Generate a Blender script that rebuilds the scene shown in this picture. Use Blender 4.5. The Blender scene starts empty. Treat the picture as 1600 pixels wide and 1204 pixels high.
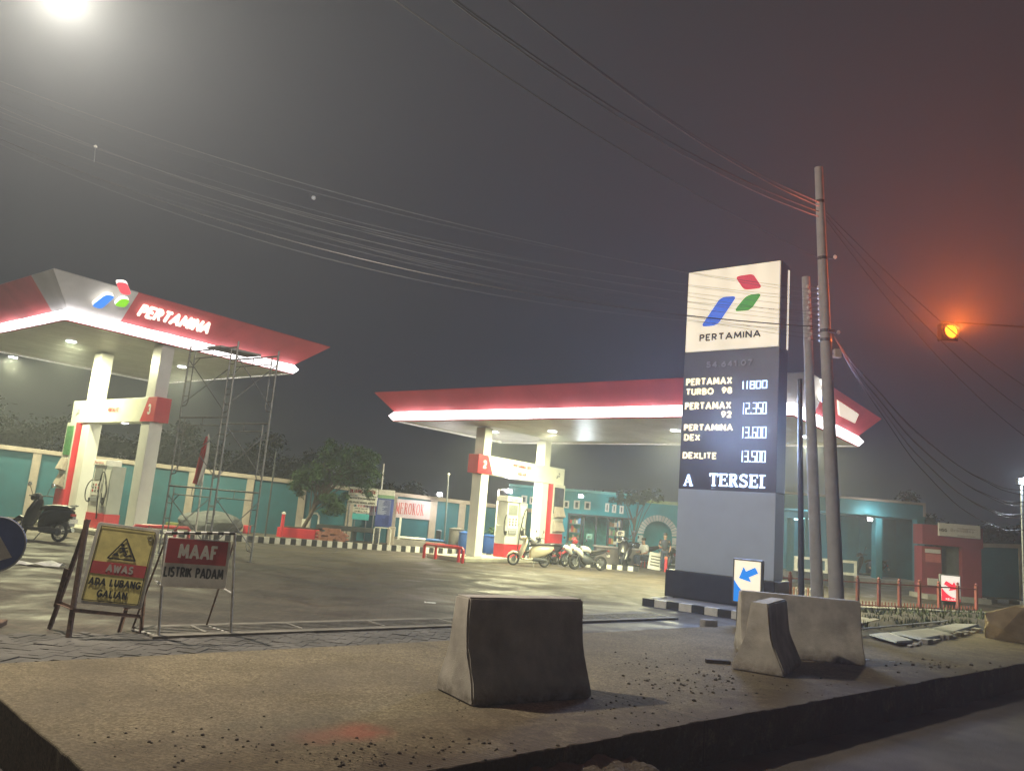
import bpy, bmesh, math, random
from math import sin, cos, pi, radians, sqrt, tan
from mathutils import Vector, Matrix, Quaternion, noise as mnoise

random.seed(7)
SC = bpy.context.scene
COL = SC.collection

# ------------------------------------------------------------------ camera
CAM_H, FPX, PITCH, ROLL = 1.6, 1203.0, radians(9.7), radians(4.8)
_R = Vector((1, 0, 0)); _F = Vector((0, cos(PITCH), sin(PITCH))); _U = Vector((0, -sin(PITCH), cos(PITCH)))
_cx = cos(ROLL) * _R + sin(ROLL) * _U
_cy = -sin(ROLL) * _R + cos(ROLL) * _U
cam_data = bpy.data.cameras.new('camera')
cam_data.sensor_width = 36; cam_data.lens = FPX / 1600 * 36
cam_data.clip_start = 0.1; cam_data.clip_end = 1500
cam = bpy.data.objects.new('camera', cam_data); COL.objects.link(cam)
cam.matrix_world = Matrix(((_cx.x, _cy.x, -_F.x, 0), (_cx.y, _cy.y, -_F.y, 0), (_cx.z, _cy.z, -_F.z, CAM_H), (0, 0, 0, 1)))
SC.camera = cam

# ------------------------------------------------------------------ night sky, exposure
world = bpy.data.worlds.new('World'); SC.world = world; world.use_nodes = True
wn = world.node_tree.nodes; wl = world.node_tree.links; wn.clear()
wo = wn.new('ShaderNodeOutputWorld'); wb = wn.new('ShaderNodeBackground')
tc = wn.new('ShaderNodeTexCoord'); nz = wn.new('ShaderNodeTexNoise'); cr = wn.new('ShaderNodeValToRGB')
nz.inputs['Scale'].default_value = 1.3; nz.inputs['Detail'].default_value = 3
cr.color_ramp.elements[0].position = 0.3; cr.color_ramp.elements[0].color = (0.048, 0.051, 0.060, 1)
cr.color_ramp.elements[1].position = 0.75; cr.color_ramp.elements[1].color = (0.064, 0.065, 0.074, 1)
wl.new(tc.outputs['Generated'], nz.inputs['Vector']); wl.new(nz.outputs['Fac'], cr.inputs['Fac'])
wl.new(cr.outputs['Color'], wb.inputs['Color']); wl.new(wb.outputs['Background'], wo.inputs['Surface'])
wb.inputs['Strength'].default_value = 0.50
SC.view_settings.view_transform = 'Standard'; SC.view_settings.look = 'None'
SC.view_settings.exposure = 0.0; SC.view_settings.gamma = 1.0; SC.view_settings.use_curve_mapping = False
SC.render.engine = 'CYCLES'
SC.cycles.max_bounces = 5; SC.cycles.diffuse_bounces = 3; SC.cycles.glossy_bounces = 3
SC.cycles.transmission_bounces = 4; SC.cycles.volume_bounces = 0; SC.cycles.sample_clamp_indirect = 4
SC.cycles.use_denoising = True; SC.cycles.caustics_reflective = False; SC.cycles.caustics_refractive = False

# ------------------------------------------------------------------ ground geometry from measured sight lines
def ray(px, py):
    a = (px - 800) / FPX; b = (602 - py) / FPX
    return (_cx * a + _cy * b + _F)
def P(px, py, z=0.0):
    d = ray(px, py); t = (z - CAM_H) / d.z
    return Vector((d.x * t, d.y * t, z))
UV = Vector((0.616, 0.788, 0)); VV = Vector((-0.788, 0.616, 0)); ZV = Vector((0, 0, 1))   # the station's two building directions

class Plane:
    """a flat face in the place: origin o, unit axes a (along) and b (up); at() says where a sight line meets it"""
    def __init__(s, o, a, b):
        s.o = Vector(o); s.a = Vector(a).normalized(); b = Vector(b); b = b - s.a * b.dot(s.a); s.b = b.normalized(); s.n = s.a.cross(s.b)
    def at(s, px, py):
        d = ray(px, py); c = Vector((0, 0, CAM_H)); t = (s.o - c).dot(s.n) / d.dot(s.n); q = c + d * t - s.o
        return q.dot(s.a), q.dot(s.b)
    def pt(s, x, y, off=0.0): return s.o + s.a * x + s.b * y + s.n * off
    def mat(s, x=0, y=0, off=0.0):
        p = s.pt(x, y, off)
        return Matrix(((s.a.x, s.b.x, s.n.x, p.x), (s.a.y, s.b.y, s.n.y, p.y), (s.a.z, s.b.z, s.n.z, p.z), (0, 0, 0, 1)))

# ------------------------------------------------------------------ materials
MATS = {}
def M(name, rgb, rough=0.6, var=0.15, scale=6.0, bump=0.0, bscale=40.0, metal=0.0, emit=0.0, ecol=None, dirt=0.0, alpha=None, spec=0.5):
    if name in MATS: return MATS[name]
    m = bpy.data.materials.new(name); m.use_nodes = True; MATS[name] = m
    n = m.node_tree.nodes; l = m.node_tree.links; b = n['Principled BSDF']
    b.inputs['Roughness'].default_value = rough; b.inputs['Metallic'].default_value = metal
    b.inputs['Specular IOR Level'].default_value = spec
    b.inputs['Base Color'].default_value = (*rgb, 1)
    g = n.new('ShaderNodeNewGeometry')
    if var > 0:
        t = n.new('ShaderNodeTexNoise'); t.inputs['Scale'].default_value = scale; t.inputs['Detail'].default_value = 5
        r = n.new('ShaderNodeValToRGB'); r.color_ramp.elements[0].position = 0.3; r.color_ramp.elements[1].position = 0.72
        r.color_ramp.elements[0].color = (*[c * (1 - var) for c in rgb], 1); r.color_ramp.elements[1].color = (*[min(1, c * (1 + var)) for c in rgb], 1)
        l.new(g.outputs['Position'], t.inputs['Vector']); l.new(t.outputs['Fac'], r.inputs['Fac'])
        out = r.outputs['Color']
        if dirt > 0:
            t2 = n.new('ShaderNodeTexNoise'); t2.inputs['Scale'].default_value = scale * 0.35; t2.inputs['Detail'].default_value = 8; t2.inputs['Roughness'].default_value = 0.7
            r2 = n.new('ShaderNodeValToRGB'); r2.color_ramp.elements[0].position = 0.48; r2.color_ramp.elements[1].position = 0.68
            r2.color_ramp.elements[1].color = (dirt, dirt, dirt, 1); r2.color_ramp.elements[0].color = (0, 0, 0, 1)
            mx = n.new('ShaderNodeMixRGB'); mx.inputs['Color2'].default_value = (0.06, 0.05, 0.04, 1)
            l.new(g.outputs['Position'], t2.inputs['Vector']); l.new(t2.outputs['Fac'], r2.inputs['Fac'])
            l.new(r2.outputs['Color'], mx.inputs['Fac']); l.new(out, mx.inputs['Color1']); out = mx.outputs['Color']
        l.new(out, b.inputs['Base Color'])
    if bump > 0:
        t = n.new('ShaderNodeTexNoise'); t.inputs['Scale'].default_value = bscale; t.inputs['Detail'].default_value = 6
        bp = n.new('ShaderNodeBump'); bp.inputs['Strength'].default_value = bump; bp.inputs['Distance'].default_value = 0.02
        l.new(g.outputs['Position'], t.inputs['Vector']); l.new(t.outputs['Fac'], bp.inputs['Height']); l.new(bp.outputs['Normal'], b.inputs['Normal'])
    if emit > 0:
        b.inputs['Emission Color'].default_value = (*(ecol or rgb), 1); b.inputs['Emission Strength'].default_value = emit
    if alpha is not None: b.inputs['Alpha'].default_value = alpha
    return m

def barrier_mat():
    m = M('barrier_concrete', (0.50, 0.46, 0.40), 0.92, 0.2, 4, 0.28, 90, dirt=0.35); n = m.node_tree.nodes; l = m.node_tree.links; b = n['Principled BSDF']
    src = b.inputs['Base Color'].links[0].from_socket; g = n.new('ShaderNodeNewGeometry'); sp = n.new('ShaderNodeSeparateXYZ'); l.new(g.outputs['Position'], sp.inputs[0])
    mp = n.new('ShaderNodeMapping'); mp.inputs['Scale'].default_value = (5, 5, 1.1); l.new(g.outputs['Position'], mp.inputs['Vector'])
    t = n.new('ShaderNodeTexNoise'); t.inputs['Scale'].default_value = 1.2; t.inputs['Detail'].default_value = 7; l.new(mp.outputs['Vector'], t.inputs['Vector'])     # rain streaks
    r = n.new('ShaderNodeValToRGB'); r.color_ramp.elements[0].position = .35; r.color_ramp.elements[1].position = .7; r.color_ramp.elements[0].color = (.62, .60, .57, 1); r.color_ramp.elements[1].color = (1.1, 1.1, 1.1, 1); l.new(t.outputs['Fac'], r.inputs['Fac'])
    x = n.new('ShaderNodeMixRGB'); x.blend_type = 'MULTIPLY'; x.inputs['Fac'].default_value = .38; l.new(src, x.inputs['Color1']); l.new(r.outputs['Color'], x.inputs['Color2'])
    mr = n.new('ShaderNodeMapRange'); mr.inputs['From Min'].default_value = .32; mr.inputs['From Max'].default_value = .04; l.new(sp.outputs['Z'], mr.inputs['Value'])          # soil splashed up from the slab
    t2 = n.new('ShaderNodeTexNoise'); t2.inputs['Scale'].default_value = 9; t2.inputs['Detail'].default_value = 8; t2.inputs['Roughness'].default_value = .75; l.new(g.outputs['Position'], t2.inputs['Vector'])
    mu = n.new('ShaderNodeMath'); mu.operation = 'MULTIPLY'; l.new(mr.outputs['Result'], mu.inputs[0]); l.new(t2.outputs['Fac'], mu.inputs[1])
    r2 = n.new('ShaderNodeValToRGB'); r2.color_ramp.elements[0].position = .18; r2.color_ramp.elements[1].position = .55; r2.color_ramp.elements[0].color = (0, 0, 0, 1); r2.color_ramp.elements[1].color = (.85, .85, .85, 1); l.new(mu.outputs[0], r2.inputs['Fac'])
    y = n.new('ShaderNodeMixRGB'); y.inputs['Color2'].default_value = (.10, .075, .05, 1); l.new(r2.outputs['Color'], y.inputs['Fac']); l.new(x.outputs['Color'], y.inputs['Color1']); l.new(y.outputs['Color'], b.inputs['Base Color'])
    v = n.new('ShaderNodeTexVoronoi'); v.inputs['Scale'].default_value = 38; l.new(g.outputs['Position'], v.inputs['Vector'])                                                     # casting holes
    r3 = n.new('ShaderNodeValToRGB'); r3.color_ramp.elements[0].position = .05; r3.color_ramp.elements[1].position = .11; l.new(v.outputs['Distance'], r3.inputs['Fac'])
    bp = n.new('ShaderNodeBump'); bp.inputs['Strength'].default_value = .25; bp.inputs['Distance'].default_value = .003; l.new(r3.outputs['Color'], bp.inputs['Height'])
    old = b.inputs['Normal'].links[0].from_socket; l.new(old, bp.inputs['Normal']); l.new(bp.outputs['Normal'], b.inputs['Normal']); return m
barrier_c = barrier_mat()
steel = M('galvanised_steel', (0.20, 0.21, 0.22), 0.45, 0.2, 20, metal=0.7)
dsteel = M('dark_steel', (0.07, 0.075, 0.08), 0.5, 0.2, 20, metal=0.4)
rust = M('rusty_iron', (0.13, 0.075, 0.05), 0.85, 0.4, 25, 0.3, 80)
wpipe = M('white_painted_pipe', (0.60, 0.58, 0.54), 0.5, 0.2, 15, dirt=0.35)
whitep = M('white_paint', (0.72, 0.71, 0.67), 0.6, 0.1, 8, dirt=0.2)
blackp = M('black_paint', (0.02, 0.02, 0.022), 0.6, 0.3, 10)
teal = M('teal_wall_paint', (0.015, 0.105, 0.145), 0.75, 0.14, 2.5, 0.1, 30, dirt=0.2)
cream = M('cream_wall_paint', (0.35, 0.30, 0.26), 0.8, 0.12, 4, 0.1, 40, dirt=0.3)
colw = M('white_column_panel', (0.70, 0.71, 0.66), 0.35, 0.05, 3)
beamw = M('cream_beam_panel', (0.68, 0.69, 0.60), 0.4, 0.05, 3)
redp = M('red_panel', (0.55, 0.025, 0.04), 0.4, 0.08, 3)
fred = M('red_fascia_sheet', (0.60, 0.085, 0.10), 0.45, 0.14, 1.2, dirt=.10)
fwhite = M('grey_white_fascia_sheet', (0.60, 0.60, 0.60), 0.4, 0.12, 1.5, dirt=.15)
soffitm = M('soffit_sheet', (0.62, 0.62, 0.58), 0.4, 0.12, 1.2, dirt=.12)
rubber = M('black_rubber', (0.018, 0.018, 0.018), 0.7, 0.1, 20)
plastic = M('black_plastic', (0.025, 0.026, 0.03), 0.35, 0.1, 20)
chrome = M('chrome', (0.65, 0.65, 0.65), 0.15, 0.0, metal=1.0)
signw = M('white_sign_sheet', (0.78, 0.76, 0.70), 0.5, 0.08, 8, dirt=0.25)
signr = M('red_sign_print', (0.45, 0.06, 0.065), 0.5, 0.1, 8)
signy = M('yellow_sign_sheet', (0.74, 0.64, 0.24), 0.5, 0.14, 9, dirt=0.3)
signk = M('black_print', (0.02, 0.02, 0.02), 0.5, 0.1, 10)
skin = M('skin', (0.36, 0.21, 0.14), 0.6, 0.05)
hairm = M('black_hair', (0.01, 0.009, 0.008), 0.6, 0.1)
glassd = M('dark_glass', (0.03, 0.05, 0.055), 0.08, 0.0, spec=0.8)
bluem = M('blue_print', (0.02, 0.16, 0.62), 0.4, 0.05)
greenm = M('green_print', (0.10, 0.42, 0.06), 0.4, 0.05)
def E(name, rgb, s): return M('lit_' + name, rgb, 0.5, 0.0, emit=s, ecol=rgb)

# ------------------------------------------------------------------ mesh builder
class MB:
    def __init__(s): s.v = []; s.f = []
    def add(s, vs, fs, mat=None):
        k = len(s.v)
        s.v += [tuple((mat @ Vector(v)) if mat is not None else v) for v in vs]
        s.f += [tuple(i + k for i in f) for f in fs]; return s
    def box(s, x0, x1, y0, y1, z0, z1, mat=None):
        vs = [(x0, y0, z0), (x1, y0, z0), (x1, y1, z0), (x0, y1, z0), (x0, y0, z1), (x1, y0, z1), (x1, y1, z1), (x0, y1, z1)]
        return s.add(vs, [(0, 3, 2, 1), (4, 5, 6, 7), (0, 1, 5, 4), (1, 2, 6, 5), (2, 3, 7, 6), (3, 0, 4, 7)], mat)
    def prism(s, poly, d0, d1, mat=None):
        n = len(poly); vs = [(x, y, d0) for x, y in poly] + [(x, y, d1) for x, y in poly]
        ar = sum(poly[i][0] * poly[(i + 1) % n][1] - poly[(i + 1) % n][0] * poly[i][1] for i in range(n))
        fs = [tuple(range(n, 2 * n)), tuple(range(n - 1, -1, -1))] + [(i, (i + 1) % n, (i + 1) % n + n, i + n) for i in range(n)]
        if (ar < 0) != (d1 < d0): fs = [f[::-1] for f in fs]
        return s.add(vs, fs, mat)
    def tube(s, pts, r, n=8, closed=False, caps=True, mat=None):
        pts = [Vector(p) for p in pts]; m = len(pts); rs = r if isinstance(r, (list, tuple)) else [r] * m
        ref = None; vs = []; fs = []
        for i, p in enumerate(pts):
            if closed: t = pts[(i + 1) % m] - pts[i - 1]
            else: t = pts[min(i + 1, m - 1)] - pts[max(i - 1, 0)]
            t = t.normalized() if t.length > 1e-9 else Vector((0, 0, 1))
            if ref is None: ref = Vector((0, 0, 1)) if abs(t.z) < 0.9 else Vector((1, 0, 0))
            a = (ref - t * ref.dot(t))
            if a.length < 1e-4: a = t.orthogonal()
            a.normalize(); b = t.cross(a); ref = a
            for k in range(n):
                w = 2 * pi * k / n; vs.append(tuple(p + (a * cos(w) + b * sin(w)) * rs[i]))
        for i in range(m if closed else m - 1):
            j = (i + 1) % m
            for k in range(n):
                fs.append((i * n + k, i * n + (k + 1) % n, j * n + (k + 1) % n, j * n + k))
        if caps and not closed: fs += [tuple(range(n - 1, -1, -1)), tuple(range((m - 1) * n, m * n))]
        return s.add(vs, fs, mat)
    def loft(s, secs, n=14, e=2.4, mat=None):
        """rings in the yz-plane along x: (x, y, z, half width, half height)"""
        vs = []; fs = []
        for (x, y, z, w, h) in secs:
            for k in range(n):
                a = 2 * pi * k / n; c, q = cos(a), sin(a)
                vs.append((x, y + w * math.copysign(abs(c) ** (2 / e), c), z + h * math.copysign(abs(q) ** (2 / e), q)))
        m = len(secs)
        for i in range(m - 1):
            for k in range(n): fs.append((i * n + k, i * n + (k + 1) % n, (i + 1) * n + (k + 1) % n, (i + 1) * n + k))
        fs += [tuple(range(n - 1, -1, -1)), tuple(range((m - 1) * n, m * n))]
        return s.add(vs, fs, mat)
    def lathe(s, prof, n=20, mat=None):
        """(radius, height) turned about z"""
        vs = []; fs = []; m = len(prof)
        for r, z in prof:
            for k in range(n): vs.append((r * cos(2 * pi * k / n), r * sin(2 * pi * k / n), z))
        for i in range(m - 1):
            for k in range(n): fs.append((i * n + k, i * n + (k + 1) % n, (i + 1) * n + (k + 1) % n, (i + 1) * n + k))
        fs += [tuple(range(n - 1, -1, -1)), tuple(range((m - 1) * n, m * n))]
        return s.add(vs, fs, mat)
    def stroke(s, pts, w, d0, d1, mat=None):
        """flat ribbon of width w along 2-D points, given depth"""
        for i in range(len(pts) - 1):
            a = Vector((*pts[i], 0)); b = Vector((*pts[i + 1], 0)); t = (b - a)
            if t.length < 1e-6: continue
            t.normalize(); nn = Vector((-t.y, t.x, 0)) * w / 2; ext = t * (w * 0.25 if len(pts) > 2 else 0)
            q = [a - ext + nn, a - ext - nn, b + ext - nn, b + ext + nn]
            s.prism([(p.x, p.y) for p in q], d0, d1 + 0.0004 * (i % 2), mat)
        return s
    def mesh(s, name):
        me = bpy.data.meshes.new(name); me.from_pydata(s.v, [], s.f); me.validate(); me.update(); return me
    def build(s, name, mat, parent=None, world=False, bev=0.0, smooth=False, fix=True):
        if world and parent is not None:
            inv = parent.matrix_basis.inverted() if parent.parent is None else (parent.parent.matrix_basis @ parent.matrix_basis).inverted()
            s.v = [tuple(inv @ Vector(v)) for v in s.v]
        me = s.mesh(name)
        if fix and len(s.f) < 30000:
            bm = bmesh.new(); bm.from_mesh(me); bmesh.ops.recalc_face_normals(bm, faces=bm.faces); bm.to_mesh(me); bm.free()
        if mat: me.materials.append(mat)
        if smooth: me.polygons.foreach_set('use_smooth', [True] * len(me.polygons))
        o = bpy.data.objects.new(name, me); COL.objects.link(o)
        if parent is not None: o.parent = parent
        if smooth:
            try:
                md = o.modifiers.new('edge', 'EDGE_SPLIT'); md.split_angle = radians(40)
            except Exception: pass
        if bev > 0:
            md = o.modifiers.new('bevel', 'BEVEL'); md.width = bev; md.segments = 2; md.limit_method = 'ANGLE'; md.angle_limit = radians(35)
        return o

def inst(o, loc=None, rot=None, parent=None, mat=None):
    c = o.copy(); COL.objects.link(c)
    if parent is not None: c.parent = parent
    if loc is not None: c.location = loc
    if rot is not None: c.rotation_euler = rot
    return c
def tag(o, label=None, cat=None, group=None, kind=None):
    if label: o['label'] = label
    if cat: o['category'] = cat
    if group: o['group'] = group
    if kind: o['kind'] = kind
    return o
def empty(name, loc, rz=0.0, label=None, cat=None, group=None):
    o = bpy.data.objects.new(name, None); COL.objects.link(o); o.location = loc; o.rotation_euler = (0, 0, rz)
    o.matrix_basis = Matrix.Translation(Vector(loc)) @ Matrix.Rotation(rz, 4, 'Z')
    o.empty_display_size = 0.2
    return tag(o, label, cat, group)
def copy_tree(o, parent=None):
    c = o.copy(); COL.objects.link(c)
    if parent is not None: c.parent = parent
    for ch in list(o.children): copy_tree(ch, c)
    return c

def put_text(s, pl, x, y, w, h, mat, parent, bold=0.0, depth=0.004, off=0.003, name='lettering', space=1.0):
    b = text_mesh(s, w, h, bold, depth, space); mt = pl.mat(x, y, off); b.v = [tuple(mt @ Vector(v)) for v in b.v]
    return b.build(name, mat, parent, world=True, fix=False)
def px_text(s, pl, p0, p1, hpx, mat, parent, **k):
    """lettering whose lower left and lower right corners are seen along these sight lines"""
    x0, y0 = pl.at(*p0); x1, y1 = pl.at(*p1); _, yt = pl.at(p0[0], p0[1] - hpx)
    return put_text(s, pl, x0, (y0 + y1) / 2, x1 - x0, abs(yt - y0), mat, parent, **k)

# plain bold capitals drawn as strokes: width of cell, strokes (height is 1)
def arcq(cx, cy, rx, ry, a0, a1, n=8):
    return [(cx + rx * cos(radians(a0 + (a1 - a0) * i / n)), cy + ry * sin(radians(a0 + (a1 - a0) * i / n))) for i in range(n + 1)]
SANS = {
 'A': (.80, [[(0, 0), (.40, 1), (.80, 0)], [(.14, .30), (.66, .30)]]), 'B': (.58, [[(0, 0), (0, 1)], [(0, 1), (.28, 1)] + arcq(.28, .76, .24, .24, 90, -90) + [(0, .52)], [(0, .52), (.30, .52)] + arcq(.30, .26, .28, .26, 90, -90) + [(0, 0)]]),
 'C': (.70, [arcq(.45, .5, .45, .5, 50, 310, 14)]), 'D': (.66, [[(0, 0), (0, 1), (.22, 1)] + arcq(.22, .5, .44, .5, 90, -90, 10) + [(0, 0)]]), 'E': (.50, [[(.50, 1), (0, 1), (0, 0), (.50, 0)], [(0, .52), (.44, .52)]]),
 'F': (.48, [[(.48, 1), (0, 1), (0, 0)], [(0, .52), (.42, .52)]]), 'G': (.72, [arcq(.42, .5, .42, .5, 50, 330, 14) + [(.72, .46), (.44, .46)]]), 'H': (.62, [[(0, 0), (0, 1)], [(.62, 0), (.62, 1)], [(0, .52), (.62, .52)]]),
 'I': (.0, [[(0, 0), (0, 1)]]), 'J': (.42, [[(.42, 1), (.42, .25)] + arcq(.21, .25, .21, .25, 0, -170)]), 'K': (.60, [[(0, 0), (0, 1)], [(.56, 1), (.03, .46)], [(.2, .60), (.60, 0)]]), 'L': (.48, [[(0, 1), (0, 0), (.48, 0)]]),
 'M': (.86, [[(0, 0), (.08, 1), (.43, .22), (.78, 1), (.86, 0)]]), 'N': (.66, [[(0, 0), (0, 1), (.66, 0), (.66, 1)]]), 'O': (.84, [arcq(.42, .5, .42, .5, 0, 360, 20)]), 'P': (.52, [[(0, 0), (0, 1), (.26, 1)] + arcq(.26, .74, .26, .26, 90, -90) + [(0, .48)]]),
 'R': (.56, [[(0, 0), (0, 1), (.26, 1)] + arcq(.26, .74, .26, .26, 90, -90) + [(0, .48)], [(.22, .48), (.56, 0)]]), 'S': (.52, [arcq(.27, .75, .24, .25, 40, 250) + arcq(.25, .26, .27, .26, 70, -140)]), 'T': (.64, [[(0, 1), (.64, 1)], [(.32, 1), (.32, 0)]]),
 'U': (.60, [[(0, 1), (0, .3)] + arcq(.3, .3, .3, .3, 180, 360) + [(.6, 1)]]), 'W': (1.0, [[(0, 1), (.25, 0), (.5, .85), (.75, 0), (1, 1)]]), 'X': (.66, [[(0, 0), (.66, 1)], [(0, 1), (.66, 0)]]), 'Z': (.6, [[(0, 1), (.6, 1), (0, 0), (.6, 0)]]),
 '0': (.56, [arcq(.28, .5, .28, .5, 0, 360, 18)]), '1': (.22, [[(0, .78), (.2, 1), (.2, 0)]]), '2': (.52, [arcq(.26, .73, .25, .27, 160, -35) + [(0, 0), (.52, 0)]]), '3': (.5, [arcq(.24, .75, .22, .25, 150, -80), arcq(.24, .27, .26, .27, 85, -150)]),
 '4': (.56, [[(.42, 0), (.42, 1), (0, .28), (.56, .28)]]), '5': (.5, [[(.46, 1), (.08, 1), (.03, .56)] + arcq(.22, .32, .28, .31, 100, -150)]), '6': (.54, [[(.42, 1), (.06, .46)], arcq(.27, .3, .27, .3, 0, 360, 14)]), '7': (.5, [[(0, 1), (.5, 1), (.16, 0)]]),
 '8': (.52, [arcq(.26, .76, .21, .23, 0, 360, 14), arcq(.26, .27, .26, .27, 0, 360, 14)]), '9': (.54, [[(.12, 0), (.48, .54)], arcq(.27, .7, .27, .3, 0, 360, 14)]), '.': (.0, [[(0, .0), (0, .04)]]), ' ': (.30, []), '-': (.3, [[(0, .45), (.3, .45)]]),
 'e': (.46, [[(.03, .3), (.45, .3)] + arcq(.24, .3, .22, .3, 0, 320, 12)[1:]]), 'r': (.26, [[(0, 0), (0, .6)], arcq(.2, .4, .2, .2, 180, 70)]), 't': (.26, [[(.13, .85), (.13, 0)], [(0, .6), (.26, .6)]]), 'a': (.42, [arcq(.21, .3, .21, .3, 0, 360, 12), [(.42, .6), (.42, 0)]]), 'l': (0., [[(0, 0), (0, 1)]]), 'i': (0., [[(0, 0), (0, .6)], [(0, .85), (0, .9)]]),
 'n': (.38, [[(0, 0), (0, .6)], arcq(.19, .38, .19, .22, 180, 0) + [(.38, 0)]]), 'd': (.42, [arcq(.21, .3, .21, .3, 0, 360, 12), [(.42, 1), (.42, 0)]]), 'u': (.38, [[(0, .6), (0, .2)] + arcq(.19, .22, .19, .22, 180, 360) + [(.38, .6)]]), 'y': (.42, [[(0, .6), (.21, 0)], [(.42, .6), (.12, -.25)]]),
}
def text_mesh(s, w, h, bold=0.0, depth=0.004, space=1.0):
    wt = .19 + bold * 2.2; gap = (.13 + wt) * space; total = sum(SANS[c][0] for c in s) + gap * (len(s) - 1) + wt
    kx = w / total; b = MB(); x = wt / 2; ky = h
    yy = lambda y: (wt / 2 + y * (1 - wt)) * ky
    for ci, c in enumerate(s):
        cw, st = SANS[c]
        for si, pts in enumerate(st):
            q = [((x + px) * kx, yy(py)) for px, py in pts]; W = wt * (min(kx, ky) * .6 + max(kx, ky) * .4)
            b.stroke(q, W, 0 if depth > .006 else depth - .0005, depth + .0002 * si)
            for p in q[1:-1] if len(q) > 2 and len(q) < 6 else []: b.prism([(p[0] + W / 2 * cos(a * pi / 4), p[1] + W / 2 * sin(a * pi / 4)) for a in range(8)], 0 if depth > .006 else depth - .0005, depth + .0006)
        x += cw + gap
    return b

# serif capitals drawn as strokes in a 0..1 x 0..1.3 cell
def arc(cx, cy, rx, ry, a0, a1, n=10):
    return [(cx + rx * cos(radians(a0 + (a1 - a0) * i / n)), cy + ry * sin(radians(a0 + (a1 - a0) * i / n))) for i in range(n + 1)]
T, N_ = 0.22, 0.09
SER = {
 'A': [(T, [(0.5, 1.3), (0.88, 0.0)]), (N_ + .03, [(0.5, 1.3), (0.12, 0.0)]), (N_, [(0.25, 0.42), (0.74, 0.42)]), (N_, [(0, 0.04), (0.32, 0.04)]), (N_, [(0.66, 0.04), (1.06, 0.04)])],
 'T': [(T, [(0.5, 0), (0.5, 1.28)]), (N_ + .03, [(0.02, 1.25), (0.98, 1.25)]), (N_, [(0.06, 1.28), (0.06, 0.98)]), (N_, [(0.94, 1.28), (0.94, 0.98)]), (N_, [(0.27, 0.04), (0.73, 0.04)])],
 'E': [(T, [(0.22, 0), (0.22, 1.3)]), (N_ + .03, [(0, 1.25), (0.88, 1.25)]), (N_ + .03, [(0, 0.05), (0.92, 0.05)]), (N_, [(0.2, 0.68), (0.66, 0.68)]), (N_, [(0.86, 1.28), (0.86, 0.98)]), (N_, [(0.9, 0.02), (0.9, 0.36)]), (N_, [(0.66, 0.52), (0.66, 0.84)])],
 'R': [(T, [(0.22, 0), (0.22, 1.3)]), (N_, [(0, 0.04), (0.46, 0.04)]), (N_, [(0, 1.26), (0.4, 1.26)]), (T * .8, [(0.3, 1.22)] + arc(0.52, 0.96, 0.26, 0.27, 90, -90) + [(0.3, 0.66)]), (T, [(0.48, 0.68), (0.86, 0.04)]), (N_, [(0.74, 0.04), (1.04, 0.04)])],
 'S': [(T * .8, arc(0.5, 0.97, 0.33, 0.26, 35, 235) + arc(0.5, 0.35, 0.34, 0.29, 75, -145)), (N_, [(0.82, 1.3), (0.82, 0.95)]), (N_, [(0.14, 0.0), (0.14, 0.36)])],
 'M': [(N_ + .03, [(0.15, 0), (0.15, 1.28)]), (T * .8, [(0.15, 1.25), (0.5, 0.2)]), (N_, [(0.5, 0.2), (0.85, 1.25)]), (T, [(0.86, 0), (0.86, 1.28)]), (N_, [(0, 0.04), (0.32, 0.04)]), (N_, [(0.68, 0.04), (1.04, 0.04)])],
 'O': [(T * .9, arc(0.5, 0.65, 0.38, 0.6, 0, 360, 18))],
 'K': [(T, [(0.22, 0), (0.22, 1.3)]), (N_, [(0.28, 0.55), (0.84, 1.26)]), (T, [(0.42, 0.72), (0.84, 0.04)]), (N_, [(0, 0.04), (0.44, 0.04)]), (N_, [(0, 1.26), (0.44, 1.26)]), (N_, [(0.64, 1.26), (1.0, 1.26)]), (N_, [(0.66, 0.04), (1.04, 0.04)])],
 'D': [(T, [(0.22, 0), (0.22, 1.3)]), (N_, [(0, 0.04), (0.5, 0.04)]), (N_, [(0, 1.26), (0.5, 1.26)]), (T * .8, arc(0.45, 0.65, 0.42, 0.58, 88, -88, 12))],
 'I': [(T, [(0.5, 0), (0.5, 1.3)]), (N_, [(0.26, 0.04), (0.74, 0.04)]), (N_, [(0.26, 1.26), (0.74, 1.26)])],
 'L': [(T, [(0.22, 0), (0.22, 1.3)]), (N_, [(0, 1.26), (0.46, 1.26)]), (N_ + .03, [(0, 0.05), (0.9, 0.05)]), (N_, [(0.88, 0.0), (0.88, 0.4)])],
 'N': [(N_ + .02, [(0.17, 0), (0.17, 1.26)]), (T, [(0.17, 1.25), (0.84, 0.05)]), (N_ + .02, [(0.85, 0), (0.85, 1.28)]), (N_, [(0, 0.04), (0.34, 0.04)]), (N_, [(0.68, 1.26), (1.02, 1.26)])],
 'G': [(T * .85, arc(0.52, 0.65, 0.38, 0.58, 50, 300, 14)), (T * .8, [(0.82, 0.1), (0.82, 0.55)]), (N_, [(0.56, 0.56), (1.0, 0.56)]), (N_, [(0.84, 1.26), (0.84, 0.9)])],
 '[': [(T, [(0.22, 0), (0.22, 1.3)]), (N_ + .03, [(0, 1.26), (0.6, 1.26)]), (N_ + .03, [(0, 0.04), (0.6, 0.04)])],
}
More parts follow.
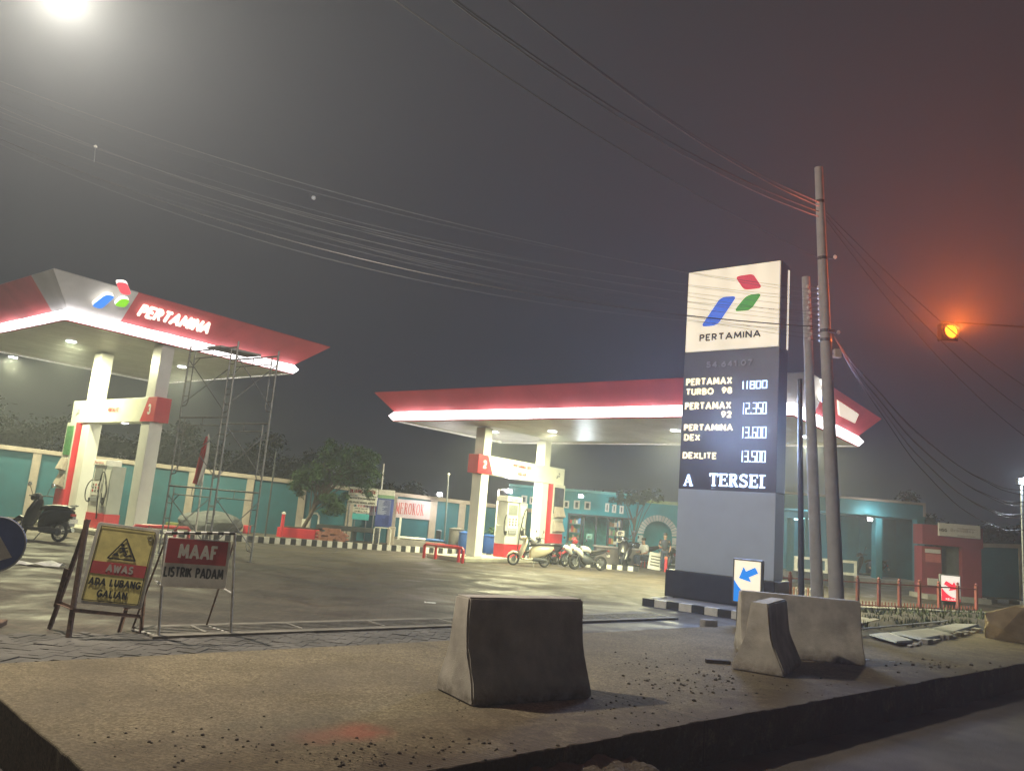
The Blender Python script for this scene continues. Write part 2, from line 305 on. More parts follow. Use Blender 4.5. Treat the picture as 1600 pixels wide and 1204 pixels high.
def serif(s, pl, x, y, w, h, mat, parent, off=0.004, depth=0.006, name='lettering', gap=1.16):
    b = MB(); n = len(s); cell = w / (n * gap - (gap - 1))
    for i, ch in enumerate(s):
        if ch == ' ': continue
        for wd, pts in SER[ch]:
            b.stroke([(x + cell * gap * i + q[0] * cell, y + q[1] / 1.3 * h) for q in pts], wd * min(cell, h * 0.8) * 1.1, off, off + depth)
    mt = pl.mat(0, 0, 0); b.v = [tuple(mt @ Vector(v)) for v in b.v]
    return b.build(name, mat, parent, world=True)
SEG = {'0': 'abcdef', '1': 'bc', '2': 'abged', '3': 'abgcd', '5': 'afgcd', '6': 'afgedc', '8': 'abcdefg'}
def segments(s, pl, x, y, w, h, mat, parent, off=0.004, bold=0.2):
    b = MB(); units = sum(0.35 if c == '.' else (0.62 if c == '1' else 1.0) for c in s) + 0.26 * (len(s) - 1); cw = w / units; cx = x
    for c in s:
        if c == '.':
            b.box(cx + cw * .03, cx + cw * .32, y, y + h * .13, off, off + .008); cx += cw * .61; continue
        ww = cw * (0.62 if c == '1' else 1.0); t = bold * cw; L, Rr, B, Tt, Mm = cx + t / 2, cx + ww - t / 2, y + t / 2, y + h - t / 2, y + h / 2
        if c == '1': Rr = L = cx + ww * .45
        D = {'a': [(L, Tt), (Rr, Tt)], 'b': [(Rr, Tt), (Rr, Mm)], 'c': [(Rr, Mm), (Rr, B)], 'd': [(L, B), (Rr, B)], 'e': [(L, B), (L, Mm)], 'f': [(L, Mm), (L, Tt)], 'g': [(L, Mm), (Rr, Mm)]}
        for k, q in enumerate(SEG[c]):
            (xa, ya), (xb, yb) = D[q]; e = t * .47
            if xa == xb: b.box(xa - t / 2, xa + t / 2, min(ya, yb) - e, max(ya, yb) + e, off, off + .008 + .0004 * k)
            else: b.box(xa - e, xb + e, ya - t / 2, ya + t / 2, off, off + .008 + .0004 * k)
        cx += ww + cw * .26
    mt = pl.mat(0, 0, 0); b.v = [tuple(mt @ Vector(v)) for v in b.v]
    return b.build('price_digits', mat, parent, world=True)
LOGO = {'red': [(0.528, 0.876), (0.7, 0.881), (0.732, 0.864), (0.826, 0.696), (0.655, 0.697), (0.618, 0.72)],
        'blue': [(0.556, 0.635), (0.415, 0.642), (0.364, 0.616), (0.166, 0.299), (0.318, 0.299), (0.369, 0.328)],
        'green': [(0.824, 0.637), (0.686, 0.63), (0.637, 0.6), (0.526, 0.449), (0.681, 0.445), (0.726, 0.476)]}
def plate(pl, poly, off0, off1, name, mat, parent, bev=0.0):
    b = MB(); b.prism(poly, off0, off1, pl.mat(0, 0, 0)); return b.build(name, mat, parent, world=True, bev=bev)
def rect(x0, x1, y0, y1): return [(x0, y0), (x1, y0), (x1, y1), (x0, y1)]
def fillet(poly, r, n=4, only=None):
    out = []; m = len(poly)
    for i, p in enumerate(poly):
        if only is not None and i not in only: out.append(p); continue
        a = Vector(poly[i - 1]) - Vector(p); b = Vector(poly[(i + 1) % m]) - Vector(p)
        ra = min(r, a.length * .45, b.length * .45); A = Vector(p) + a.normalized() * ra; B = Vector(p) + b.normalized() * ra
        for k in range(n + 1):
            t = k / n; q = A * (1 - t) ** 2 + Vector(p) * 2 * t * (1 - t) + B * t ** 2; out.append((q.x, q.y))
    return out
def lamp_point(name, loc, watts, col, r=0.05, parent=None, kind='POINT', size=0.3, rot=None):
    ld = bpy.data.lights.new(name, kind); ld.energy = watts; ld.color = col
    if kind == 'AREA': ld.shape = 'DISK'; ld.size = size
    else: ld.shadow_soft_size = r
    if kind == 'SPOT': ld.spot_size = radians(150); ld.spot_blend = 0.5
    o = bpy.data.objects.new(name, ld); COL.objects.link(o); o.location = loc
    if rot: o.rotation_euler = rot
    return o

# ================================================================== GROUND
def line_x(a, b, c, d):
    """where line ab meets line cd, in plan"""
    r = b - a; s = d - c; t = ((c.x - a.x) * s.y - (c.y - a.y) * s.x) / (r.x * s.y - r.y * s.x); return a + r * t
SZ = 0.05; RZ = -0.32
fa, fb = P(0, 1045), P(760, 1003)                       # far edge of the concrete strip
ea, eb = P(0, 1092, SZ), P(132, 1204, SZ)               # its left end
na, nb = P(1000, 1146, SZ), P(1600, 1037, SZ)           # its near edge
for q in (fa, fb): q.z = SZ
cFL = line_x(fa, fb, ea, eb); cNL = line_x(ea, eb, na, nb)
fdir = (fb - fa).normalized(); ndir = (nb - na).normalized(); edir = (eb - ea).normalized()
cFR = fb + (P(1600, 951, SZ) - fb) * 2.5; cNR = na + ndir * 32
def ground_mat():
    m = bpy.data.materials.new('paved_yard_surface'); m.use_nodes = True; n = m.node_tree.nodes; l = m.node_tree.links; b = n['Principled BSDF']
    g = n.new('ShaderNodeNewGeometry'); mp = n.new('ShaderNodeMapping'); mp.inputs['Rotation'].default_value = (0, 0, radians(38 + 45))
    l.new(g.outputs['Position'], mp.inputs['Vector'])
    br = n.new('ShaderNodeTexBrick'); br.inputs['Scale'].default_value = 5; br.inputs['Mortar Size'].default_value = 0.03; br.inputs['Brick Width'].default_value = 1.0; br.inputs['Row Height'].default_value = 0.5
    br.inputs['Color1'].default_value = (0.135, 0.112, 0.092, 1); br.inputs['Color2'].default_value = (0.155, 0.13, 0.107, 1); br.inputs['Mortar'].default_value = (0.095, 0.08, 0.066, 1)
    l.new(mp.outputs['Vector'], br.inputs['Vector'])
    t = n.new('ShaderNodeTexNoise'); t.inputs['Scale'].default_value = 0.45; t.inputs['Detail'].default_value = 7; t.inputs['Roughness'].default_value = 0.65
    l.new(g.outputs['Position'], t.inputs['Vector'])
    r = n.new('ShaderNodeValToRGB'); r.color_ramp.elements[0].position = 0.35; r.color_ramp.elements[1].position = 0.7
    r.color_ramp.elements[0].color = (0.28, 0.275, 0.265, 1); r.color_ramp.elements[1].color = (0.80, 0.75, 0.65, 1)
    l.new(t.outputs['Fac'], r.inputs['Fac'])
    mx = n.new('ShaderNodeMixRGB'); mx.blend_type = 'MULTIPLY'; mx.inputs['Fac'].default_value = 1
    l.new(br.outputs['Color'], mx.inputs['Color1']); l.new(r.outputs['Color'], mx.inputs['Color2'])
    # pale worn patches
    t2 = n.new('ShaderNodeTexNoise'); t2.inputs['Scale'].default_value = 2.2; t2.inputs['Detail'].default_value = 9; t2.inputs['Roughness'].default_value = 0.75
    l.new(g.outputs['Position'], t2.inputs['Vector'])
    r2 = n.new('ShaderNodeValToRGB'); r2.color_ramp.elements[0].position = 0.56; r2.color_ramp.elements[1].position = 0.74; r2.color_ramp.elements[1].color = (0.6, 0.6, 0.6, 1)
    l.new(t2.outputs['Fac'], r2.inputs['Fac'])
    mx2 = n.new('ShaderNodeMixRGB'); mx2.inputs['Color2'].default_value = (0.165, 0.14, 0.10, 1)
    l.new(r2.outputs['Color'], mx2.inputs['Fac']); l.new(mx.outputs['Color'], mx2.inputs['Color1']); l.new(mx2.outputs['Color'], b.inputs['Base Color'])
    # oil stains and dark worn tracks
    t3 = n.new('ShaderNodeTexNoise'); t3.inputs['Scale'].default_value = 0.9; t3.inputs['Detail'].default_value = 6; t3.inputs['Distortion'].default_value = 1.2; l.new(g.outputs['Position'], t3.inputs['Vector'])
    r3 = n.new('ShaderNodeValToRGB'); r3.color_ramp.elements[0].position = 0.55; r3.color_ramp.elements[1].position = 0.72; r3.color_ramp.elements[1].color = (0.55, 0.55, 0.55, 1); l.new(t3.outputs['Fac'], r3.inputs['Fac'])
    mx3 = n.new('ShaderNodeMixRGB'); mx3.inputs['Color2'].default_value = (0.045, 0.038, 0.032, 1); l.new(r3.outputs['Color'], mx3.inputs['Fac']); l.new(mx2.outputs['Color'], mx3.inputs['Color1'])
    mp2 = n.new('ShaderNodeMapping'); mp2.inputs['Rotation'].default_value = (0, 0, radians(-14)); mp2.inputs['Scale'].default_value = (.22, 2.6, 1); l.new(g.outputs['Position'], mp2.inputs['Vector'])
    t4 = n.new('ShaderNodeTexNoise'); t4.inputs['Scale'].default_value = 1.0; t4.inputs['Detail'].default_value = 5; l.new(mp2.outputs['Vector'], t4.inputs['Vector'])
    r4 = n.new('ShaderNodeValToRGB'); r4.color_ramp.elements[0].position = 0.35; r4.color_ramp.elements[1].position = 0.65; r4.color_ramp.elements[0].color = (.6, .6, .6, 1); r4.color_ramp.elements[1].color = (1.12, 1.12, 1.12, 1); l.new(t4.outputs['Fac'], r4.inputs['Fac'])
    mx4 = n.new('ShaderNodeMixRGB'); mx4.blend_type = 'MULTIPLY'; mx4.inputs['Fac'].default_value = .45; l.new(mx3.outputs['Color'], mx4.inputs['Color1']); l.new(r4.outputs['Color'], mx4.inputs['Color2']); l.new(mx4.outputs['Color'], b.inputs['Base Color'])
    t5 = n.new('ShaderNodeTexNoise'); t5.inputs['Scale'].default_value = 9; t5.inputs['Detail'].default_value = 9; t5.inputs['Roughness'].default_value = .8; l.new(g.outputs['Position'], t5.inputs['Vector'])
    r5 = n.new('ShaderNodeValToRGB'); r5.color_ramp.elements[0].position = 0.36; r5.color_ramp.elements[1].position = 0.64; r5.color_ramp.elements[0].color = (.55, .55, .55, 1); r5.color_ramp.elements[1].color = (1.3, 1.28, 1.24, 1); l.new(t5.outputs['Fac'], r5.inputs['Fac'])
    mx5 = n.new('ShaderNodeMixRGB'); mx5.blend_type = 'MULTIPLY'; mx5.inputs['Fac'].default_value = 1; l.new(mx4.outputs['Color'], mx5.inputs['Color1']); l.new(r5.outputs['Color'], mx5.inputs['Color2']); l.new(mx5.outputs['Color'], b.inputs['Base Color'])
    rr = n.new('ShaderNodeMapRange'); rr.inputs['From Min'].default_value = .35; rr.inputs['From Max'].default_value = .7; rr.inputs['To Min'].default_value = .95; rr.inputs['To Max'].default_value = .42; l.new(t3.outputs['Fac'], rr.inputs['Value'])
    bp = n.new('ShaderNodeBump'); bp.inputs['Strength'].default_value = 0.2; bp.inputs['Distance'].default_value = 0.006
    l.new(br.outputs['Fac'], bp.inputs['Height']); bp.invert = True; l.new(bp.outputs['Normal'], b.inputs['Normal'])
    l.new(rr.outputs['Result'], b.inputs['Roughness']); return m
yard_m = ground_mat()
far = 230
yard = MB(); a_ = fa - fdir * 230; 
yard.add([(cFL.x - fdir.x * 200, cFL.y - fdir.y * 200, 0), (fb.x, fb.y, 0), (cFR.x, cFR.y, 0), (230, cFR.y + 0, 0), (230, 240, 0), (-230, 240, 0), (-230, cFL.y - fdir.y * 200 + 0, 0)], [(0, 1, 2, 3, 4, 5, 6)])
yard_o = tag(yard.build('ground', yard_m), kind='structure')
road_m = M('worn_road_surface', (0.10, 0.082, 0.068), 0.9, 0.35, 1.6, 0.5, 45, dirt=0.3)
rb = MB(); rb.add([(-230, -30, RZ), (230, -30, RZ), (230, 240, RZ), (-230, 240, RZ)], [(0, 1, 2, 3)])
tag(rb.build('road', road_m), kind='structure')

def slab_mat():
    m = bpy.data.materials.new('brushed_concrete'); m.use_nodes = True; n = m.node_tree.nodes; l = m.node_tree.links; b = n['Principled BSDF']
    g = n.new('ShaderNodeNewGeometry')
    def noise(sc, det, ro=0.6, dist=0):
        t = n.new('ShaderNodeTexNoise'); t.inputs['Scale'].default_value = sc; t.inputs['Detail'].default_value = det; t.inputs['Roughness'].default_value = ro; t.inputs['Distortion'].default_value = dist
        l.new(g.outputs['Position'], t.inputs['Vector']); return t.outputs['Fac']
    def ramp(f, p0, p1, c0, c1):
        r = n.new('ShaderNodeValToRGB'); r.color_ramp.elements[0].position = p0; r.color_ramp.elements[1].position = p1
        r.color_ramp.elements[0].color = (*c0, 1); r.color_ramp.elements[1].color = (*c1, 1); l.new(f, r.inputs['Fac']); return r.outputs['Color']
    def mix(f, a, c, bl='MIX'):
        x = n.new('ShaderNodeMixRGB'); x.blend_type = bl
        for s_, v in (('Fac', f), ('Color1', a), ('Color2', c)):
            if hasattr(v, 'is_linked'): l.new(v, x.inputs[s_])
            elif isinstance(v, (int, float)): x.inputs[s_].default_value = v
            else: x.inputs[s_].default_value = (*v, 1)
        return x.outputs['Color']
    def math_(op, a, c):
        x = n.new('ShaderNodeMath'); x.operation = op; x.use_clamp = False
        for k, v in enumerate((a, c)):
            if hasattr(v, 'is_linked'): l.new(v, x.inputs[k])
            else: x.inputs[k].default_value = v
        return x.outputs[0]
    base = ramp(noise(1.1, 8, 0.65), 0.3, 0.75, (0.20, 0.162, 0.10), (0.38, 0.315, 0.21))
    base = mix(ramp(noise(7, 6, 0.7), 0.35, 0.7, (0, 0, 0), (0.5, 0.5, 0.5)), base, (0.30, 0.245, 0.16))
    fine = ramp(noise(45, 4, 0.7), 0.35, 0.65, (0.50, 0.50, 0.50), (1.22, 1.22, 1.22)); base = mix(1.0, base, fine, 'MULTIPLY')
    base = mix(1.0, base, ramp(noise(17, 8, 0.8), .36, .62, (.66, .65, .63), (1.15, 1.15, 1.15)), 'MULTIPLY')
    # soil trodden in along the near edge
    nn = Vector((-ndir.y, ndir.x, 0)); dt = n.new('ShaderNodeVectorMath'); dt.operation = 'DOT_PRODUCT'; dt.inputs[1].default_value = nn; l.new(g.outputs['Position'], dt.inputs[0])
    d = math_('SUBTRACT', dt.outputs['Value'], na.dot(nn))
    sm = n.new('ShaderNodeMapRange'); sm.inputs['From Min'].default_value = 1.9; sm.inputs['From Max'].default_value = 0.0; l.new(d, sm.inputs['Value'])
    soil = ramp(math_('MULTIPLY', math_('ADD', sm.outputs['Result'], 0.25), noise(2.6, 9, 0.75, 0.6)), 0.26, 0.60, (0, 0, 0), (0.85, 0.85, 0.85))
    base = mix(soil, base, (0.075, 0.055, 0.042))
    # faded red paint spill
    for (px, py, rx, c) in ((560, 1142, 0.34, (0.34, 0.10, 0.075)), (495, 1150, 0.28, (0.32, 0.13, 0.10))):
        q = P(px, py, SZ); vs = n.new('ShaderNodeVectorMath'); vs.operation = 'DISTANCE'; vs.inputs[1].default_value = q; l.new(g.outputs['Position'], vs.inputs[0])
        mr = n.new('ShaderNodeMapRange'); mr.inputs['From Min'].default_value = rx; mr.inputs['From Max'].default_value = 0; mr.inputs['To Max'].default_value = 1.0; l.new(vs.outputs['Value'], mr.inputs['Value'])
        f = ramp(math_('MULTIPLY', mr.outputs['Result'], noise(6, 6, 0.7)), 0.08, 0.42, (0, 0, 0), (0.62, 0.62, 0.62)); base = mix(f, base, c)
    # saw-cut joints across the strip
    da = n.new('ShaderNodeVectorMath'); da.operation = 'DOT_PRODUCT'; da.inputs[1].default_value = edir; l.new(g.outputs['Position'], da.inputs[0])
    def band(vec, offs, w, wob, depth):                  # a thin dark line across or along the strip
        x = n.new('ShaderNodeVectorMath'); x.operation = 'DOT_PRODUCT'; x.inputs[1].default_value = vec; l.new(g.outputs['Position'], x.inputs[0])
        y = math_('ABSOLUTE', math_('ADD', math_('SUBTRACT', x.outputs['Value'], offs), math_('MULTIPLY', math_('SUBTRACT', noise(1.7, 8, .7), .5), wob)), 0)
        return ramp(y, w * .4, w, (depth,) * 3, (0, 0, 0))
    pe = Vector((-edir.y, edir.x, 0)).normalized()
    for px, wob, w, dp in ((1010, 0.0, .012, .8), (1010, .9, .010, .65)):
        base = mix(band(pe, P(px, 1100, SZ).dot(pe), w, wob, dp), base, (0.05, 0.042, 0.034))
    base = mix(band(pe, P(330, 1100, SZ).dot(pe), .007, 1.1, .6), base, (0.06, 0.05, 0.04))
    # darker traffic-worn veil and blotches
    base = mix(ramp(noise(.55, 5, .6, .8), .42, .68, (0, 0, 0), (.55, .55, .55)), base, (0.13, 0.11, 0.085))
    base = mix(ramp(noise(3.3, 9, .8, 1.0), .60, .72, (0, 0, 0), (.7, .7, .7)), base, (0.07, 0.056, 0.044))
    l.new(base, b.inputs['Base Color'])
    # brushed ribs
    wd = n.new('ShaderNodeVectorMath'); wd.operation = 'DOT_PRODUCT'; wd.inputs[1].default_value = Vector((-fdir.y, fdir.x, 0)); l.new(g.outputs['Position'], wd.inputs[0])
    wob = math_('ADD', wd.outputs['Value'], math_('MULTIPLY', noise(3, 3), 0.03))
    si = math_('SINE', math_('MULTIPLY', wob, 2 * pi / 0.028), 0)
    hgt = math_('ADD', math_('MULTIPLY', si, 0.35), math_('MULTIPLY', noise(60, 5, 0.7), 1.6))
    bp = n.new('ShaderNodeBump'); bp.inputs['Strength'].default_value = 0.9; bp.inputs['Distance'].default_value = 0.008
    l.new(hgt, bp.inputs['Height']); l.new(bp.outputs['Normal'], b.inputs['Normal'])
    b.inputs['Roughness'].default_value = 0.92; b.inputs['Specular IOR Level'].default_value = 0.2
    return m
slab_m = slab_mat()
sb = MB()
poly = [cFL, cNL, cNR, cFR, fb]
random.seed(3)
def chip(a, b, n, amp):                                 # a worn, slightly crumbling arris
    return [a.lerp(b, i / n) + Vector((random.uniform(-amp, amp), random.uniform(-amp, amp), 0)) * (1 if 0 < i < n else 0) for i in range(n)]
ring = chip(cFL, cNL, 40, 0.006) + [p + Vector((ndir.y, -ndir.x, 0)) * (-.02 - .05 * max(0, mnoise.noise(p * 1.7)) - .03 * max(0, mnoise.noise(p * 6))) for p in chip(cNL, cNR, 700, 0.007)] + [cNR, cFR, fb]
top = [(p.x, p.y, SZ) for p in ring]; bot = [(p.x, p.y, RZ - 0.05) for p in ring]; k = len(ring)
sb.add(top + bot, [tuple(range(k))] + [((i + 1) % k, i, i + k, (i + 1) % k + k) for i in range(k)])
slab_o = tag(sb.build('pavement', slab_m, bev=0.012), kind='structure')

# ---- herringbone pavers between the concrete strip and the drain: the nearest 300 single, the rest one mesh
random.seed(11)
pv_m = M('dark_concrete_paver', (0.105, 0.095, 0.085), 0.85, 0.45, 2.0, 0.4, 70, dirt=0.3)
pm = MB().box(-0.097, 0.097, -0.047, 0.047, 0, 0.03).mesh('paver'); pm.materials.append(pv_m)
fperp = Vector((-fdir.y, fdir.x, 0))
cells = []
c45 = cos(radians(45)); 
for k in range(-20, 130):
    for mI in range(-60, 60):
        for (cx, cy, rot) in ((k + 4 * mI + 1, k + .5, 0), (k + 4 * mI + 3.5, k + 1, pi / 2)):
            x, y = cx * 0.1, cy * 0.1; u_, v_ = (x - y) * c45, (x + y) * c45
            q = fa + fdir * (u_ + 1.2) + fperp * (v_ - 2.0)
            if (q - fa).dot(fperp) < 0.11: continue
            r_ = Vector((q.x, q.y, 0.0)); d_ = r_ - Vector((0, 0, CAM_H)); zc = d_.dot(_F)
            if zc <= 0: continue
            px = 800 + FPX * d_.dot(_cx) / zc; py = 602 - FPX * d_.dot(_cy) / zc
            if -40 < px < 1160 and py > 990 - 0.035 * max(0, px - 200): cells.append((q.length, q, rot + pi / 4 + math.atan2(fdir.y, fdir.x)))
cells.sort(key=lambda c: c[0])
rest = MB()
for i, (d_, q, rt) in enumerate(cells):
    sink = random.gauss(0, 0.0025) + 0.006 * mnoise.noise(q * 0.9)
    mt = Matrix.Translation((q.x, q.y, -0.018 + sink)) @ Matrix.Rotation(rt + random.gauss(0, 0.012), 4, 'Z') @ Matrix.Rotation(random.gauss(0, 0.012), 4, 'X') @ Matrix.Rotation(random.gauss(0, 0.008), 4, 'Y')
    if i < 300:
        o = bpy.data.objects.new('paver', pm); COL.objects.link(o); o.parent = yard_o; o.matrix_basis = mt
    elif i < 5200: rest.box(-0.097, 0.097, -0.047, 0.047, 0, 0.03, mt)
if rest.v: tag(rest.build('paver', pv_m, yard_o, fix=False), kind='stuff')

# ---- steel drain grating running across the entrance
ga, gb = P(232, 996), P(1050, 966); gd = (gb - ga).normalized(); gp = Vector((-gd.y, gd.x, 0)); gl = (gb - ga).length
dg = empty('drain_grating', ga, math.atan2(gd.y, gd.x), 'long rusty drain grating of parallel bars across the yard entrance', 'drain grating')
MB().box(0, gl, 0, 0.5, 0.004, 0.012).build('trench_shade', blackp, dg)  # flat black strip, the shade of the hollow under the bars painted on
bar_m = M('dull_grating_bar', (0.24, 0.22, 0.19), 0.6, 0.3, 12, metal=0.3)
for i in range(5): MB().box(0, gl, 0.045 + i * 0.1, 0.078 + i * 0.1, 0.012, 0.035).build('bar', bar_m, dg)
MB().box(0, gl, -0.14, 0.0, 0, 0.038).build('frame', M('pale_concrete_edge', (0.19, 0.17, 0.14), 0.9, 0.3, 4, 0.3, 50), dg)
MB().box(0, gl, 0.5, 0.6, 0, 0.036).build('frame', MATS['pale_concrete_edge'], dg)
for i in range(int(gl / 1.2)): MB().box(0.6 + i * 1.2, 0.64 + i * 1.2, 0.02, 0.49, 0.036, 0.042).build('crossbar', bar_m, dg)

# ================================================================== PRICE TOTEM
tA = P(1044, 931, 0.15)
RZv = math.atan2(-VV.y, -VV.x)                           # local x runs to the right along -VV, local y away along UV
facepl = Plane(tA + UV * 0.22 + VV * 0.0, -VV, ZV); facepl.o.z = 0
xL = (facepl.at(1055, 887)[0] + facepl.at(1074, 425)[0]) / 2; xR = facepl.at(1219, 480)[0]
facepl.o = facepl.o - VV * xL; TW = xR - xL
totem = empty('price_totem', facepl.o, RZv, 'tall illuminated fuel price totem with cream logo box and glowing prices', 'price totem')
zTop = (facepl.at(1075, 425)[1] + facepl.at(1222, 405)[1]) / 2
zB = (facepl.at(1070, 553)[1] + facepl.at(1217, 541)[1]) / 2; zD = facepl.at(1130, 766)[1]
bodym = M('totem_glare_blue_sheet', (0.50, 0.58, 0.72), 0.5, 0.05, 2); boardm = M('totem_dark_board', (0.06, 0.065, 0.085), 0.45, 0.08, 3)  # blue of the body is glare put into its colour
TD = 0.6
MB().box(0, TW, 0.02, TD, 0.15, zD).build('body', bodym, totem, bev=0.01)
MB().box(0, TW, 0.02, TD, zD, zB).build('price_board', boardm, totem, bev=0.01)
MB().box(0, TW, 0.04, TD, zB + .003, zTop).build('sign_housing', M('housing_grey', (0.12, 0.125, 0.13), 0.5, 0.1), totem, bev=0.01)
lightface = E('cream_sign_face', (1.0, 0.90, 0.70), 0.62)
def sign_face_mat():
    m = lightface; n = m.node_tree.nodes; l = m.node_tree.links; b = n['Principled BSDF']       # tubes behind the sheet show as soft bands
    g = n.new('ShaderNodeNewGeometry'); d = n.new('ShaderNodeVectorMath'); d.operation = 'DOT_PRODUCT'; d.inputs[1].default_value = -VV; l.new(g.outputs['Position'], d.inputs[0])
    s = n.new('ShaderNodeMath'); s.operation = 'MULTIPLY'; s.inputs[1].default_value = 2 * pi / (TW / 4); l.new(d.outputs['Value'], s.inputs[0])
    si = n.new('ShaderNodeMath'); si.operation = 'SINE'; l.new(s.outputs[0], si.inputs[0])
    t = n.new('ShaderNodeTexNoise'); t.inputs['Scale'].default_value = 1.4; l.new(g.outputs['Position'], t.inputs['Vector'])
    a = n.new('ShaderNodeMath'); a.operation = 'MULTIPLY_ADD'; a.inputs[1].default_value = 0.05; a.inputs[2].default_value = 0.42; l.new(si.outputs[0], a.inputs[0])
    a2 = n.new('ShaderNodeMath'); a2.operation = 'MULTIPLY_ADD'; a2.inputs[1].default_value = 0.22; l.new(t.outputs['Fac'], a2.inputs[0]); l.new(a.outputs[0], a2.inputs[2]); l.new(a2.outputs[0], b.inputs['Emission Strength'])
sign_face_mat()
MB().box(0.025, TW - 0.025, 0.0, 0.04, zB + 0.03, zTop - 0.025).build('sign_face', lightface, totem)
facepl.o.z = 0
sx, sz_ = TW - 0.05, zTop - zB - 0.055
def logo(pl, x, y, w, h, parent, mats, off=0.004, thick=0.006, names=('red_logo_piece', 'blue_logo_piece', 'green_logo_piece')):
    for (k, mt, nm) in zip(('red', 'blue', 'green'), mats, names):
        pts = fillet([(x + a * w, y + b * h) for a, b in LOGO[k]], 0.05 * w)
        plate(pl, pts, off, off + thick, nm, mt, parent)
logo(facepl, 0.025, zB + 0.03, sx, sz_, totem, (M('logo_red_print', (0.60, 0.05, 0.08), emit=0.50, ecol=(0.75, 0.06, 0.10), var=0), M('logo_blue_print', (0.03, 0.13, 0.60), emit=0.6, ecol=(0.05, 0.16, 0.75), var=0), M('logo_green_print', (0.06, 0.3, 0.05), emit=0.55, ecol=(0.06, 0.33, 0.05), var=0)))
put_text('PERTAMINA', facepl, 0.025 + 0.157 * sx, zB + 0.03 + 0.117 * sz_, 0.665 * sx, 0.088 * sz_, M('dark_grey_print', (0.05, 0.045, 0.045), var=0), totem, bold=0.012, off=0.004, space=1.0)
# rear lit face and side reveal of the box
MB().box(TW + 0.001, TW + 0.012, TD - 0.12, TD - 0.03, zB + 0.06, zTop - 0.1).build('side_light', E('side_strip', (1, 0.9, 0.72), 0.8), totem)
ltr = E('cream_letters', (1.0, 0.90, 0.62), 1.0); led = E('white_blue_led', (0.55, 0.70, 1.0), 3.6)
for s_, p0, p1, h_, sp in [('PERTAMAX', (1072.5, 603), (1144, 600), 11.5, 1.1), ('TURBO', (1072, 618), (1115, 616), 10.5, 1.05), ('98', (1128, 615.5), (1144, 614.5), 10.5, 1),
                       ('PERTAMAX', (1070.5, 642), (1142.5, 637), 11.5, 1.1), ('92', (1127, 653), (1143, 652), 10.5, 1), ('PERTAMINA', (1069, 674), (1145, 672), 10.5, 1.08),
                       ('DEX', (1069, 689), (1094, 688), 10.5, 1.05), ('DEXLITE', (1067, 717), (1119.5, 716.5), 10.5, 1.05)]:
    px_text(s_, facepl, p0, p1, h_, ltr, totem, bold=0.014, depth=0.02, space=sp)
for s_, p0, p1, h_ in [('11800', (1159, 608), (1198.5, 606), 12), ('12.350', (1160, 647), (1197.5, 646), 17.5), ('13.600', (1159, 684.5), (1197, 684), 17.5), ('13.500', (1158, 722), (1196, 721.5), 17.5)]:
    x0, y0 = facepl.at(*p0); x1, y1 = facepl.at(*p1); _, yt = facepl.at(p0[0], p0[1] - h_)
    segments(s_, facepl, x0, (y0 + y1) / 2, x1 - x0, yt - y0, led, totem, bold=0.15)
for s_, p0, p1, h_ in [('A', (1068, 758), (1082, 758.5), 17), ('TERSE[', (1108, 759.5), (1201.5, 761), 19)]:
    x0, y0 = facepl.at(*p0); x1, y1 = facepl.at(*p1); _, yt = facepl.at(p0[0], p0[1] - h_)
    serif(s_, facepl, x0, (y0 + y1) / 2, x1 - x0, yt - y0, led, totem, gap=1.1)
px_text('54.641.07', facepl, (1104, 574), (1176, 571), 9, M('dull_metal_letter', (0.22, 0.24, 0.28), 0.4, var=0), totem, depth=0.02, bold=0.0, space=1.25)
# plinth and panel joints
pl_z = facepl.at(1055, 888)[1]
MB().box(-0.12, TW + 0.10, -0.22, TD + 0.15, 0.15, pl_z - 0.02).build('plinth', M('plinth_black_tile', (0.03, 0.032, 0.04), 0.35, 0.2, 6), totem, bev=0.02)

# ---- totem island with black and white kerb blocks
isl_m = M('island_concrete', (0.28, 0.26, 0.24), 0.9, 0.2, 4, 0.3, 50, dirt=0.4)
k0 = P(1003, 945); k0.z = 0
lg = lamp_point('display_light', (TW * .68, -.12, zD + (zB - zD) * .42), 520, (.45, .60, 1.0), kind='AREA', size=1.5, rot=(radians(-90), 0, 0)); lg.parent = totem
isl = empty('totem_island', k0, RZv, 'raised traffic island under the price totem edged with black and white kerb blocks', 'traffic island')
IL, ID = 4.2, 3.0
MB().box(0.14, IL - 0.14, 0.14, ID - .14, 0.0, 0.145).build('island_top', isl_m, isl)
kw = MB().box(0.004, 0.276, 0, 0.14, 0, 0.155).mesh('kerb_block')
for k_ in range(2):
    me = kw if k_ == 0 else kw.copy(); me.materials.append((blackp, whitep)[k_])
    if k_ == 0: kb_mesh = [me]
    else: kb_mesh.append(me)
kb_mesh[1].materials.clear(); kb_mesh[1].materials.append(whitep)
def kerb_run(parent, n, x, y, dx, dy, rz, start=0, parallel=True):
    for i in range(n):
        o = bpy.data.objects.new('kerb_block', kb_mesh[(i + start) % 2]); COL.objects.link(o); o.parent = parent
        o.location = (x + dx * i * 0.28, y + dy * i * 0.28, random.uniform(-.004, .004)); o.rotation_euler = (0, 0, rz + random.gauss(0, 0.004))
kerb_run(isl, int(IL / 0.28), 0, 0, 1, 0, 0, 0)
kerb_run(isl, int(ID / 0.28), 0.0, ID - 0.14, 0, -1, -pi / 2, 1)

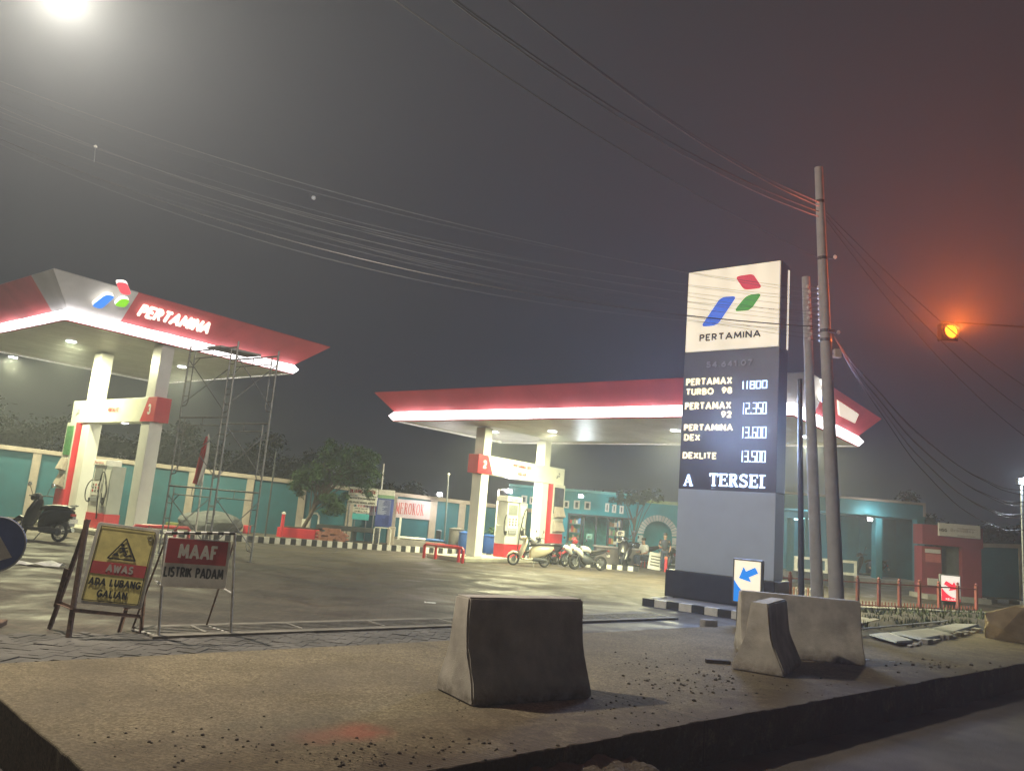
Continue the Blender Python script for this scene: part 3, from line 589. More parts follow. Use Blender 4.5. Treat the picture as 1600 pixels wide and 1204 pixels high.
# ================================================================== CANOPIES
strip_m = E('canopy_light_strip', (1.0, 0.94, 0.94), 3.2)
def strip_nodes():
    n = strip_m.node_tree.nodes; l = strip_m.node_tree.links; g = n.new('ShaderNodeNewGeometry'); t = n.new('ShaderNodeTexNoise'); t.inputs['Scale'].default_value = 1.1; t.inputs['Detail'].default_value = 3; l.new(g.outputs['Position'], t.inputs['Vector'])
    r = n.new('ShaderNodeMapRange'); r.inputs['From Min'].default_value = .35; r.inputs['From Max'].default_value = .65; r.inputs['To Min'].default_value = 2.0; r.inputs['To Max'].default_value = 5.2; l.new(t.outputs['Fac'], r.inputs['Value']); l.new(r.outputs['Result'], n['Principled BSDF'].inputs['Emission Strength'])
strip_nodes()
dl_m = E('downlight', (0.95, 1.0, 0.97), 14)
logo_lit = (M('lit_logo_red', (0.7, 0.04, 0.06), emit=0.9, ecol=(1, 0.10, 0.14), var=0), M('lit_logo_blue', (0.03, 0.2, 0.8), emit=0.9, ecol=(0.05, 0.30, 1.0), var=0), M('lit_logo_green', (0.2, 0.6, 0.02), emit=0.8, ecol=(0.30, 0.85, 0.01), var=0))
logo_edge = E('logo_lit_edge', (1, 0.95, 0.85), 1.6)
def canopy(name, label, N, LU, LV, zs, over, rise, lights, wu, wv, gu=None):
    root = empty(name, N, 0.0, label, 'canopy')
    N = Vector((N[0], N[1], 0)); sh = 0.32
    def C(a, b, z, o): return N + UV * (a * LU + (o if a else -o)) + VV * (b * LV + (o if b else -o)) + ZV * z
    cs = [(0, 0), (1, 0), (1, 1), (0, 1)]
    # soffit sheet, split into long panels
    npn = max(6, int(LV / 1.0))
    for i in range(npn):
        a = C(0, 0, zs + 0.06, 0); b0, b1 = i / npn, (i + 1) / npn
        q = [a + VV * LV * b0 + VV * .012, a + UV * LU + VV * LV * b0 + VV * .012, a + UV * LU + VV * LV * b1 - VV * .012, a + VV * LV * b1 - VV * .012]
        b = MB(); b.add([tuple(p) for p in q] + [tuple(p + ZV * .03) for p in q], [(3, 2, 1, 0), (4, 5, 6, 7), (0, 1, 5, 4), (1, 2, 6, 5), (2, 3, 7, 6), (3, 0, 4, 7)])
        b.build('soffit_panel', soffitm, root, world=True)
    rb_ = MB(); q = [C(a, b, zs + .30, -.02) for a, b in cs]; qt = [C(a, b, zs + sh + rise - .15, over * .6) for a, b in cs]
    rb_.add([tuple(p) for p in q + qt], [(3, 2, 1, 0), (4, 5, 6, 7)]); rb_.build('roof', M('roof_sheet', (0.3, 0.3, 0.3)), root, world=True)
    for i in range(4):                                    # four sides: bottom edge run from corner i to i+1
        (a0, b0), (a1, b1) = cs[i], cs[(i + 1) % 4]
        B0, B1 = C(a0, b0, zs, 0), C(a1, b1, zs, 0); L = (B1 - B0).length; d = (B1 - B0).normalized(); out = (C(a0, b0, 0, 1) + C(a1, b1, 0, 1) - C(a0, b0, 0, 0) - C(a1, b1, 0, 0)).normalized()
        # light panels of the glowing edge strip
        n = max(4, round(L / 1.25)); 
        for k in range(n):
            t0, t1 = k / n, (k + 1) / n; g0 = 0.0 if k == 0 else 0.012; g1 = 0.0 if k == n - 1 else 0.012
            def ringp(t, g):
                base = B0 + (B1 - B0) * t + d * g
                e = (0.13 if t in (0.0, 1.0) else 0.0) * (-1 if t == 0.0 else 1)
                return [base, base + out * 0.13 + ZV * sh / 2 + d * e, base + ZV * sh, base - out * 0.05 + ZV * sh, base - out * 0.05]
            r0, r1 = ringp(t0, g0), ringp(t1, -g1); b = MB(); vs = [tuple(p) for p in r0 + r1]
            b.add(vs, [(j, (j + 1) % 5, (j + 1) % 5 + 5, j + 5) for j in range(5)] + [(4, 3, 2, 1, 0), (5, 6, 7, 8, 9)]); b.build('light_panel', strip_m, root, world=True)
        tr = MB(); tr.tube([B0 - out * .02 - ZV * .01, B1 - out * .02 - ZV * .01], 0.025, 6); tr.build('edge_trim', redp if i in (0, 3) else soffitm, root, world=True)
        li = MB(); v0, v1 = B0 - out * .052, B1 - out * .052
        li.add([tuple(p) for p in (v0, v1, v1 - out * .02, v0 - out * .02, v0 + ZV * .33, v1 + ZV * .33, v1 - out * .02 + ZV * .33, v0 - out * .02 + ZV * .33)], [(0, 3, 2, 1), (4, 5, 6, 7), (0, 1, 5, 4), (1, 2, 6, 5), (2, 3, 7, 6), (3, 0, 4, 7)]); li.build('inner_lip', soffitm, root, world=True)
        # fascia: bottom at strip top, leaning outwards
        F0, F1 = C(a0, b0, zs + sh + .01, .0), C(a1, b1, zs + sh + .01, .0); T0, T1 = C(a0, b0, zs + sh + rise, over), C(a1, b1, zs + sh + rise, over)
        pl = Plane(F0, d, (T0 + T1) / 2 - (F0 + F1) / 2)
        H = sqrt(rise ** 2 + over ** 2)
        wb0 = wb1 = 0                                       # white corner stretches at corner N only: (foot, head) measured from it
        if i == 0: wb0 = pl.at(*wu[0])[0]; wt0 = pl.at(*wu[1])[0]
        if i == 3: wb1 = L - pl.at(*wv[0])[0]; wt1 = L - pl.at(*wv[1])[0]
        def fp(poly, nm, mt):
            b = MB(); b.prism(poly, -0.04, 0.0, pl.mat(0, 0, 0)); b.build(nm, mt, root, world=True)
        def split(x0, x1, t0, t1, nm, mt, parts):
            for j in range(parts):
                f0, f1 = j / parts, (j + 1) / parts; g = 0.004
                fp([(x0 + (x1 - x0) * f0 + g, 0), (x0 + (x1 - x0) * f1 - g, 0), (t0 + (t1 - t0) * f1 - g, H), (t0 + (t1 - t0) * f0 + g, H)], nm, mt)
        xs0, xs1, xt0, xt1 = (wb0, L, wt0, L + over) if wb0 else ((0, L - wb1, -over, L - wt1) if wb1 else (0, L, -over, L + over))
        if wb0: split(0, wb0, -over, wt0, 'white_fascia_panel', fwhite, 1)
        if wb1: split(L - wb1, L, L - wt1, L + over, 'white_fascia_panel', fwhite, 1)
        split(xs0, xs1, xt0, xt1, 'red_fascia_panel', fred, 2)
        if i == 0: side0 = pl
    for (px, py) in lights:
        q = P(px, py, zs); b = MB(); b.lathe([(0.13, zs + 0.035), (0.15, zs + 0.04), (0.15, zs + 0.062), (0.02, zs + 0.062)], 20, Matrix.Translation((q.x, q.y, 0)))
        b.build('downlight', dl_m, root, world=True)
        lo = lamp_point('downlight_lamp', (q.x - root.location.x, q.y - root.location.y, zs - 0.02 - root.location.z), LW, (1.0, 0.97, 0.56), kind='AREA', size=0.3); lo.parent = root
    return root, side0
LW = 780
c1N = P(102, 499, 6.1); c1N.z = 0
can1, c1pl = canopy('fuel_canopy', 'left red and white fuel station canopy with glowing edge and scaffold tower in front', c1N, 7.9, 9.2, 6.1, 0.85, 0.80,
    [(111, 536), (284, 575), (20, 560)], ((190, 500), (213, 463)), ((80, 485), (52, 435)))
c2N = P(1240, 648, 4.7); c2N.z = 0
can2, c2pl = canopy('fuel_canopy', 'long middle canopy with glowing edge running behind the price totem', c2N, 6.4, 14.3, 4.7, 0.55, 0.62,
    [(863, 676), (1055, 675), (772, 677), (1150, 672), (1262, 685)], ((1272, 645), (1290, 606)), ((1180, 643), (1160, 600)))
# logo and name on the left canopy, standing off the fascia
def canopy_sign(pl, root, spots, word, wpx, h):
    for k, (nm, pts) in enumerate(spots):
        pp = fillet([pl.at(*q) for q in pts], 0.12)
        plate(pl, pp, 0.10, 0.22, nm, logo_edge, root); plate(pl, pp, 0.225, 0.235, nm, logo_lit[k], root)
    if word:
        x0, y0 = pl.at(*wpx[0]); x1, y1 = pl.at(*wpx[1])
        put_text(word, pl, x0, h[0], x1 - x0, h[1], E('canopy_letters', (1.0, 0.93, 0.80), 1.3), root, bold=0.0, depth=0.08, off=0.05)
canopy_sign(c1pl, can1, [('red_logo_piece', [(178, 433), (196, 434), (203, 453), (187, 452)]), ('blue_logo_piece', [(163, 452), (178, 455), (156, 475), (140, 470)]), ('green_logo_piece', [(188, 458), (201, 461), (193, 473), (175, 469)])],
    'PERTAMINA', ((216, 485), (327, 511)), (0.42, 0.46))
canopy_sign(c2pl, can2, [('red_logo_piece', [(1275, 588), (1284, 587), (1287, 603), (1279, 600)]), ('blue_logo_piece', [(1274, 606), (1286, 604), (1276, 622), (1273, 618)]), ('green_logo_piece', [(1280, 625), (1289, 609), (1291, 612), (1287, 626)])],
    None, None, None)
x0, y0 = c2pl.at(1304, 636); x1, y1 = c2pl.at(1336, 655)
plate(c2pl, [c2pl.at(1305, 622), c2pl.at(1337, 643), c2pl.at(1331, 657), c2pl.at(1307, 645)], 0.05, 0.12, 'name_panel', E('name_panel', (1, 0.86, 0.70), 0.62), can2)

# ================================================================== GANTRIES WITH DISPENSERS
def bezier(p0, p1, p2, p3, n=14):
    p0, p1, p2, p3 = map(Vector, (p0, p1, p2, p3)); out = []
    for i in range(n + 1):
        t = i / n; out.append(p0 * (1 - t) ** 3 + p1 * 3 * t * (1 - t) ** 2 + p2 * 3 * t * t * (1 - t) + p3 * t ** 3)
    return out
pumpw = M('pump_white_panel', (0.62, 0.62, 0.56), 0.35, 0.05, 4, dirt=0.15); greyp = M('grey_plastic', (0.25, 0.26, 0.27), 0.5, 0.1)
def dispenser(loc, rz, side, label):
    r = empty('fuel_dispenser', loc, rz, label, 'fuel dispenser', 'fuel dispensers'); s = side
    def B(x0, x1, y0, y1, z0, z1, nm, mt, bev=0.006): return MB().box(x0, x1, min(y0 * s, y1 * s), max(y0 * s, y1 * s), z0, z1).build(nm, mt, r, bev=bev)
    B(-.65, .65, -.25, .25, 0, .48, 'base', redp)
    B(-.65, .12, -.23, .23, .48, 1.15, 'lower_cabinet', pumpw); B(-.60, .08, -.22, .22, 1.15, 2.02, 'upper_cabinet', pumpw)
    B(.14, .63, -.22, .22, .48, 2.02, 'hose_cabinet', M('pump_grey_panel', (0.36, 0.38, 0.37), 0.4, 0.1, 4))
    B(-.68, .2, -.26, .26, 2.03, 2.22, 'header_sign', signw, .01)
    pl = Plane(Vector((-.68, .265 * s, 0)) if s < 0 else Vector((.2, .265, 0)), (1, 0, 0) if s < 0 else (-1, 0, 0), ZV)
    def T_(sx, x, y, w, h, mt, off=.004, bold=0):                     # on the served side
        b = text_mesh(sx, w, h, bold, 0.003); mt4 = pl.mat(x, y, off); b.v = [tuple(mt4 @ Vector(v)) for v in b.v]; b.build('lettering', mt, r, fix=False)
    B(-.52, .0, .22, .235, 1.55, 1.92, 'screen', M('display_grey', (0.20, 0.21, 0.19), 0.25, 0.1, emit=0.05, ecol=(.6, .65, .55)), .004)
    B(-.56, .06, .235, .25, 1.05, 1.50, 'keypad_panel', whitep, .004)
    for i in range(3):
        for j in range(3): B(-.49 + i * .19, -.41 + i * .19, .25, .258, 1.16 + j * .1, 1.225 + j * .1, 'key', signk if (i + j) % 3 else redp, .002)
    B(-.5, -.02, .235, .27, .84, 1.0, 'nozzle_shelf', greyp, .01)
    B(.22, .56, .222, .235, .72, 1.9, 'hose_panel', pumpw, .01)
    B(.30, .42, .236, .245, 1.42, 1.52, 'price_label', greyp, .002)
    h = MB(); h.tube(bezier((.15, .26 * s, .3), (.10, .42 * s, 1.9), (.5, .42 * s, 2.3), (.55, .27 * s, 1.2)), 0.018, 6); h.build('hose', rubber, r, smooth=True)
    h = MB(); h.tube(bezier((-.62, .22 * s, 1.55), (-.95, .34 * s, 1.4), (-.85, .3 * s, .7), (-.62, .24 * s, .85)), 0.018, 6); h.build('hose', rubber, r, smooth=True)
    h = MB(); h.tube(bezier((.55, .27 * s, 1.2), (.6, .3 * s, .8), (.45, .3 * s, .6), (.38, .28 * s, .95)), 0.018, 6); h.build('hose', rubber, r, smooth=True)
    nz_ = MB(); nz_.box(.30, .40, .24 * s if s > 0 else -.30, .30 * s if s > 0 else -.24, .82, 1.0); nz_.tube([(.34, .28 * s, .98), (.33, .3 * s, 1.06), (.30, .3 * s, 1.14)], 0.015, 6); nz_.tube([(.37, .3 * s, .9), (.44, .3 * s, .86), (.40, .3 * s, .78)], .01, 5); nz_.build('nozzle', plastic, r, bev=.01)
    nz_ = MB(); nz_.box(-.66, -.58, .2 * s if s > 0 else -.26, .26 * s if s > 0 else -.2, .8, .96); nz_.build('nozzle', plastic, r, bev=.01)
    T_('Pertalite', .12, 2.07, .6, .1, signr)
    return r
def gantry(label, near, rz, s, L, zb, bh, texts, num, cw, cwy, totem_h, dlabel, poster, tot_len=0.75, zsoff=6.1):
    """local x runs from the near end to the far end; s = side (+1 left, -1 right) that faces the camera; y=0 is that face"""
    ilab = 'concrete pump island under the %s canopy' % ('left' if num == '3' else 'middle')
    isl = empty('pump_island', near, rz, ilab, 'pump island')
    MB().box(-0.9, L + .55, min(.55 * s, -1.2 * s), max(.55 * s, -1.2 * s), 0, .15).build('slab', M('pump_island_concrete', (0.34, 0.33, 0.28), 0.85, 0.15, 3, 0.2, 40, dirt=.3), isl, bev=.03)
    r = empty('pump_gantry', Vector(near) + ZV * 0.15, rz, label, 'pump gantry'); z0 = 0.15
    def Bx(x0, x1, y0, y1, za, zc, nm, mt, bev=0.008, par=None): return MB().box(x0, x1, min(y0 * s, y1 * s), max(y0 * s, y1 * s), za - z0, zc - z0).build(nm, mt, par or r, bev=bev)
    yb = -cwy - 0.06
    for xx in (0.28, L - tot_len - cw - 0.12):
        Bx(xx, xx + cw, -.04, -.04 - cwy, .15, zsoff, 'column', colw, .015)
    Bx(0.0, 0.42, 0, yb, zb, zb + bh, 'beam_end', redp); Bx(0.42, L, 0, yb, zb, zb + bh, 'beam', beamw)
    o = Vector((0, 0, 0)) if s < 0 else Vector((L, 0, 0)); plf = Plane(o, (1, 0, 0) if s < 0 else (-1, 0, 0), ZV)
    X = (lambda x: x) if s < 0 else (lambda x: L - x)
    def PT(poly, off0, off1, nm, mt): b = MB(); b.prism(poly, off0, off1, plf.mat(0, -z0, 0)); b.build(nm, mt, r)
    PT([(X(.0), zb + .004), (X(.86), zb + .004), (X(.52), zb + bh - .004), (X(.0), zb + bh - .004)], .002, .012, 'red_end_panel', redp)
    def PTT(t, cx, y, w, h, mt, bold=.01):
        b = text_mesh(t, w, h, bold, .004); m4 = plf.mat(X(cx) - w / 2, y - z0, .014); b.v = [tuple(m4 @ Vector(v)) for v in b.v]; b.build('lettering', mt, r, fix=False)
    PTT(num, .36, zb + bh * .27, .19, bh * .46, whitep, .03)
    for t, cx, y, w, h in texts: PTT(t, cx, y, w, h, M('deep_red_print', (.30, .01, .015), .5, .05), .03)
    # small emblem at the far end of the beam
    for k, (kk, mt) in enumerate((('red', greyp), ('blue', greyp), ('green', greyp))):
        PT([(X(L - .45) + (a - .5) * .4, zb + .12 + b * .4) for a, b in LOGO[kk]], .002, .01, 'emblem_piece', mt)
    # white soffit box between the columns with the lit lamp under the beam
    lx = L * .40; b = MB(); b.lathe([(.09, zb - z0 - .015), (.11, zb - z0), (.02, zb - z0 + .005)], 16, Matrix.Translation((lx, -.25 * s, 0))); b.build('beam_downlight', E('beam_downlight', (1, .86, .95), 9), r)
    lo = lamp_point('beam_lamp', (lx, -.25 * s, zb - z0 - .04), 25, (1, .98, .74), kind='AREA', size=.2); lo.parent = r
    # far end cabinet: red flank towards the pumps, white face with poster and leaflet boxes
    xt = L - tot_len; zt = zb - .004
    Bx(xt, L - .02, .10, -cwy, .15, zt, 'cabinet', pumpw); Bx(xt - .03, xt, .11, -cwy * .4, .15, zt, 'red_flank', redp)
    zl = .15 + (zt - .15) * .33; Bx(xt + .0, L - .03, .102, .118, .16, zl, 'red_foot_panel', redp)
    Bx(xt + .12, L - .12, .102, .125, zt - 1.15, zt - .12, 'poster', poster)
    for kz in (zl + .06, zl + .62):
        b = MB(); x0_, x1_ = xt + .14, L - .14
        b.add([(x0_, .118 * s, kz - z0), (x1_, .118 * s, kz - z0), (x1_, .30 * s, kz + .06 - z0), (x0_, .30 * s, kz + .06 - z0), (x0_, .118 * s, kz + .45 - z0), (x1_, .118 * s, kz + .45 - z0), (x1_, .16 * s, kz + .45 - z0), (x0_, .16 * s, kz + .45 - z0)],
              [(0, 3, 2, 1), (4, 5, 6, 7), (0, 1, 5, 4), (1, 2, 6, 5), (2, 3, 7, 6), (3, 0, 4, 7)]); b.build('leaflet_box', cream, r, bev=.006)
    # bent red guard rail in front of the near end
    g = empty('guard_rail', Vector(near), rz, 'bent red steel guard rail at the end of the %s pump island' % ('left' if num == '3' else 'middle'), 'guard rail')
    for dx, y0_, y1_ in ((-1.25, .75, -1.0), (-1.0, .35, -.7)):
        pts = [(dx, y0_ * s, 0), (dx, y0_ * s, .42), (dx, (y0_ - .06) * s, .48), (dx, (y1_ + .06) * s, .48), (dx, y1_ * s, .42), (dx, y1_ * s, 0)]
        MB().tube(pts, .05, 8).build('rail', redp, g, smooth=True)
    dispenser(Matrix.Translation(Vector(near)) @ Matrix.Rotation(rz, 4, 'Z') @ Vector(((L - tot_len + .2) * .5 + .1, -(.22) * s, .15)), rz + (pi if s > 0 else 0), -1 if s > 0 else s, dlabel)
    return r
pg = M('green_poster', (0.06, 0.20, 0.07), 0.4, 0.5, 9); pk = M('dark_poster', (0.02, 0.025, 0.04), 0.3, 0.8, 7)
g1n = P(240, 658, 3.62); g1n.z = 0; g1pl = Plane(g1n, VV, ZV); g1L = g1pl.at(110.5, 657)[0]
g2n = P(746, 738, 3.06); g2n.z = 0; g2pl = Plane(g2n, UV, ZV); g2L = g2pl.at(881, 757)[0]
print('G1', g1n, g1L, g1pl.at(110, 657), g1pl.at(117, 622), 'G2', g2n, g2L, g2pl.at(881, 757), g2pl.at(881, 735))
gantry('white pump gantry marked 3 under the left canopy', g1n, math.atan2(VV.y, VV.x), 1, g1L, 3.62, 0.78, [('PERTALITE', g1L * .47, 3.95, .75, .17)], '3', .55, .42, 0, 'fuel dispenser with looped black hose under the left canopy', pg)
gantry('white pump gantry marked 2 under the middle canopy', g2n, math.atan2(UV.y, UV.x), -1, g2L, 3.06, 0.66, [('PERTAMINA DEX', g2L * .47, 3.46, 1.15, .13), ('SOLAR', g2L * .47, 3.18, .55, .13)], '2', .42, .42, 0, 'fuel dispenser behind the cream scooter under the middle canopy', pk, tot_len=.9, zsoff=4.72)

# ================================================================== NIGHT AIR
hz = bpy.data.materials.new('thin_night_haze'); hz.use_nodes = True; hn = hz.node_tree.nodes; hn.clear()
ho = hn.new('ShaderNodeOutputMaterial'); hv = hn.new('ShaderNodeVolumePrincipled')
hv.inputs['Color'].default_value = (0.86, 0.92, 1.0, 1); hv.inputs['Density'].default_value = 0.0046; hv.inputs['Anisotropy'].default_value = 0.45
hz.node_tree.links.new(hv.outputs['Volume'], ho.inputs['Volume'])
tag(MB().box(-235, 235, -32, 245, -1.4, 16).build('haze', hz), kind='stuff')

# ================================================================== LAMPS
lampw = E('street_lamp_lens', (0.85, 0.93, 1.0), 30)
q = Vector((0, 0, CAM_H)) + ray(100, -20) * 9.3
sl = empty('street_lamp', (-10.2, 8.9, 0), 0, 'tall white street lamp glaring at the top left corner of the yard', 'street lamp')
lx, ly, lz = q.x + 10.2, q.y - 8.9, q.z
MB().tube([(0, 0, -.3), (0, 0, 4), (0, 0, 7.3)], [.10, .085, .06], 12).build('pole', steel, sl, smooth=True)
MB().tube(bezier((0, 0, 7.25), (0, 0, 8.0), (1.2, 0, lz + .45), (lx - .35, ly, lz + .16), 12), .035, 8).build('arm', steel, sl, smooth=True)
MB().loft([(lx - .5, ly, lz + .15, .06, .05), (lx - .3, ly, lz + .13, .13, .07), (lx + .2, ly, lz + .11, .15, .06), (lx + .38, ly, lz + .1, .08, .04)]).build('lamp_head', dsteel, sl, smooth=True)
MB().box(lx - .2, lx + .2, ly - .1, ly + .1, lz + .02, lz + .06).build('lens', lampw, sl)
lo = lamp_point('street_lamp_light', (lx, ly, lz - .08), 3400, (1.0, 0.90, 0.72), r=.12); lo.parent = sl

q = Vector((0, 0, CAM_H)) + ray(1485, 518) * 17
ts = empty('traffic_signal', (q.x + 5.0, q.y + .3, 0), 0, 'amber flashing traffic signal glowing orange on a thin mast arm', 'traffic signal')
ox, oy, oz = -5.0, -.3, q.z
amb = E('amber_lens', (1.0, 0.19, 0.012), 5.5)
MB().tube([(0, 0, -.3), (0, 0, oz + .25)], [.07, .045], 10).build('pole', blackp, ts, smooth=True)
MB().tube([(0, 0, oz + .2), (-2.6, -.1, oz + .32), (ox - .1, oy + .12, oz + .25)], [.025, .02, .018], 8).build('arm', blackp, ts, smooth=True)
b = MB(); b.box(ox - .19, ox + .19, oy + .02, oy + .2, oz - .2, oz + .2); b.build('housing', plastic, ts, bev=.02)
b = MB(); b.lathe([(.15, 0), (.14, .04), (.08, .075), (.01, .085)], 20, Matrix.Translation((ox, oy + .02, oz)) @ Matrix.Rotation(pi / 2, 4, 'X')); b.build('amber_lens', amb, ts, smooth=True)
b = MB(); b.lathe([(.17, 0), (.17, .10), (.163, .10), (.163, 0)], 20, Matrix.Translation((ox, oy + .02, oz)) @ Matrix.Rotation(pi / 2, 4, 'X')); b.build('visor', plastic, ts, smooth=True)
lo = lamp_point('signal_light', (ox, oy - .24, oz), 3000, (1.0, 0.15, 0.012), r=.08, kind='SPOT'); lo.parent = ts
hd_ = Vector((-q.x, -q.y, 0)).normalized(); lo.data.spot_size = radians(120); lo.data.spot_blend = .55; lo.rotation_euler = (hd_ + ZV * tan(radians(27))).to_track_quat('-Z', 'Y').to_euler()

def small_lamp(px, py, t, watts, col, label, foot=None, wall=False, r=.09, glow=30):
    q = Vector((0, 0, CAM_H)) + ray(px, py) * t
    base = Vector(foot) if foot else Vector((q.x, q.y, 0))
    o = empty('flood_lamp', base, 0, label, 'lamp'); l = q - base
    if wall: MB().tube([(0, .14, l.z), (0, .6, l.z + .02)], .025, 6).build('bracket', steel, o)
    elif foot is None: MB().tube([(0, .12, -.05), (0, .12, l.z + .05)], .035, 8).build('pole', steel, o, smooth=True)
    else: MB().tube([(0, 0, 0), (0, 0, l.z + .02), (l.x, l.y + .1, l.z + .04)], .03, 8).build('pole', wpipe, o, smooth=True)
    b = MB(); b.box(l.x - .13, l.x + .13, l.y + .02, l.y + .16, l.z - .09, l.z + .10); b.build('lamp_head', dsteel, o, bev=.015)
    b = MB(); b.loft([(l.x - .075, l.y, l.z, .02, .045), (l.x + .075, l.y, l.z, .02, .045)]); b.build('lens', E('lens' + str(px), col, glow), o)
    lo = lamp_point('flood_light', (l.x, l.y - .12, l.z), watts, col, r=.06); lo.parent = o
    return o
small_lamp(687, 772, 33.5, 120, (1, .93, .95), 'small white lamp shining just above the teal perimeter wall', wall=True)
f = P(776, 876); small_lamp(796, 767, 30.5, 160, (1, .90, .92), 'white lamp on a bent pipe post behind the middle pump gantry', foot=(Vector((0, 0, CAM_H)) + ray(777, 790) * 30.5) * Vector((1, 1, 0)).magnitude / sqrt(2) if False else Vector(((Vector((0, 0, CAM_H)) + ray(777, 790) * 30.5).x, (Vector((0, 0, CAM_H)) + ray(777, 790) * 30.5).y, 0)))
small_lamp(908, 775, 36.2, 220, (.86, .97, 1), 'bright floodlight in front of the turquoise kiosk wall', wall=True)
small_lamp(1360, 811, 35.8, 110, (1, .92, .86), 'bright lamp under the porch beam of the teal building', wall=True)
rl = small_lamp(1600, 752, 22, 260, (.75, .88, 1), 'blue white lamp at the right edge beside the drooping cables', glow=60)

# ================================================================== PERIMETER WALL
wall_id = [0]
def wall(label, xs, base_y, top_y, tealness=True, capd=.16, name='perimeter_wall', skip=()):
    """columns stand on the sight lines xs (pixels); base_y/top_y give the foot and head of the wall there"""
    pts = [P(x, base_y(x)) for x in xs]; c = (pts[0] + pts[-1]) / 2
    w = empty(name, c, 0, label, 'wall')
    hs = []
    for x, p in zip(xs, pts):
        d = ray(x, top_y(x)); t = p.y / d.y; hs.append(CAM_H + d.z * t)
    for i, (p, h) in enumerate(zip(pts, hs)):
        a = pts[min(i + 1, len(pts) - 1)] - pts[max(i - 1, 0)]; ang = math.atan2(a.y, a.x)
        MB().box(-.15, .15, -.14, .14, 0, h - .17, Matrix.Translation(p) @ Matrix.Rotation(ang, 4, 'Z')).build('column', cream, w, world=True, bev=.012)
        if i < len(pts) - 1:
            a = pts[i + 1] - p; L = a.length; ang = math.atan2(a.y, a.x); m4 = Matrix.Translation(p) @ Matrix.Rotation(ang, 4, 'Z'); h1 = hs[i + 1]
            b = MB(); b.add([(0.15, -.07, 0), (L - .15, -.07, 0), (L - .15, .07, 0), (.15, .07, 0), (.15, -.07, h - .17), (L - .15, -.07, h1 - .17), (L - .15, .07, h1 - .17), (.15, .07, h - .17)],
                  [(0, 3, 2, 1), (4, 5, 6, 7), (0, 1, 5, 4), (1, 2, 6, 5), (2, 3, 7, 6), (3, 0, 4, 7)], m4); b.build('wall_panel', teal, w, world=True)
            b = MB(); b.add([(-.0, -.155, h - .168), (L, -.155, h1 - .168), (L, .155, h1 - .168), (0, .155, h - .168), (0, -.155, h), (L, -.155, h1), (L, .155, h1), (0, .155, h)],
                  [(0, 3, 2, 1), (4, 5, 6, 7), (0, 1, 5, 4), (1, 2, 6, 5), (2, 3, 7, 6), (3, 0, 4, 7)], m4); b.build('coping', cream, w, world=True, bev=.01)
    return w, pts, hs
bw = lambda x: 806 + 0.0735 * x
tw = lambda x: 695 + 0.1196 * x
wA, wpts, whs = wall('teal perimeter wall with cream columns behind the pumps and scaffold', [-240, -150, -55, 42, 124, 205, 289, 381, 464, 541, 608, 671, 716, 776, 840], bw, tw)
bw2 = lambda x: 930 + 0.085 * (x - 1528); tw2 = lambda x: 848 + 0.03 * (x - 1528)
wall('short teal wall with cream column at the right behind the kiosk', [1518, 1597, 1690, 1800], bw2, tw2)

# banner MEROKOK on the wall
wp = Plane(wpts[8], (wpts[11] - wpts[8]), ZV); wp.o = wp.o + wp.n * .12
q = [wp.at(x, y) for x, y in ((555, 800), (672, 812), (672, 780), (555, 770))]
bn = empty('banner', wp.pt(*q[0]), 0, 'pale banner with red serif words hung on the teal wall', 'banner')
bx0, by0 = wp.at(556, 797); bx1, by1 = wp.at(671, 812); bt = wp.at(671, 785)[1]
plate(wp, rect(bx0, bx1, by1, bt + .05), 0, .02, 'cloth', M('pale_banner_cloth', (0.50, 0.42, 0.46), 0.8, 0.1, 3), bn)
mx0, _ = wp.at(618, 800); mx1, _ = wp.at(662, 800)
serif('MEROKOK', wp, mx0, by1 + .16, mx1 - mx0, (bt - by1) * .66, signr, bn, off=.022)
dx0, _ = wp.at(558, 800); dx1, _ = wp.at(611, 800)
serif('DILARANG', wp, dx0, by1 + .16, dx1 - dx0, (bt - by1) * .66, signr, bn, off=.022)

# notice boards in front of the wall
def board(name, label, quad_px, foot_y, sheets, posts, z=None):
    (xl, xr, yb, yt) = quad_px; base = P((xl + xr) / 2, foot_y); sl_ = 0.075
    r = empty(name, base, 0, label, 'sign board'); pl = Plane(Vector((base.x, base.y, 0)), (1, sl_ * 0 - .1, 0), ZV)
    return r, pl
nb1, npl = board('notice_board', 'tall notice board of stacked white panels on thin posts before the wall', (546, 590, 0, 0), 851, None, None)
def pxrect(pl, x0, x1, y0, y1):
    a = pl.at(x0, y0); c = pl.at(x1, y1); b_ = pl.at(x0, y1); return (a[0] + b_[0]) / 2, c[0], min(b_[1], c[1]), a[1]
for (x0, x1, yt_, yb_, mt, txt, c) in ((545, 590, 759.5, 772, signw, ['DILARANG MEROKOK'], signr), (544.5, 589, 773.5, 786.5, signw, ['MATIKAN MESIN DAN HANDPHONE', 'DILARANG MENGISI JERIGEN'], signk), (551.5, 577, 791, 799.5, signw, ['AREA WAJIB', 'HELM'], signk), (550.5, 576, 801, 810.5, M('cyan_sheet', (.10, .55, .58), .5, .08), [], signk)):
    X0, X1, Y0, Y1 = pxrect(npl, x0, x1, yt_, yb_)
    plate(npl, rect(X0, X1, Y0, Y1), 0, .03, 'panel', mt, nb1, bev=.008)
    for k, t in enumerate(txt):
        n_ = len(txt); hh = (Y1 - Y0) / n_
        put_text(t, npl, X0 + .08, Y1 - hh * (k + 1) + hh * .25, X1 - X0 - .16, hh * .5, c, nb1, off=.034, bold=.02 if n_ == 1 else 0)
for x in (548, 587): 
    X = npl.at(x, 770)[0]; MB().tube([npl.pt(X, 0, -.03), npl.pt(X, npl.at(x, 762)[1], -.03)], .03, 6).build('post', steel, nb1, world=True)
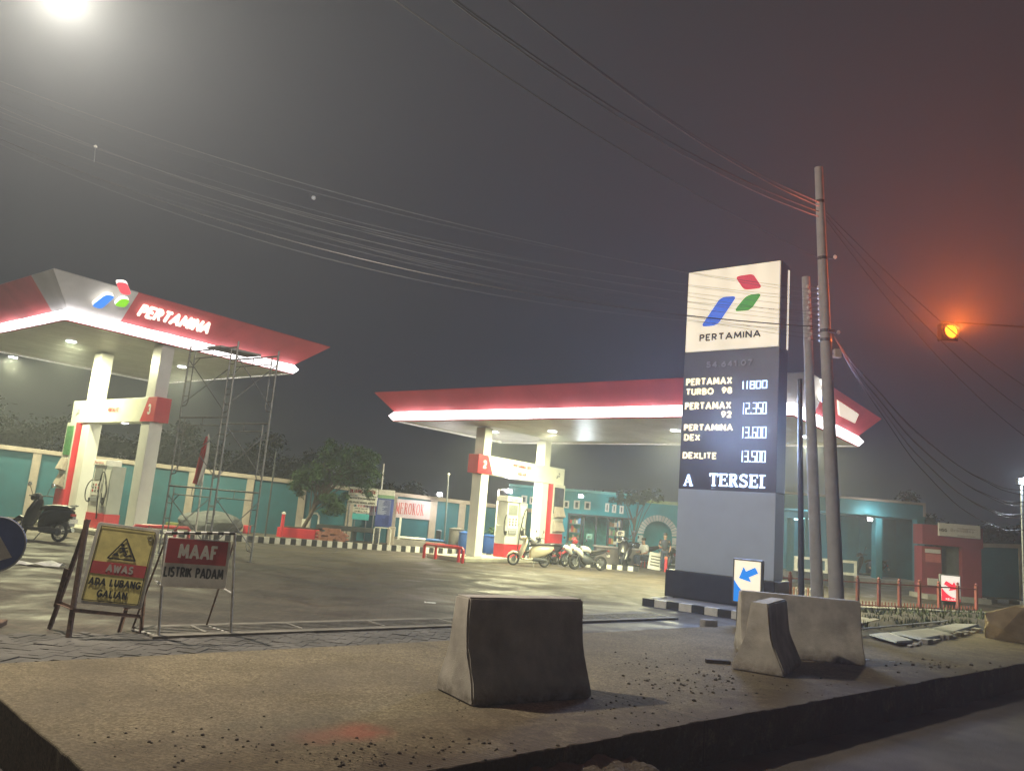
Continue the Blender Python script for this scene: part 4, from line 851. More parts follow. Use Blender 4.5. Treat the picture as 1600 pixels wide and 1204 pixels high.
for x in (555, 573):
    X = npl.at(x, 800)[0]; MB().tube([npl.pt(X, 0, -.03), npl.pt(X, npl.at(x, 790)[1], -.03)], .025, 6).build('post', steel, nb1, world=True)
nb2, npl2 = board('notice_board', 'blue information board with white header and dense lines of text', (590, 618, 0, 0), 852, None, None)
X0, X1, Y0, Y1 = pxrect(npl2, 592, 617, 764, 772.5); plate(npl2, rect(X0, X1, Y0, Y1), 0, .05, 'header', signw, nb2, bev=.01)
plate(npl2, rect(X0, X1, Y0 - .14, Y0), 0, .045, 'green_band', M('pale_green_band', (.25, .42, .25), .5, .1), nb2)
_, _, Yb, _ = pxrect(npl2, 592, 617, 800, 822)
plate(npl2, rect(X0 - .02, X1, Yb, Y0 - .14), 0, .05, 'blue_board', M('blue_board', (.06, .09, .33), .5, .1), nb2)
plate(npl2, rect(X0 + .04, X1 - .12, Yb + .5, Y0 - .2), .051, .056, 'text_sheet', M('pale_blue_sheet', (.30, .33, .50), .5, .1), nb2)
b = MB(); random.seed(5)
for k in range(26):
    y = Y0 - .24 - k * (Y0 - Yb - .3) / 26; w = random.uniform(.15, .5) * (X1 - X0)
    b.box(X1 - .13 - w, X1 - .13, y - .012, y + .012, .057, .06)
m4 = npl2.mat(0, 0, 0); b.v = [tuple(m4 @ Vector(v)) for v in b.v]; tag(b.build('text_line', M('navy_print', (.03, .045, .2), .5, 0), nb2, world=True), kind='stuff')
for x in (596, 612):
    X = npl2.at(x, 800)[0]; MB().tube([npl2.pt(X, 0, -.04), npl2.pt(X, Y1 - .1, -.04)], .035, 6).build('post', M('blue_post', (.04, .06, .2)), nb2, world=True)
def pole(px, yb, yt, label, r=.035, mt=wpipe, name='flag_pole', cap=False, foot=None):
    p = P(px[0], foot or yb); d = ray(px[1], yt); t = p.y / d.y; tp = Vector((d.x * t, p.y, CAM_H + d.z * t))
    o = empty(name, p, 0, label, 'pole'); MB().tube([(0, 0, 0), tuple(tp - p)], [r, r * .8], 8).build('shaft', mt, o, smooth=True)
    if cap: b = MB(); b.lathe([(.02, -.07), (.07, 0), (.02, .07)], 10, Matrix.Translation(tp - p)); b.build('cap', whitep, o, smooth=True)
    return o, tp
pole((588, 600), 849, 724, 'thin pale bare pole between the two notice boards', r=.04)
pole((693, 701), 862, 741, 'slim dark pole with a pale cap beside the white wall lamp', r=.035, mt=steel, cap=True)
pole((413, 432), 843, 704, 'thin dark bare pole behind the scaffold tower', r=.035, mt=dsteel)
fo, ftp = pole((303, 326), 850, 678, 'white pole carrying a drooping red and white flag', r=.03)
fo.name = 'flag_pole'
fb_ = MB(); rng = random.Random(2)
fl = Vector(ftp); W_, H_ = 16, 24; base = P(303, 850); vs = []
for j in range(H_ + 1):
    for i in range(W_ + 1):
        u_ = i / W_; v_ = j / H_; spread = .10 + .26 * sin(min(1, v_ * 1.3) * pi * .6) * (1 - .35 * v_)
        x = -.02 + (u_ - .3) * spread + .05 * v_ * -2.2; y = .06 * sin(u_ * 14 + v_ * 2) * (.3 + v_); z = -.08 - v_ * 1.45 - .1 * u_ * v_
        vs.append((fl.x + x - .06 * v_, fl.y + y - .05, fl.z + z))
fs = [(j * (W_ + 1) + i, j * (W_ + 1) + i + 1, (j + 1) * (W_ + 1) + i + 1, (j + 1) * (W_ + 1) + i) for j in range(H_) for i in range(W_)]
redf = [f for k, f in enumerate(fs) if k % W_ < 11]; whf = [f for k, f in enumerate(fs) if k % W_ >= 11]
fcl = empty('flag', ftp, 0, 'limp red and white flag hanging from the white pole', 'flag')
b = MB(); b.add(vs, redf); o = b.build('red_half', M('red_cloth', (.50, .03, .03), .85, .1), fcl, world=True, smooth=True); o.modifiers.new('s', 'SOLIDIFY').thickness = .008
b = MB(); b.add(vs, whf); o = b.build('white_half', M('white_cloth', (.6, .58, .55), .85, .1), fcl, world=True, smooth=True); o.modifiers.new('s', 'SOLIDIFY').thickness = .008

# ================================================================== FAR KERBS
def kerb_line(label, a, b, w=.28, hgt=.20):
    d = (b - a).normalized(); n = int((b - a).length / w); rz = math.atan2(d.y, d.x)
    k = empty('painted_kerb', a, rz, label, 'kerb')
    base = MB().box(.004, w - .004, 0, .15, -.02, hgt)
    mm = []
    for mt in (whitep, blackp):
        me = MB().box(.004, w - .004, 0, .15, -.02, hgt).mesh('kerb_block'); me.materials.append(mt); mm.append(me)
    for i in range(n):
        o = bpy.data.objects.new('kerb_block', mm[i % 2]); COL.objects.link(o); o.parent = k; o.location = (i * w, random.uniform(-.01, .01), random.uniform(-.008, .008)); o.rotation_euler = (0, 0, random.gauss(0, .01))
    return k
ka, kb = P(232, 837), P(735, 868)
kerb_line('long black and white painted kerb below the teal wall', ka, kb, w=.185, hgt=.21)
verge = MB(); d = (kb - ka).normalized(); n_ = Vector((-d.y, d.x, 0))
verge.add([tuple(ka + n_ * .16 - d * 0 + ZV * .12), tuple(kb + n_ * .16 + ZV * .12), tuple(P(760, 864) + ZV * .12), tuple(P(240, 824.5) + ZV * .12)], [(0, 1, 2, 3)])
tag(verge.build('verge', M('bare_soil', (.07, .06, .045), .95, .4, 3, .6, 20)), kind='structure')
kerb_line('short black and white painted kerb passing behind the pump gantry', P(735, 869), P(1000, 893), w=.2, hgt=.17)
kerb_line('black and white kerb at the foot of the right teal wall', P(1524, 939), P(1760, 957), w=.45, hgt=.14)

# ================================================================== CONCRETE BARRIERS
def barrier(c, ang, L, label, seed, sc=1.0):
    o = empty('concrete_barrier', (c[0], c[1], SZ), ang, label, 'barrier', 'concrete road barriers')
    prof = [(-.30, 0), (.30, 0), (.295, .07), (.175, .34), (.15, .42), (.105, .80), (-.105, .80), (-.15, .42), (-.175, .34), (-.295, .07)]
    rnd = random.Random(seed); b = MB(); n = 14; m = len(prof)
    bm = bmesh.new(); rings = []
    for i in range(n + 1):
        x = -L / 2 + L * i / n; rings.append([bm.verts.new((x, y * sc, z * sc)) for y, z in prof])
    for i in range(n):
        for k in range(m): bm.faces.new((rings[i][k], rings[i][(k + 1) % m], rings[i + 1][(k + 1) % m], rings[i + 1][k]))
    for rg_ in (rings[0], rings[-1]):
        for (k0, k1, k2, k3) in ((0, 1, 2, 9), (9, 2, 3, 8), (8, 3, 4, 7), (7, 4, 5, 6)): bm.faces.new((rg_[k0], rg_[k1], rg_[k2], rg_[k3]))
    bmesh.ops.recalc_face_normals(bm, faces=bm.faces)
    bmesh.ops.bevel(bm, geom=[e for e in bm.edges if e.calc_face_angle(0) > .9], offset=.016, segments=2, affect='EDGES')
    bmesh.ops.subdivide_edges(bm, edges=bm.edges[:], cuts=2, use_grid_fill=True)
    off = Vector((seed * 3.1, 0, 0))
    for v in bm.verts:
        p = v.co; d_ = mnoise.noise(p * 4 + off) * .004
        edge = min(abs(abs(p.x) - L / 2), 1) < .03
        if edge:
            k = mnoise.noise(Vector((p.y * 14, p.z * 14, p.x)) + off) * .7 + mnoise.noise(Vector((p.y * 40, p.z * 40, p.x)) + off) * .3
            if k > .18: v.co.x -= math.copysign(min(.012, (k - .18) * .05), p.x)
        v.co += Vector((0, math.copysign(1, p.y) * d_, d_ if p.z > .5 else 0))
    me = bpy.data.meshes.new('block'); bm.to_mesh(me); bm.free(); me.materials.append(barrier_c); me.polygons.foreach_set('use_smooth', [True] * len(me.polygons))
    ob = bpy.data.objects.new('block', me); COL.objects.link(ob); ob.parent = o; ob.modifiers.new('edge', 'EDGE_SPLIT').split_angle = radians(32)
    return o
e0 = (P(676, 1077, SZ) + P(741, 1103, SZ)) / 2; dd = (P(921, 1090, SZ) - P(741, 1103, SZ)); L1 = dd.length + .05; dd.normalize()
barrier((e0.x + dd.x * L1 / 2, e0.y + dd.y * L1 / 2), math.atan2(dd.y, dd.x), L1, 'nearest concrete barrier standing alone in the middle of the slab', 1, 1.06)
e2 = P(1225, 1059, SZ); ax = Vector((.50, .866, 0)); pr = Vector((-.866, .5, 0)); c2 = e2 + pr * .30 + ax * .6
barrier((c2.x, c2.y), math.atan2(ax.y, ax.x), 1.2, 'concrete barrier seen end on, touching the paler barrier behind it', 2)
barrier((4.22, 11.0), radians(-6), 1.6, 'pale concrete barrier facing forward behind the end-on barrier', 3, 1.02)

# ================================================================== ROADWORK SIGNS
def sign_panel(root, TL, TR, BR, BL, name='panel', mt=signw, th=.012):
    o = BL; pl = Plane(o, BR - BL, TL - BL); w = (BR - BL).length; h = (TL - BL).dot(pl.b)
    plate(pl, fillet(rect(0, w, 0, h), .035), -th, 0, name, mt, root, bev=.003)
    return pl, w, h
aTL, aTR = P(133, 812, 1.2), P(229, 823, 1.13)
aBL, aBR = P(119, 941, .37), P(221, 951, .33)
aw = empty('warning_sign', P(150, 990), 0, 'yellow excavation warning sign on a rusty folding stand', 'warning sign')
apl, W1, H1 = sign_panel(aw, aTL, aTR, aBR, aBL, mt=M('sign_sheet_edge', (.52, .5, .46), .5, .15, 9, dirt=.3))
plate(apl, fillet(rect(.035, W1 - .035, .03, H1 - .03), .03), .001, .005, 'yellow_face', signy, aw)
plate(apl, rect(.045, W1 - .045, H1 * .37, H1 * .52), .006, .008, 'red_band', signr, aw)
bl = MB()
for (x0, x1, y0, y1) in ((.04, W1 - .04, H1 - .042, H1 - .034), (.04, W1 - .04, .034, .042), (.04, .048, .042, H1 - .042), (W1 - .048, W1 - .04, .042, H1 - .042)): bl.box(x0, x1, y0, y1, .0085, .0095)
m4 = apl.mat(0, 0, 0); bl.v = [tuple(m4 @ Vector(v)) for v in bl.v]; bl.build('border_line', signk, aw, world=True)
put_text('AWAS', apl, W1 * .31, H1 * .395, W1 * .42, H1 * .105, M('faded_white_print', (.45, .40, .38), .5), aw, bold=.03, off=.009, depth=.001)
put_text('ADA LUBANG', apl, W1 * .10, H1 * .225, W1 * .80, H1 * .10, signk, aw, bold=.03, off=.009, depth=.001)
put_text('GALIAN', apl, W1 * .27, H1 * .085, W1 * .46, H1 * .10, signk, aw, bold=.03, off=.009, depth=.001)
tri = [(W1 * .29, H1 * .57), (W1 * .72, H1 * .57), (W1 * .505, H1 * .83)]
b = MB(); b.stroke(tri + [tri[0]], .014, .0085, .0105)
cx, cy = W1 * .505, H1 * .68; s_ = W1 * .15
for pts, w in (([(-.15, .35), (.05, .0)], .3), ([(-.15, .3), (-.55, .15)], .14), ([(-.1, .25), (.35, .35)], .14), ([(.05, 0), (-.35, -.3)], .16), ([(.05, 0), (.4, -.35), (.2, -.55)], .16)):
    b.stroke([(cx + x * s_, cy + y * s_) for x, y in pts], w * s_, .0085, .0100)
b.lathe([(s_ * .17, .0085), (s_ * .17, .0105)], 12, Matrix.Translation((cx - .25 * s_, cy + .6 * s_, 0)))
b.prism([(cx - 1.1 * s_, cy - .66 * s_), (cx - .9 * s_, cy - .4 * s_), (cx - .55 * s_, cy - .3 * s_), (cx - .3 * s_, cy - .66 * s_)], .0085, .0100)
b.prism([(cx + .1 * s_, cy - .66 * s_), (cx + .5 * s_, cy - .5 * s_), (cx + .8 * s_, cy - .33 * s_), (cx + 1.05 * s_, cy - .66 * s_)], .0085, .0100)
b.v = [tuple(m4 @ Vector(v)) for v in b.v]; b.build('pictogram', signk, aw, world=True)
b = MB(); b.tube([(.026 * cos(k * pi / 10), .026 * sin(k * pi / 10), .009) for k in range(20)], .003, 5, closed=True, mat=Matrix.Translation((W1 * .87, H1 * .88, 0))); b.lathe([(.008, .0085), (.008, .0105)], 12, Matrix.Translation((W1 * .87, H1 * .88, 0)))
b.v = [tuple(m4 @ Vector(v)) for v in b.v]; b.build('round_emblem', M('grey_print', (.12, .12, .10)), aw, world=True)
FL, FR, RL, RR = P(108, 997), P(217, 990), P(78, 983), P(184, 988)
tL, tR = aTL + Vector((0, .03, 0)), aTR + Vector((0, .03, 0))
def angle_bar(a, b_, parent, w=.032, mt=rust, name='leg'):
    d = (b_ - a).normalized(); s = d.cross(Vector((0, 0, 1)) if abs(d.z) < .9 else Vector((0, 1, 0))).normalized(); t = s.cross(d)
    mb = MB(); 
    for (p, q_) in ((s, t), (t, s)):
        c = [a - q_ * .002, a + p * w - q_ * .002, a + p * w + q_ * .002, a + q_ * .002]; e = [x + (b_ - a) for x in c]
        mb.add([tuple(x) for x in c + e], [(0, 1, 2, 3), (7, 6, 5, 4), (0, 4, 5, 1), (1, 5, 6, 2), (2, 6, 7, 3), (3, 7, 4, 0)])
    return mb.build(name, mt, parent, world=True)
bk = Vector((0, .025, 0))
angle_bar(FL, tL + bk, aw, .04); angle_bar(FR, tR + bk, aw, .04); angle_bar(RL, tL + bk * 2, aw, .035); angle_bar(RR, tR + bk * 2, aw, .035)
def mixp(a, b_, t): return a + (b_ - a) * t
angle_bar(mixp(FL, tL, .22), mixp(FR, tR, .14), aw, .035, name='crossbar'); angle_bar(mixp(RL, tL, .2), mixp(RL, tL, .55) + Vector((-.02, 0, 0)), aw, .045, name='brace')
angle_bar(mixp(RL, tL, .24), mixp(FL, tL, .24), aw, .03, name='stay'); angle_bar(mixp(RR, tR, .2), mixp(FR, tR, .26), aw, .03, name='stay')

def Q(px, py, Y): d = ray(px, py); return Vector((0, 0, CAM_H)) + d * (Y / d.y)
mTL, mTR, mBR, mBL = Q(260, 838, 8.42), Q(365, 841, 8.72), Q(352, 920, 8.62), Q(250, 915, 8.33)
mf = empty('apology_sign', P(300, 990), 0, 'white and red sign with MAAF on a white pipe frame', 'sign')
mpl, W2, H2 = sign_panel(mf, mTL, mTR, mBR, mBL)
plate(mpl, rect(.01, W2 - .03, H2 * .475, H2 - .012), .001, .004, 'red_band', signr, mf)
put_text('MAAF', mpl, W2 * .20, H2 * .56, W2 * .60, H2 * .33, signw, mf, bold=.025, off=.006, depth=.001)
put_text('LISTRIK PADAM', mpl, W2 * .025, H2 * .18, W2 * .91, H2 * .23, signk, mf, bold=.015, off=.006, depth=.001)
gL, gR, gRL, gRR = P(247, 997), P(360, 993), P(206, 985), P(322, 980)
hL, hR = Q(259, 832, 8.44), Q(367, 833, 8.74)
def pipe(pts, r, nm, par, mt=wpipe, n=8): return MB().tube(pts, r, n).build(nm, mt, par, world=True, smooth=True)
up = ZV * .02
pipe([gL + up, hL], .015, 'upright', mf); pipe([gR + up, hR], .015, 'upright', mf); pipe([gL + up, gRL + up], .015, 'skid', mf); pipe([gR + up, gRR + up], .015, 'skid', mf)
pipe([gRL + up, hL + Vector((0, .04, -.05))], .011, 'rear_leg', mf, rust); pipe([gRR + up, hR + Vector((0, .04, -.05))], .011, 'rear_leg', mf, rust)
pipe([mixp(gL, hL, .5), mixp(gL, hL, .5) + Vector((-.12, .1, .04))], .012, 'stub', mf); pipe([mixp(gR, hR, .42), mixp(gR, hR, .42) + Vector((-.12, .05, .04))], .012, 'stub', mf)
for k in range(12):
    a, b_ = mixp(hL, hR, k / 12), mixp(hL, hR, (k + 1) / 12)
    MB().tube([a, b_], .017, 6).build('tape_band', blackp if k % 2 else whitep, mf, world=True)
# round blue direction sign, half out of view
bc = P(-13, 850, .86); bs = empty('direction_sign', (bc.x, bc.y + .05, 0), radians(18), 'round blue road sign with a white arrow at the left edge', 'road sign')
mt4 = Matrix.Translation((0, 0, .86)) @ Matrix.Rotation(pi / 2, 4, 'X')
b = MB(); b.lathe([(.30, 0), (.30, .008)], 40, mt4); b.build('disc', M('faded_blue_sheet', (.10, .16, .42), .45, .12, 6), bs)
b = MB(); b.tube([(.29 * cos(k * pi / 20), .29 * sin(k * pi / 20), .01) for k in range(40)], .008, 6, closed=True, mat=mt4); b.build('rim', M('dull_rim', (.25, .26, .3)), bs)
b = MB(); A = lambda x, y: (x * .3, y * .3)
b.prism([A(.62, -.42), A(.12, -.62), A(.12, .30)], .009, .011, mt4); b.prism([A(.14, -.30), A(-.6, .4), A(-.75, .22), A(.0, -.5)], .009, .0115, mt4); b.build('arrow', signw, bs)
MB().tube([(0, .03, 0), (0, .03, 1.1)], .025, 8).build('post', steel, bs, smooth=True); MB().box(-.2, .2, -.15, .25, 0, .05).build('foot', rust, bs, bev=.01)

# ================================================================== LIT ARROW BOXES
def arrow_box(base_px, face, col, dark, mode, label, rz, depth=.16, word='MASUK'):
    (xl, xr, yt, yb) = face; b0 = P(*base_px)
    pl = Plane(b0, (cos(rz), sin(rz), 0), ZV); X0 = pl.at(xl, (yt + yb) / 2)[0]; X1 = pl.at(xr, (yt + yb) / 2)[0]; Y1 = pl.at(xl, yt)[1]; Y0 = pl.at(xr, yb)[1]
    r = empty('direction_lightbox', b0, rz, label, 'lightbox')
    m_face = E('face_' + word, (1.0, .90, .70) if mode < 0 else (1, .93, .88), .72)
    W = X1 - X0; H = Y1 - Y0
    MB().box(X0 - .03, X1 + .03, .004, depth, Y0 - .03, Y1 + .03).build('housing', housing, r, bev=.01)
    MB().box(X0 + .05, X1 - .05, .02, depth - .02, 0, Y0 - .03).build('pedestal', blackp, r, bev=.01)
    plate(pl, rect(X0, X1, Y0, Y1), -.003, .004, 'lit_face', m_face, r)
    # coloured sweep at the foot
    n = 14; cur = []
    for i in range(n + 1):
        t = i / n; x = X0 + W * t
        y = (Y0 + H * (.40 * (1 - t) ** 2.6 + .12)) 
        cur.append((x, y))
    plate(pl, [(X0, Y0), (X1, Y0)] + cur[::-1], .005, .008, 'colour_sweep', col, r)
    cx, cy = X0 + W * .52, Y0 + H * (.68 if mode < 0 else .60); a = W * .76
    ar = [(.55, .10), (.05, .05), (.20, .42), (-.5, .0), (.20, -.42), (.05, -.05)] if False else [(-.5, 0), (-.02, .42), (-.02, .16), (.5, .16), (.5, -.16), (-.02, -.16), (-.02, -.42)]
    an = radians(28) if mode < 0 else radians(180 - 28)
    pts = [(cx + a * (x * cos(an) - y * sin(an)), cy + a * (x * sin(an) + y * cos(an))) for x, y in ar]
    plate(pl, pts, .005, .009, 'arrow', col, r)
    put_text(word, pl, X0 + W * .22, Y0 + H * .03, W * .62, H * .085, m_face, r, bold=.03, off=.01)
    return r
housing = MATS['housing_grey']
arrow_box((1169, 985), (1147, 1188, 874, 943), M('lit_blue_arrow', (.01, .22, .7), emit=.75, ecol=(.01, .24, .85), var=0), 0, -1, 'lit cream box with blue arrow pointing down left at the totem foot', radians(-30), word='MASUK')
arrow_box((1486, 956), (1471, 1500, 898, 940), M('lit_red_arrow', (.8, .02, .05), emit=1.0, ecol=(1, .02, .06), var=0), 0, 1, 'lit white box with red arrow pointing down right behind the railing', radians(-15), word='KELUAR')
rg = P(1486, 950); 

# ================================================================== UTILITY POLES AND CABLES
conc = M('pole_concrete', (.36, .35, .34), .85, .12, 6, .2, 60)
def upole(pb, pt, depth, r0, r1, label):
    d0 = ray(*pb); t0 = depth / d0.y; d1 = ray(*pt); t1 = depth / d1.y
    a = Vector((d0.x * t0, depth, CAM_H + d0.z * t0)); b_ = Vector((d1.x * t1, depth, CAM_H + d1.z * t1))
    dirv = (b_ - a) / (b_.z - a.z); foot = a - dirv * a.z
    o = empty('utility_pole', foot, 0, label, 'utility pole')
    MB().tube([tuple(dirv * -.2), tuple((b_ - foot) * .5), tuple(b_ - foot)], [r0, (r0 + r1) / 2, r1], 20).build('shaft', conc, o, smooth=True)
    return o, foot, b_, dirv
pA, fA, tA_, dA = upole((1307, 930), (1279, 262), 14.0, .135, .075, 'tall plain concrete utility pole right of the price totem')
pB, fB, tB_, dB = upole((1277, 930), (1259, 433), 14.4, .115, .075, 'shorter utility pole with a rack of pale insulators at its top')
def zat(py, px, depth): d = ray(px, py); return CAM_H + d.z * depth / d.y
for py in (316, 404, 517, 531):
    z = zat(py, 1285, 14.0); c = fA + dA * z - fA; rr = .135 + (.075 - .135) * z / 8.4 + .006
    MB().tube([c - ZV * .03, c + ZV * .03], rr, 16).build('band', dsteel, pA, smooth=True)
for py, side in ((404, 1), (521, 1), (552, 1)):
    z = zat(py, 1290, 14.0); c = dA * z; MB().tube([c, c + Vector((.22, -.05, .0))], .012, 6).build('bracket', steel, pA)
    b = MB(); b.lathe([(.015, -.03), (.035, 0), (.03, .03), (.01, .05)], 10, Matrix.Translation(c + Vector((.22, -.05, .02)))); b.build('insulator', whitep, pA, smooth=True)
z = zat(553, 1307, 14.0); c = dA * z; MB().box(c.x + .12, c.x + .25, c.y - .1, c.y + .02, z - .08, z + .08).build('junction_box', M('beige_plastic', (.5, .42, .3), .5), pA, bev=.01)
z0 = zat(522, 1268, 14.2); MB().box(fB.x - .12 - fB.x, fA.x + dA.x * z0 - fB.x + .12, -.55, -.47, z0 - .02, z0 + .03).build('crossarm', dsteel, pB)
MB().box(-.12, fA.x + dA.x * z0 - fB.x + .12, -.30, -.24, z0 - .25, z0 - .20).build('crossarm', dsteel, pB)
random.seed(9)
for k in range(11):
    z = zat(446 + k * 8.2, 1266, 14.2); c = dB * z
    MB().tube([c + Vector((.02, -.09, 0)), c + Vector((.17, -.13, 0))], .012, 6).build('bracket', steel, pB)
    b = MB(); b.lathe([(.02, -.035), (.04, -.02), (.025, 0), (.04, .015), (.015, .035)], 12, Matrix.Translation(c + Vector((.19, -.14, 0)))); b.build('insulator', M('porcelain', (.62, .63, .60), .25, 0), pB, smooth=True)
    b = MB(); b.lathe([(.018, -.03), (.032, 0), (.018, .03)], 10, Matrix.Translation(c + Vector((-.03 + .03 * (k % 2), -.14, 0)))); b.build('insulator', MATS['porcelain'], pB, smooth=True)
tp_, ft_, tt_, dt_ = upole((1252, 930), (1250, 592), 15.2, .06, .045, 'thin dark steel post between the totem and the utility poles')
tp_.children[0].data.materials.clear(); tp_.children[0].data.materials.append(dsteel); tp_.name = 'steel_post'; tp_['category'] = 'post'

cabm = M('cable_sheath', (.05, .05, .055), .4, 0); cabl = M('pale_weathered_cable', (.16, .16, .16), .45, .1)
def pt3(px, py, t): return Vector((0, 0, CAM_H)) + ray(px, py) * t
ORD = ['one', 'two', 'three', 'four', 'five', 'six', 'seven', 'eight', 'nine', 'ten', 'eleven', 'twelve', 'thirteen']
def cable(a, b_, sag, r, label, group, mt=cabm, n=28, wob=0):
    pts = []
    for i in range(n + 1):
        t = i / n; p = a.lerp(b_, t) - ZV * sag * 4 * t * (1 - t)
        if wob: p += Vector((mnoise.noise(Vector((t * 9, sag, 1))), 0, mnoise.noise(Vector((t * 9, sag, 7))))) * wob
        pts.append(p)
    o = MB().tube(pts, r, 6).build('overhead_cable', mt, None, smooth=True)
    tag(o, label, 'cable', group); return o
G1 = 'overhead cables crossing the cream logo box'; lab1 = 'thin overhead cable in the bundle sweeping past the cream logo box'
random.seed(21)
starts = [(-60, 103), (-60, 112), (-60, 134), (-60, 140), (-60, 156), (-60, 162), (-60, 174), (-60, 178), (-60, 190), (-60, 197), (-60, 203), (-60, 168), (-60, 150)]
ends = [(1264, 458), (1266, 452), (1266, 470), (1268, 478), (1268, 486), (1270, 492), (1270, 497), (1270, 503), (1270, 510), (1272, 515), (1268, 522), (1262, 528), (1264, 464)]
for i, (s_, e_) in enumerate(zip(starts, ends)):
    a = pt3(s_[0], s_[1], 17 + (i % 4) * .25); b_ = pt3(e_[0], e_[1], 14.35)
    cable(a, b_, .55 + .1 * (i % 5), .003 if i not in (8,) else .011, 'cable number %s from the top of the bundle crossing the cream logo box' % ORD[sorted(ends, key=lambda e: e[1]).index(e_)], G1, cabm if i % 3 else cabl)
G2 = 'cables descending from above to the tall pole'
for i, (s_, e_, t0, sg, r_) in enumerate([((690, -16), (1279, 330), 9.0, .28, .014), ((700, -4), (1279, 338), 9.2, .30, .014), ((770, -20), (1280, 316), 9.0, .25, .010), ((785, -8), (1280, 322), 9.2, .26, .012)]):
    cable(pt3(s_[0], s_[1], t0), pt3(e_[0], e_[1], 14.3), sg, r_ * .75, '%s cable descending from the sky to the tall pole' % ['thick lower twisted', 'thick second twisted', 'thin upper', 'thin topmost'][i], G2, cabl if i % 2 else cabm, wob=.01)
cable(pt3(560, -40, 9.5), pt3(1283, 405, 14.3), .22, .009, 'single thin cable reaching the middle band of the tall pole', 'single cable', cabl)
G3 = 'cables drooping from the poles towards the right lamp'
for i in range(7):
    a = pt3(1300 + 3 * i, 522 + 5 * i, 14.1); b_ = pt3(1640, 776 + 6 * i - 18 * (i % 2), 19 + .3 * i)
    cable(a, b_, .80 + .09 * i, .009, 'drooping cable number %s from the top running from the poles to the right lamp' % ORD[i], G3, cabl if i % 3 else cabm, wob=.04)
for i in range(3):
    cable(pt3(1290, 330 + 6 * i, 14.1), pt3(1660, 640 + 40 * i, 18), .3 + .1 * i, .009, 'thin straight cable leaving the tall pole towards the right, %s of three' % ['top', 'middle', 'lowest'][i], 'cables leaving the tall pole to the right', cabm)
# little spacer and spike on the left cables
sp = pt3(149, 243, 16.4); o = empty('cable_bracket', sp, 0, 'small pale insulator bracket upright on the left overhead cables', 'bracket')
MB().tube([(0, 0, -.15), (-.03, 0, .18)], .012, 6).build('pin', steel, o); b = MB(); b.lathe([(.02, -.02), (.04, 0), (.02, .03)], 10, Matrix.Translation((-.03, 0, .2))); b.build('insulator', whitep, o, smooth=True)
mo = pt3(490, 309, 225); b = MB(); b.lathe([(.05, -.62), (.5, -.4), (.62, 0), (.5, .4), (.05, .62)], 16, Matrix.Translation(mo)); tag(b.build('moon', E('moon', (1, .95, .9), .30), None, smooth=True), 'tiny pale moon high in the dark sky above the canopies', 'moon')

# ================================================================== BUILDINGS BEHIND
# turquoise kiosk building: small framed windows above, shop opening, white brick arch
KD = 38.0
def Fp(px, py, Y): d = ray(px, py); return Vector((0, 0, CAM_H)) + d * (Y / d.y)
tq = M('turquoise_paint', (0.03, 0.30, 0.36), 0.75, 0.12, 2, 0.1, 30, dirt=.15); tqd = M('deep_turquoise_paint', (0.02, 0.17, 0.24), 0.75, 0.12, 2)
kz = empty('kiosk_building', (4.0, KD, 0), 0, 'turquoise kiosk building with small white framed windows and a white brick arch', 'building')
kp = Plane((0, KD, 0), (1, 0, 0), ZV)
def kr(x0, x1, yt, yb, o0, o1, nm, mt, par=None, bev=0):
    xm = (x0 + x1) / 2; a = (kp.at(x0, yb)[0], kp.at(xm, yb)[1]); c = (kp.at(x1, yt)[0], kp.at(xm, yt)[1]); return plate(kp, rect(a[0], c[0], a[1], c[1]), o0, o1, nm, mt, par or kz, bev)
W0 = kp.at(792, 800)[0]; W1_ = kp.at(985, 800)[0]; W2_ = kp.at(1075, 800)[0]; zt0 = kp.at(900, 768)[1]; zt1 = kp.at(1020, 786)[1]
shopz = kp.at(940, 806)[1]; sx0, sx1 = kp.at(888, 820)[0], kp.at(992, 820)[0]
plate(kp, rect(W0, W1_, shopz, zt0), -.3, 0, 'upper_wall', tq, kz); plate(kp, rect(W0, sx0, -.02, shopz), -.3, 0, 'wall', tq, kz)
plate(kp, rect(W0, W1_, zt0, zt0 + .12), -.35, .08, 'coping', M('pale_turquoise_coping', (.15, .45, .48), .7, .1), kz)
# wall with arch opening
ax_, _ = kp.at(1027, 850); az = kp.at(1027, 836)[1]; ar_ = kp.at(1050, 850)[0] - ax_
n = 20; arcp = [(ax_ + ar_ * cos(pi * i / n), az + ar_ * sin(pi * i / n)) for i in range(n + 1)]
plate(kp, [(ax_ + ar_, -.02), (W2_, -.02), (W2_, zt1), (ax_, zt1)] + arcp[:n // 2 + 1][::-1], -.25, 0, 'arch_wall', tq, kz)
plate(kp, [(W1_, -.02), (ax_ - ar_, -.02)] + arcp[n // 2:][::-1] + [(ax_, zt1), (W1_, zt1)], -.25, 0, 'arch_wall', tq, kz)
plate(kp, rect(ax_ - ar_ - .3, ax_ + ar_ + .3, -.02, az + ar_ + .3), -.9, -.8, 'recess_wall', tq, kz)
plate(kp, rect(W1_, W2_, zt1, zt1 + .15), -.3, .1, 'coping', M('pale_green_coping', (.35, .45, .20), .7, .2), kz)
wb = M('white_brick', (.55, .56, .56), .8, .15, 5)
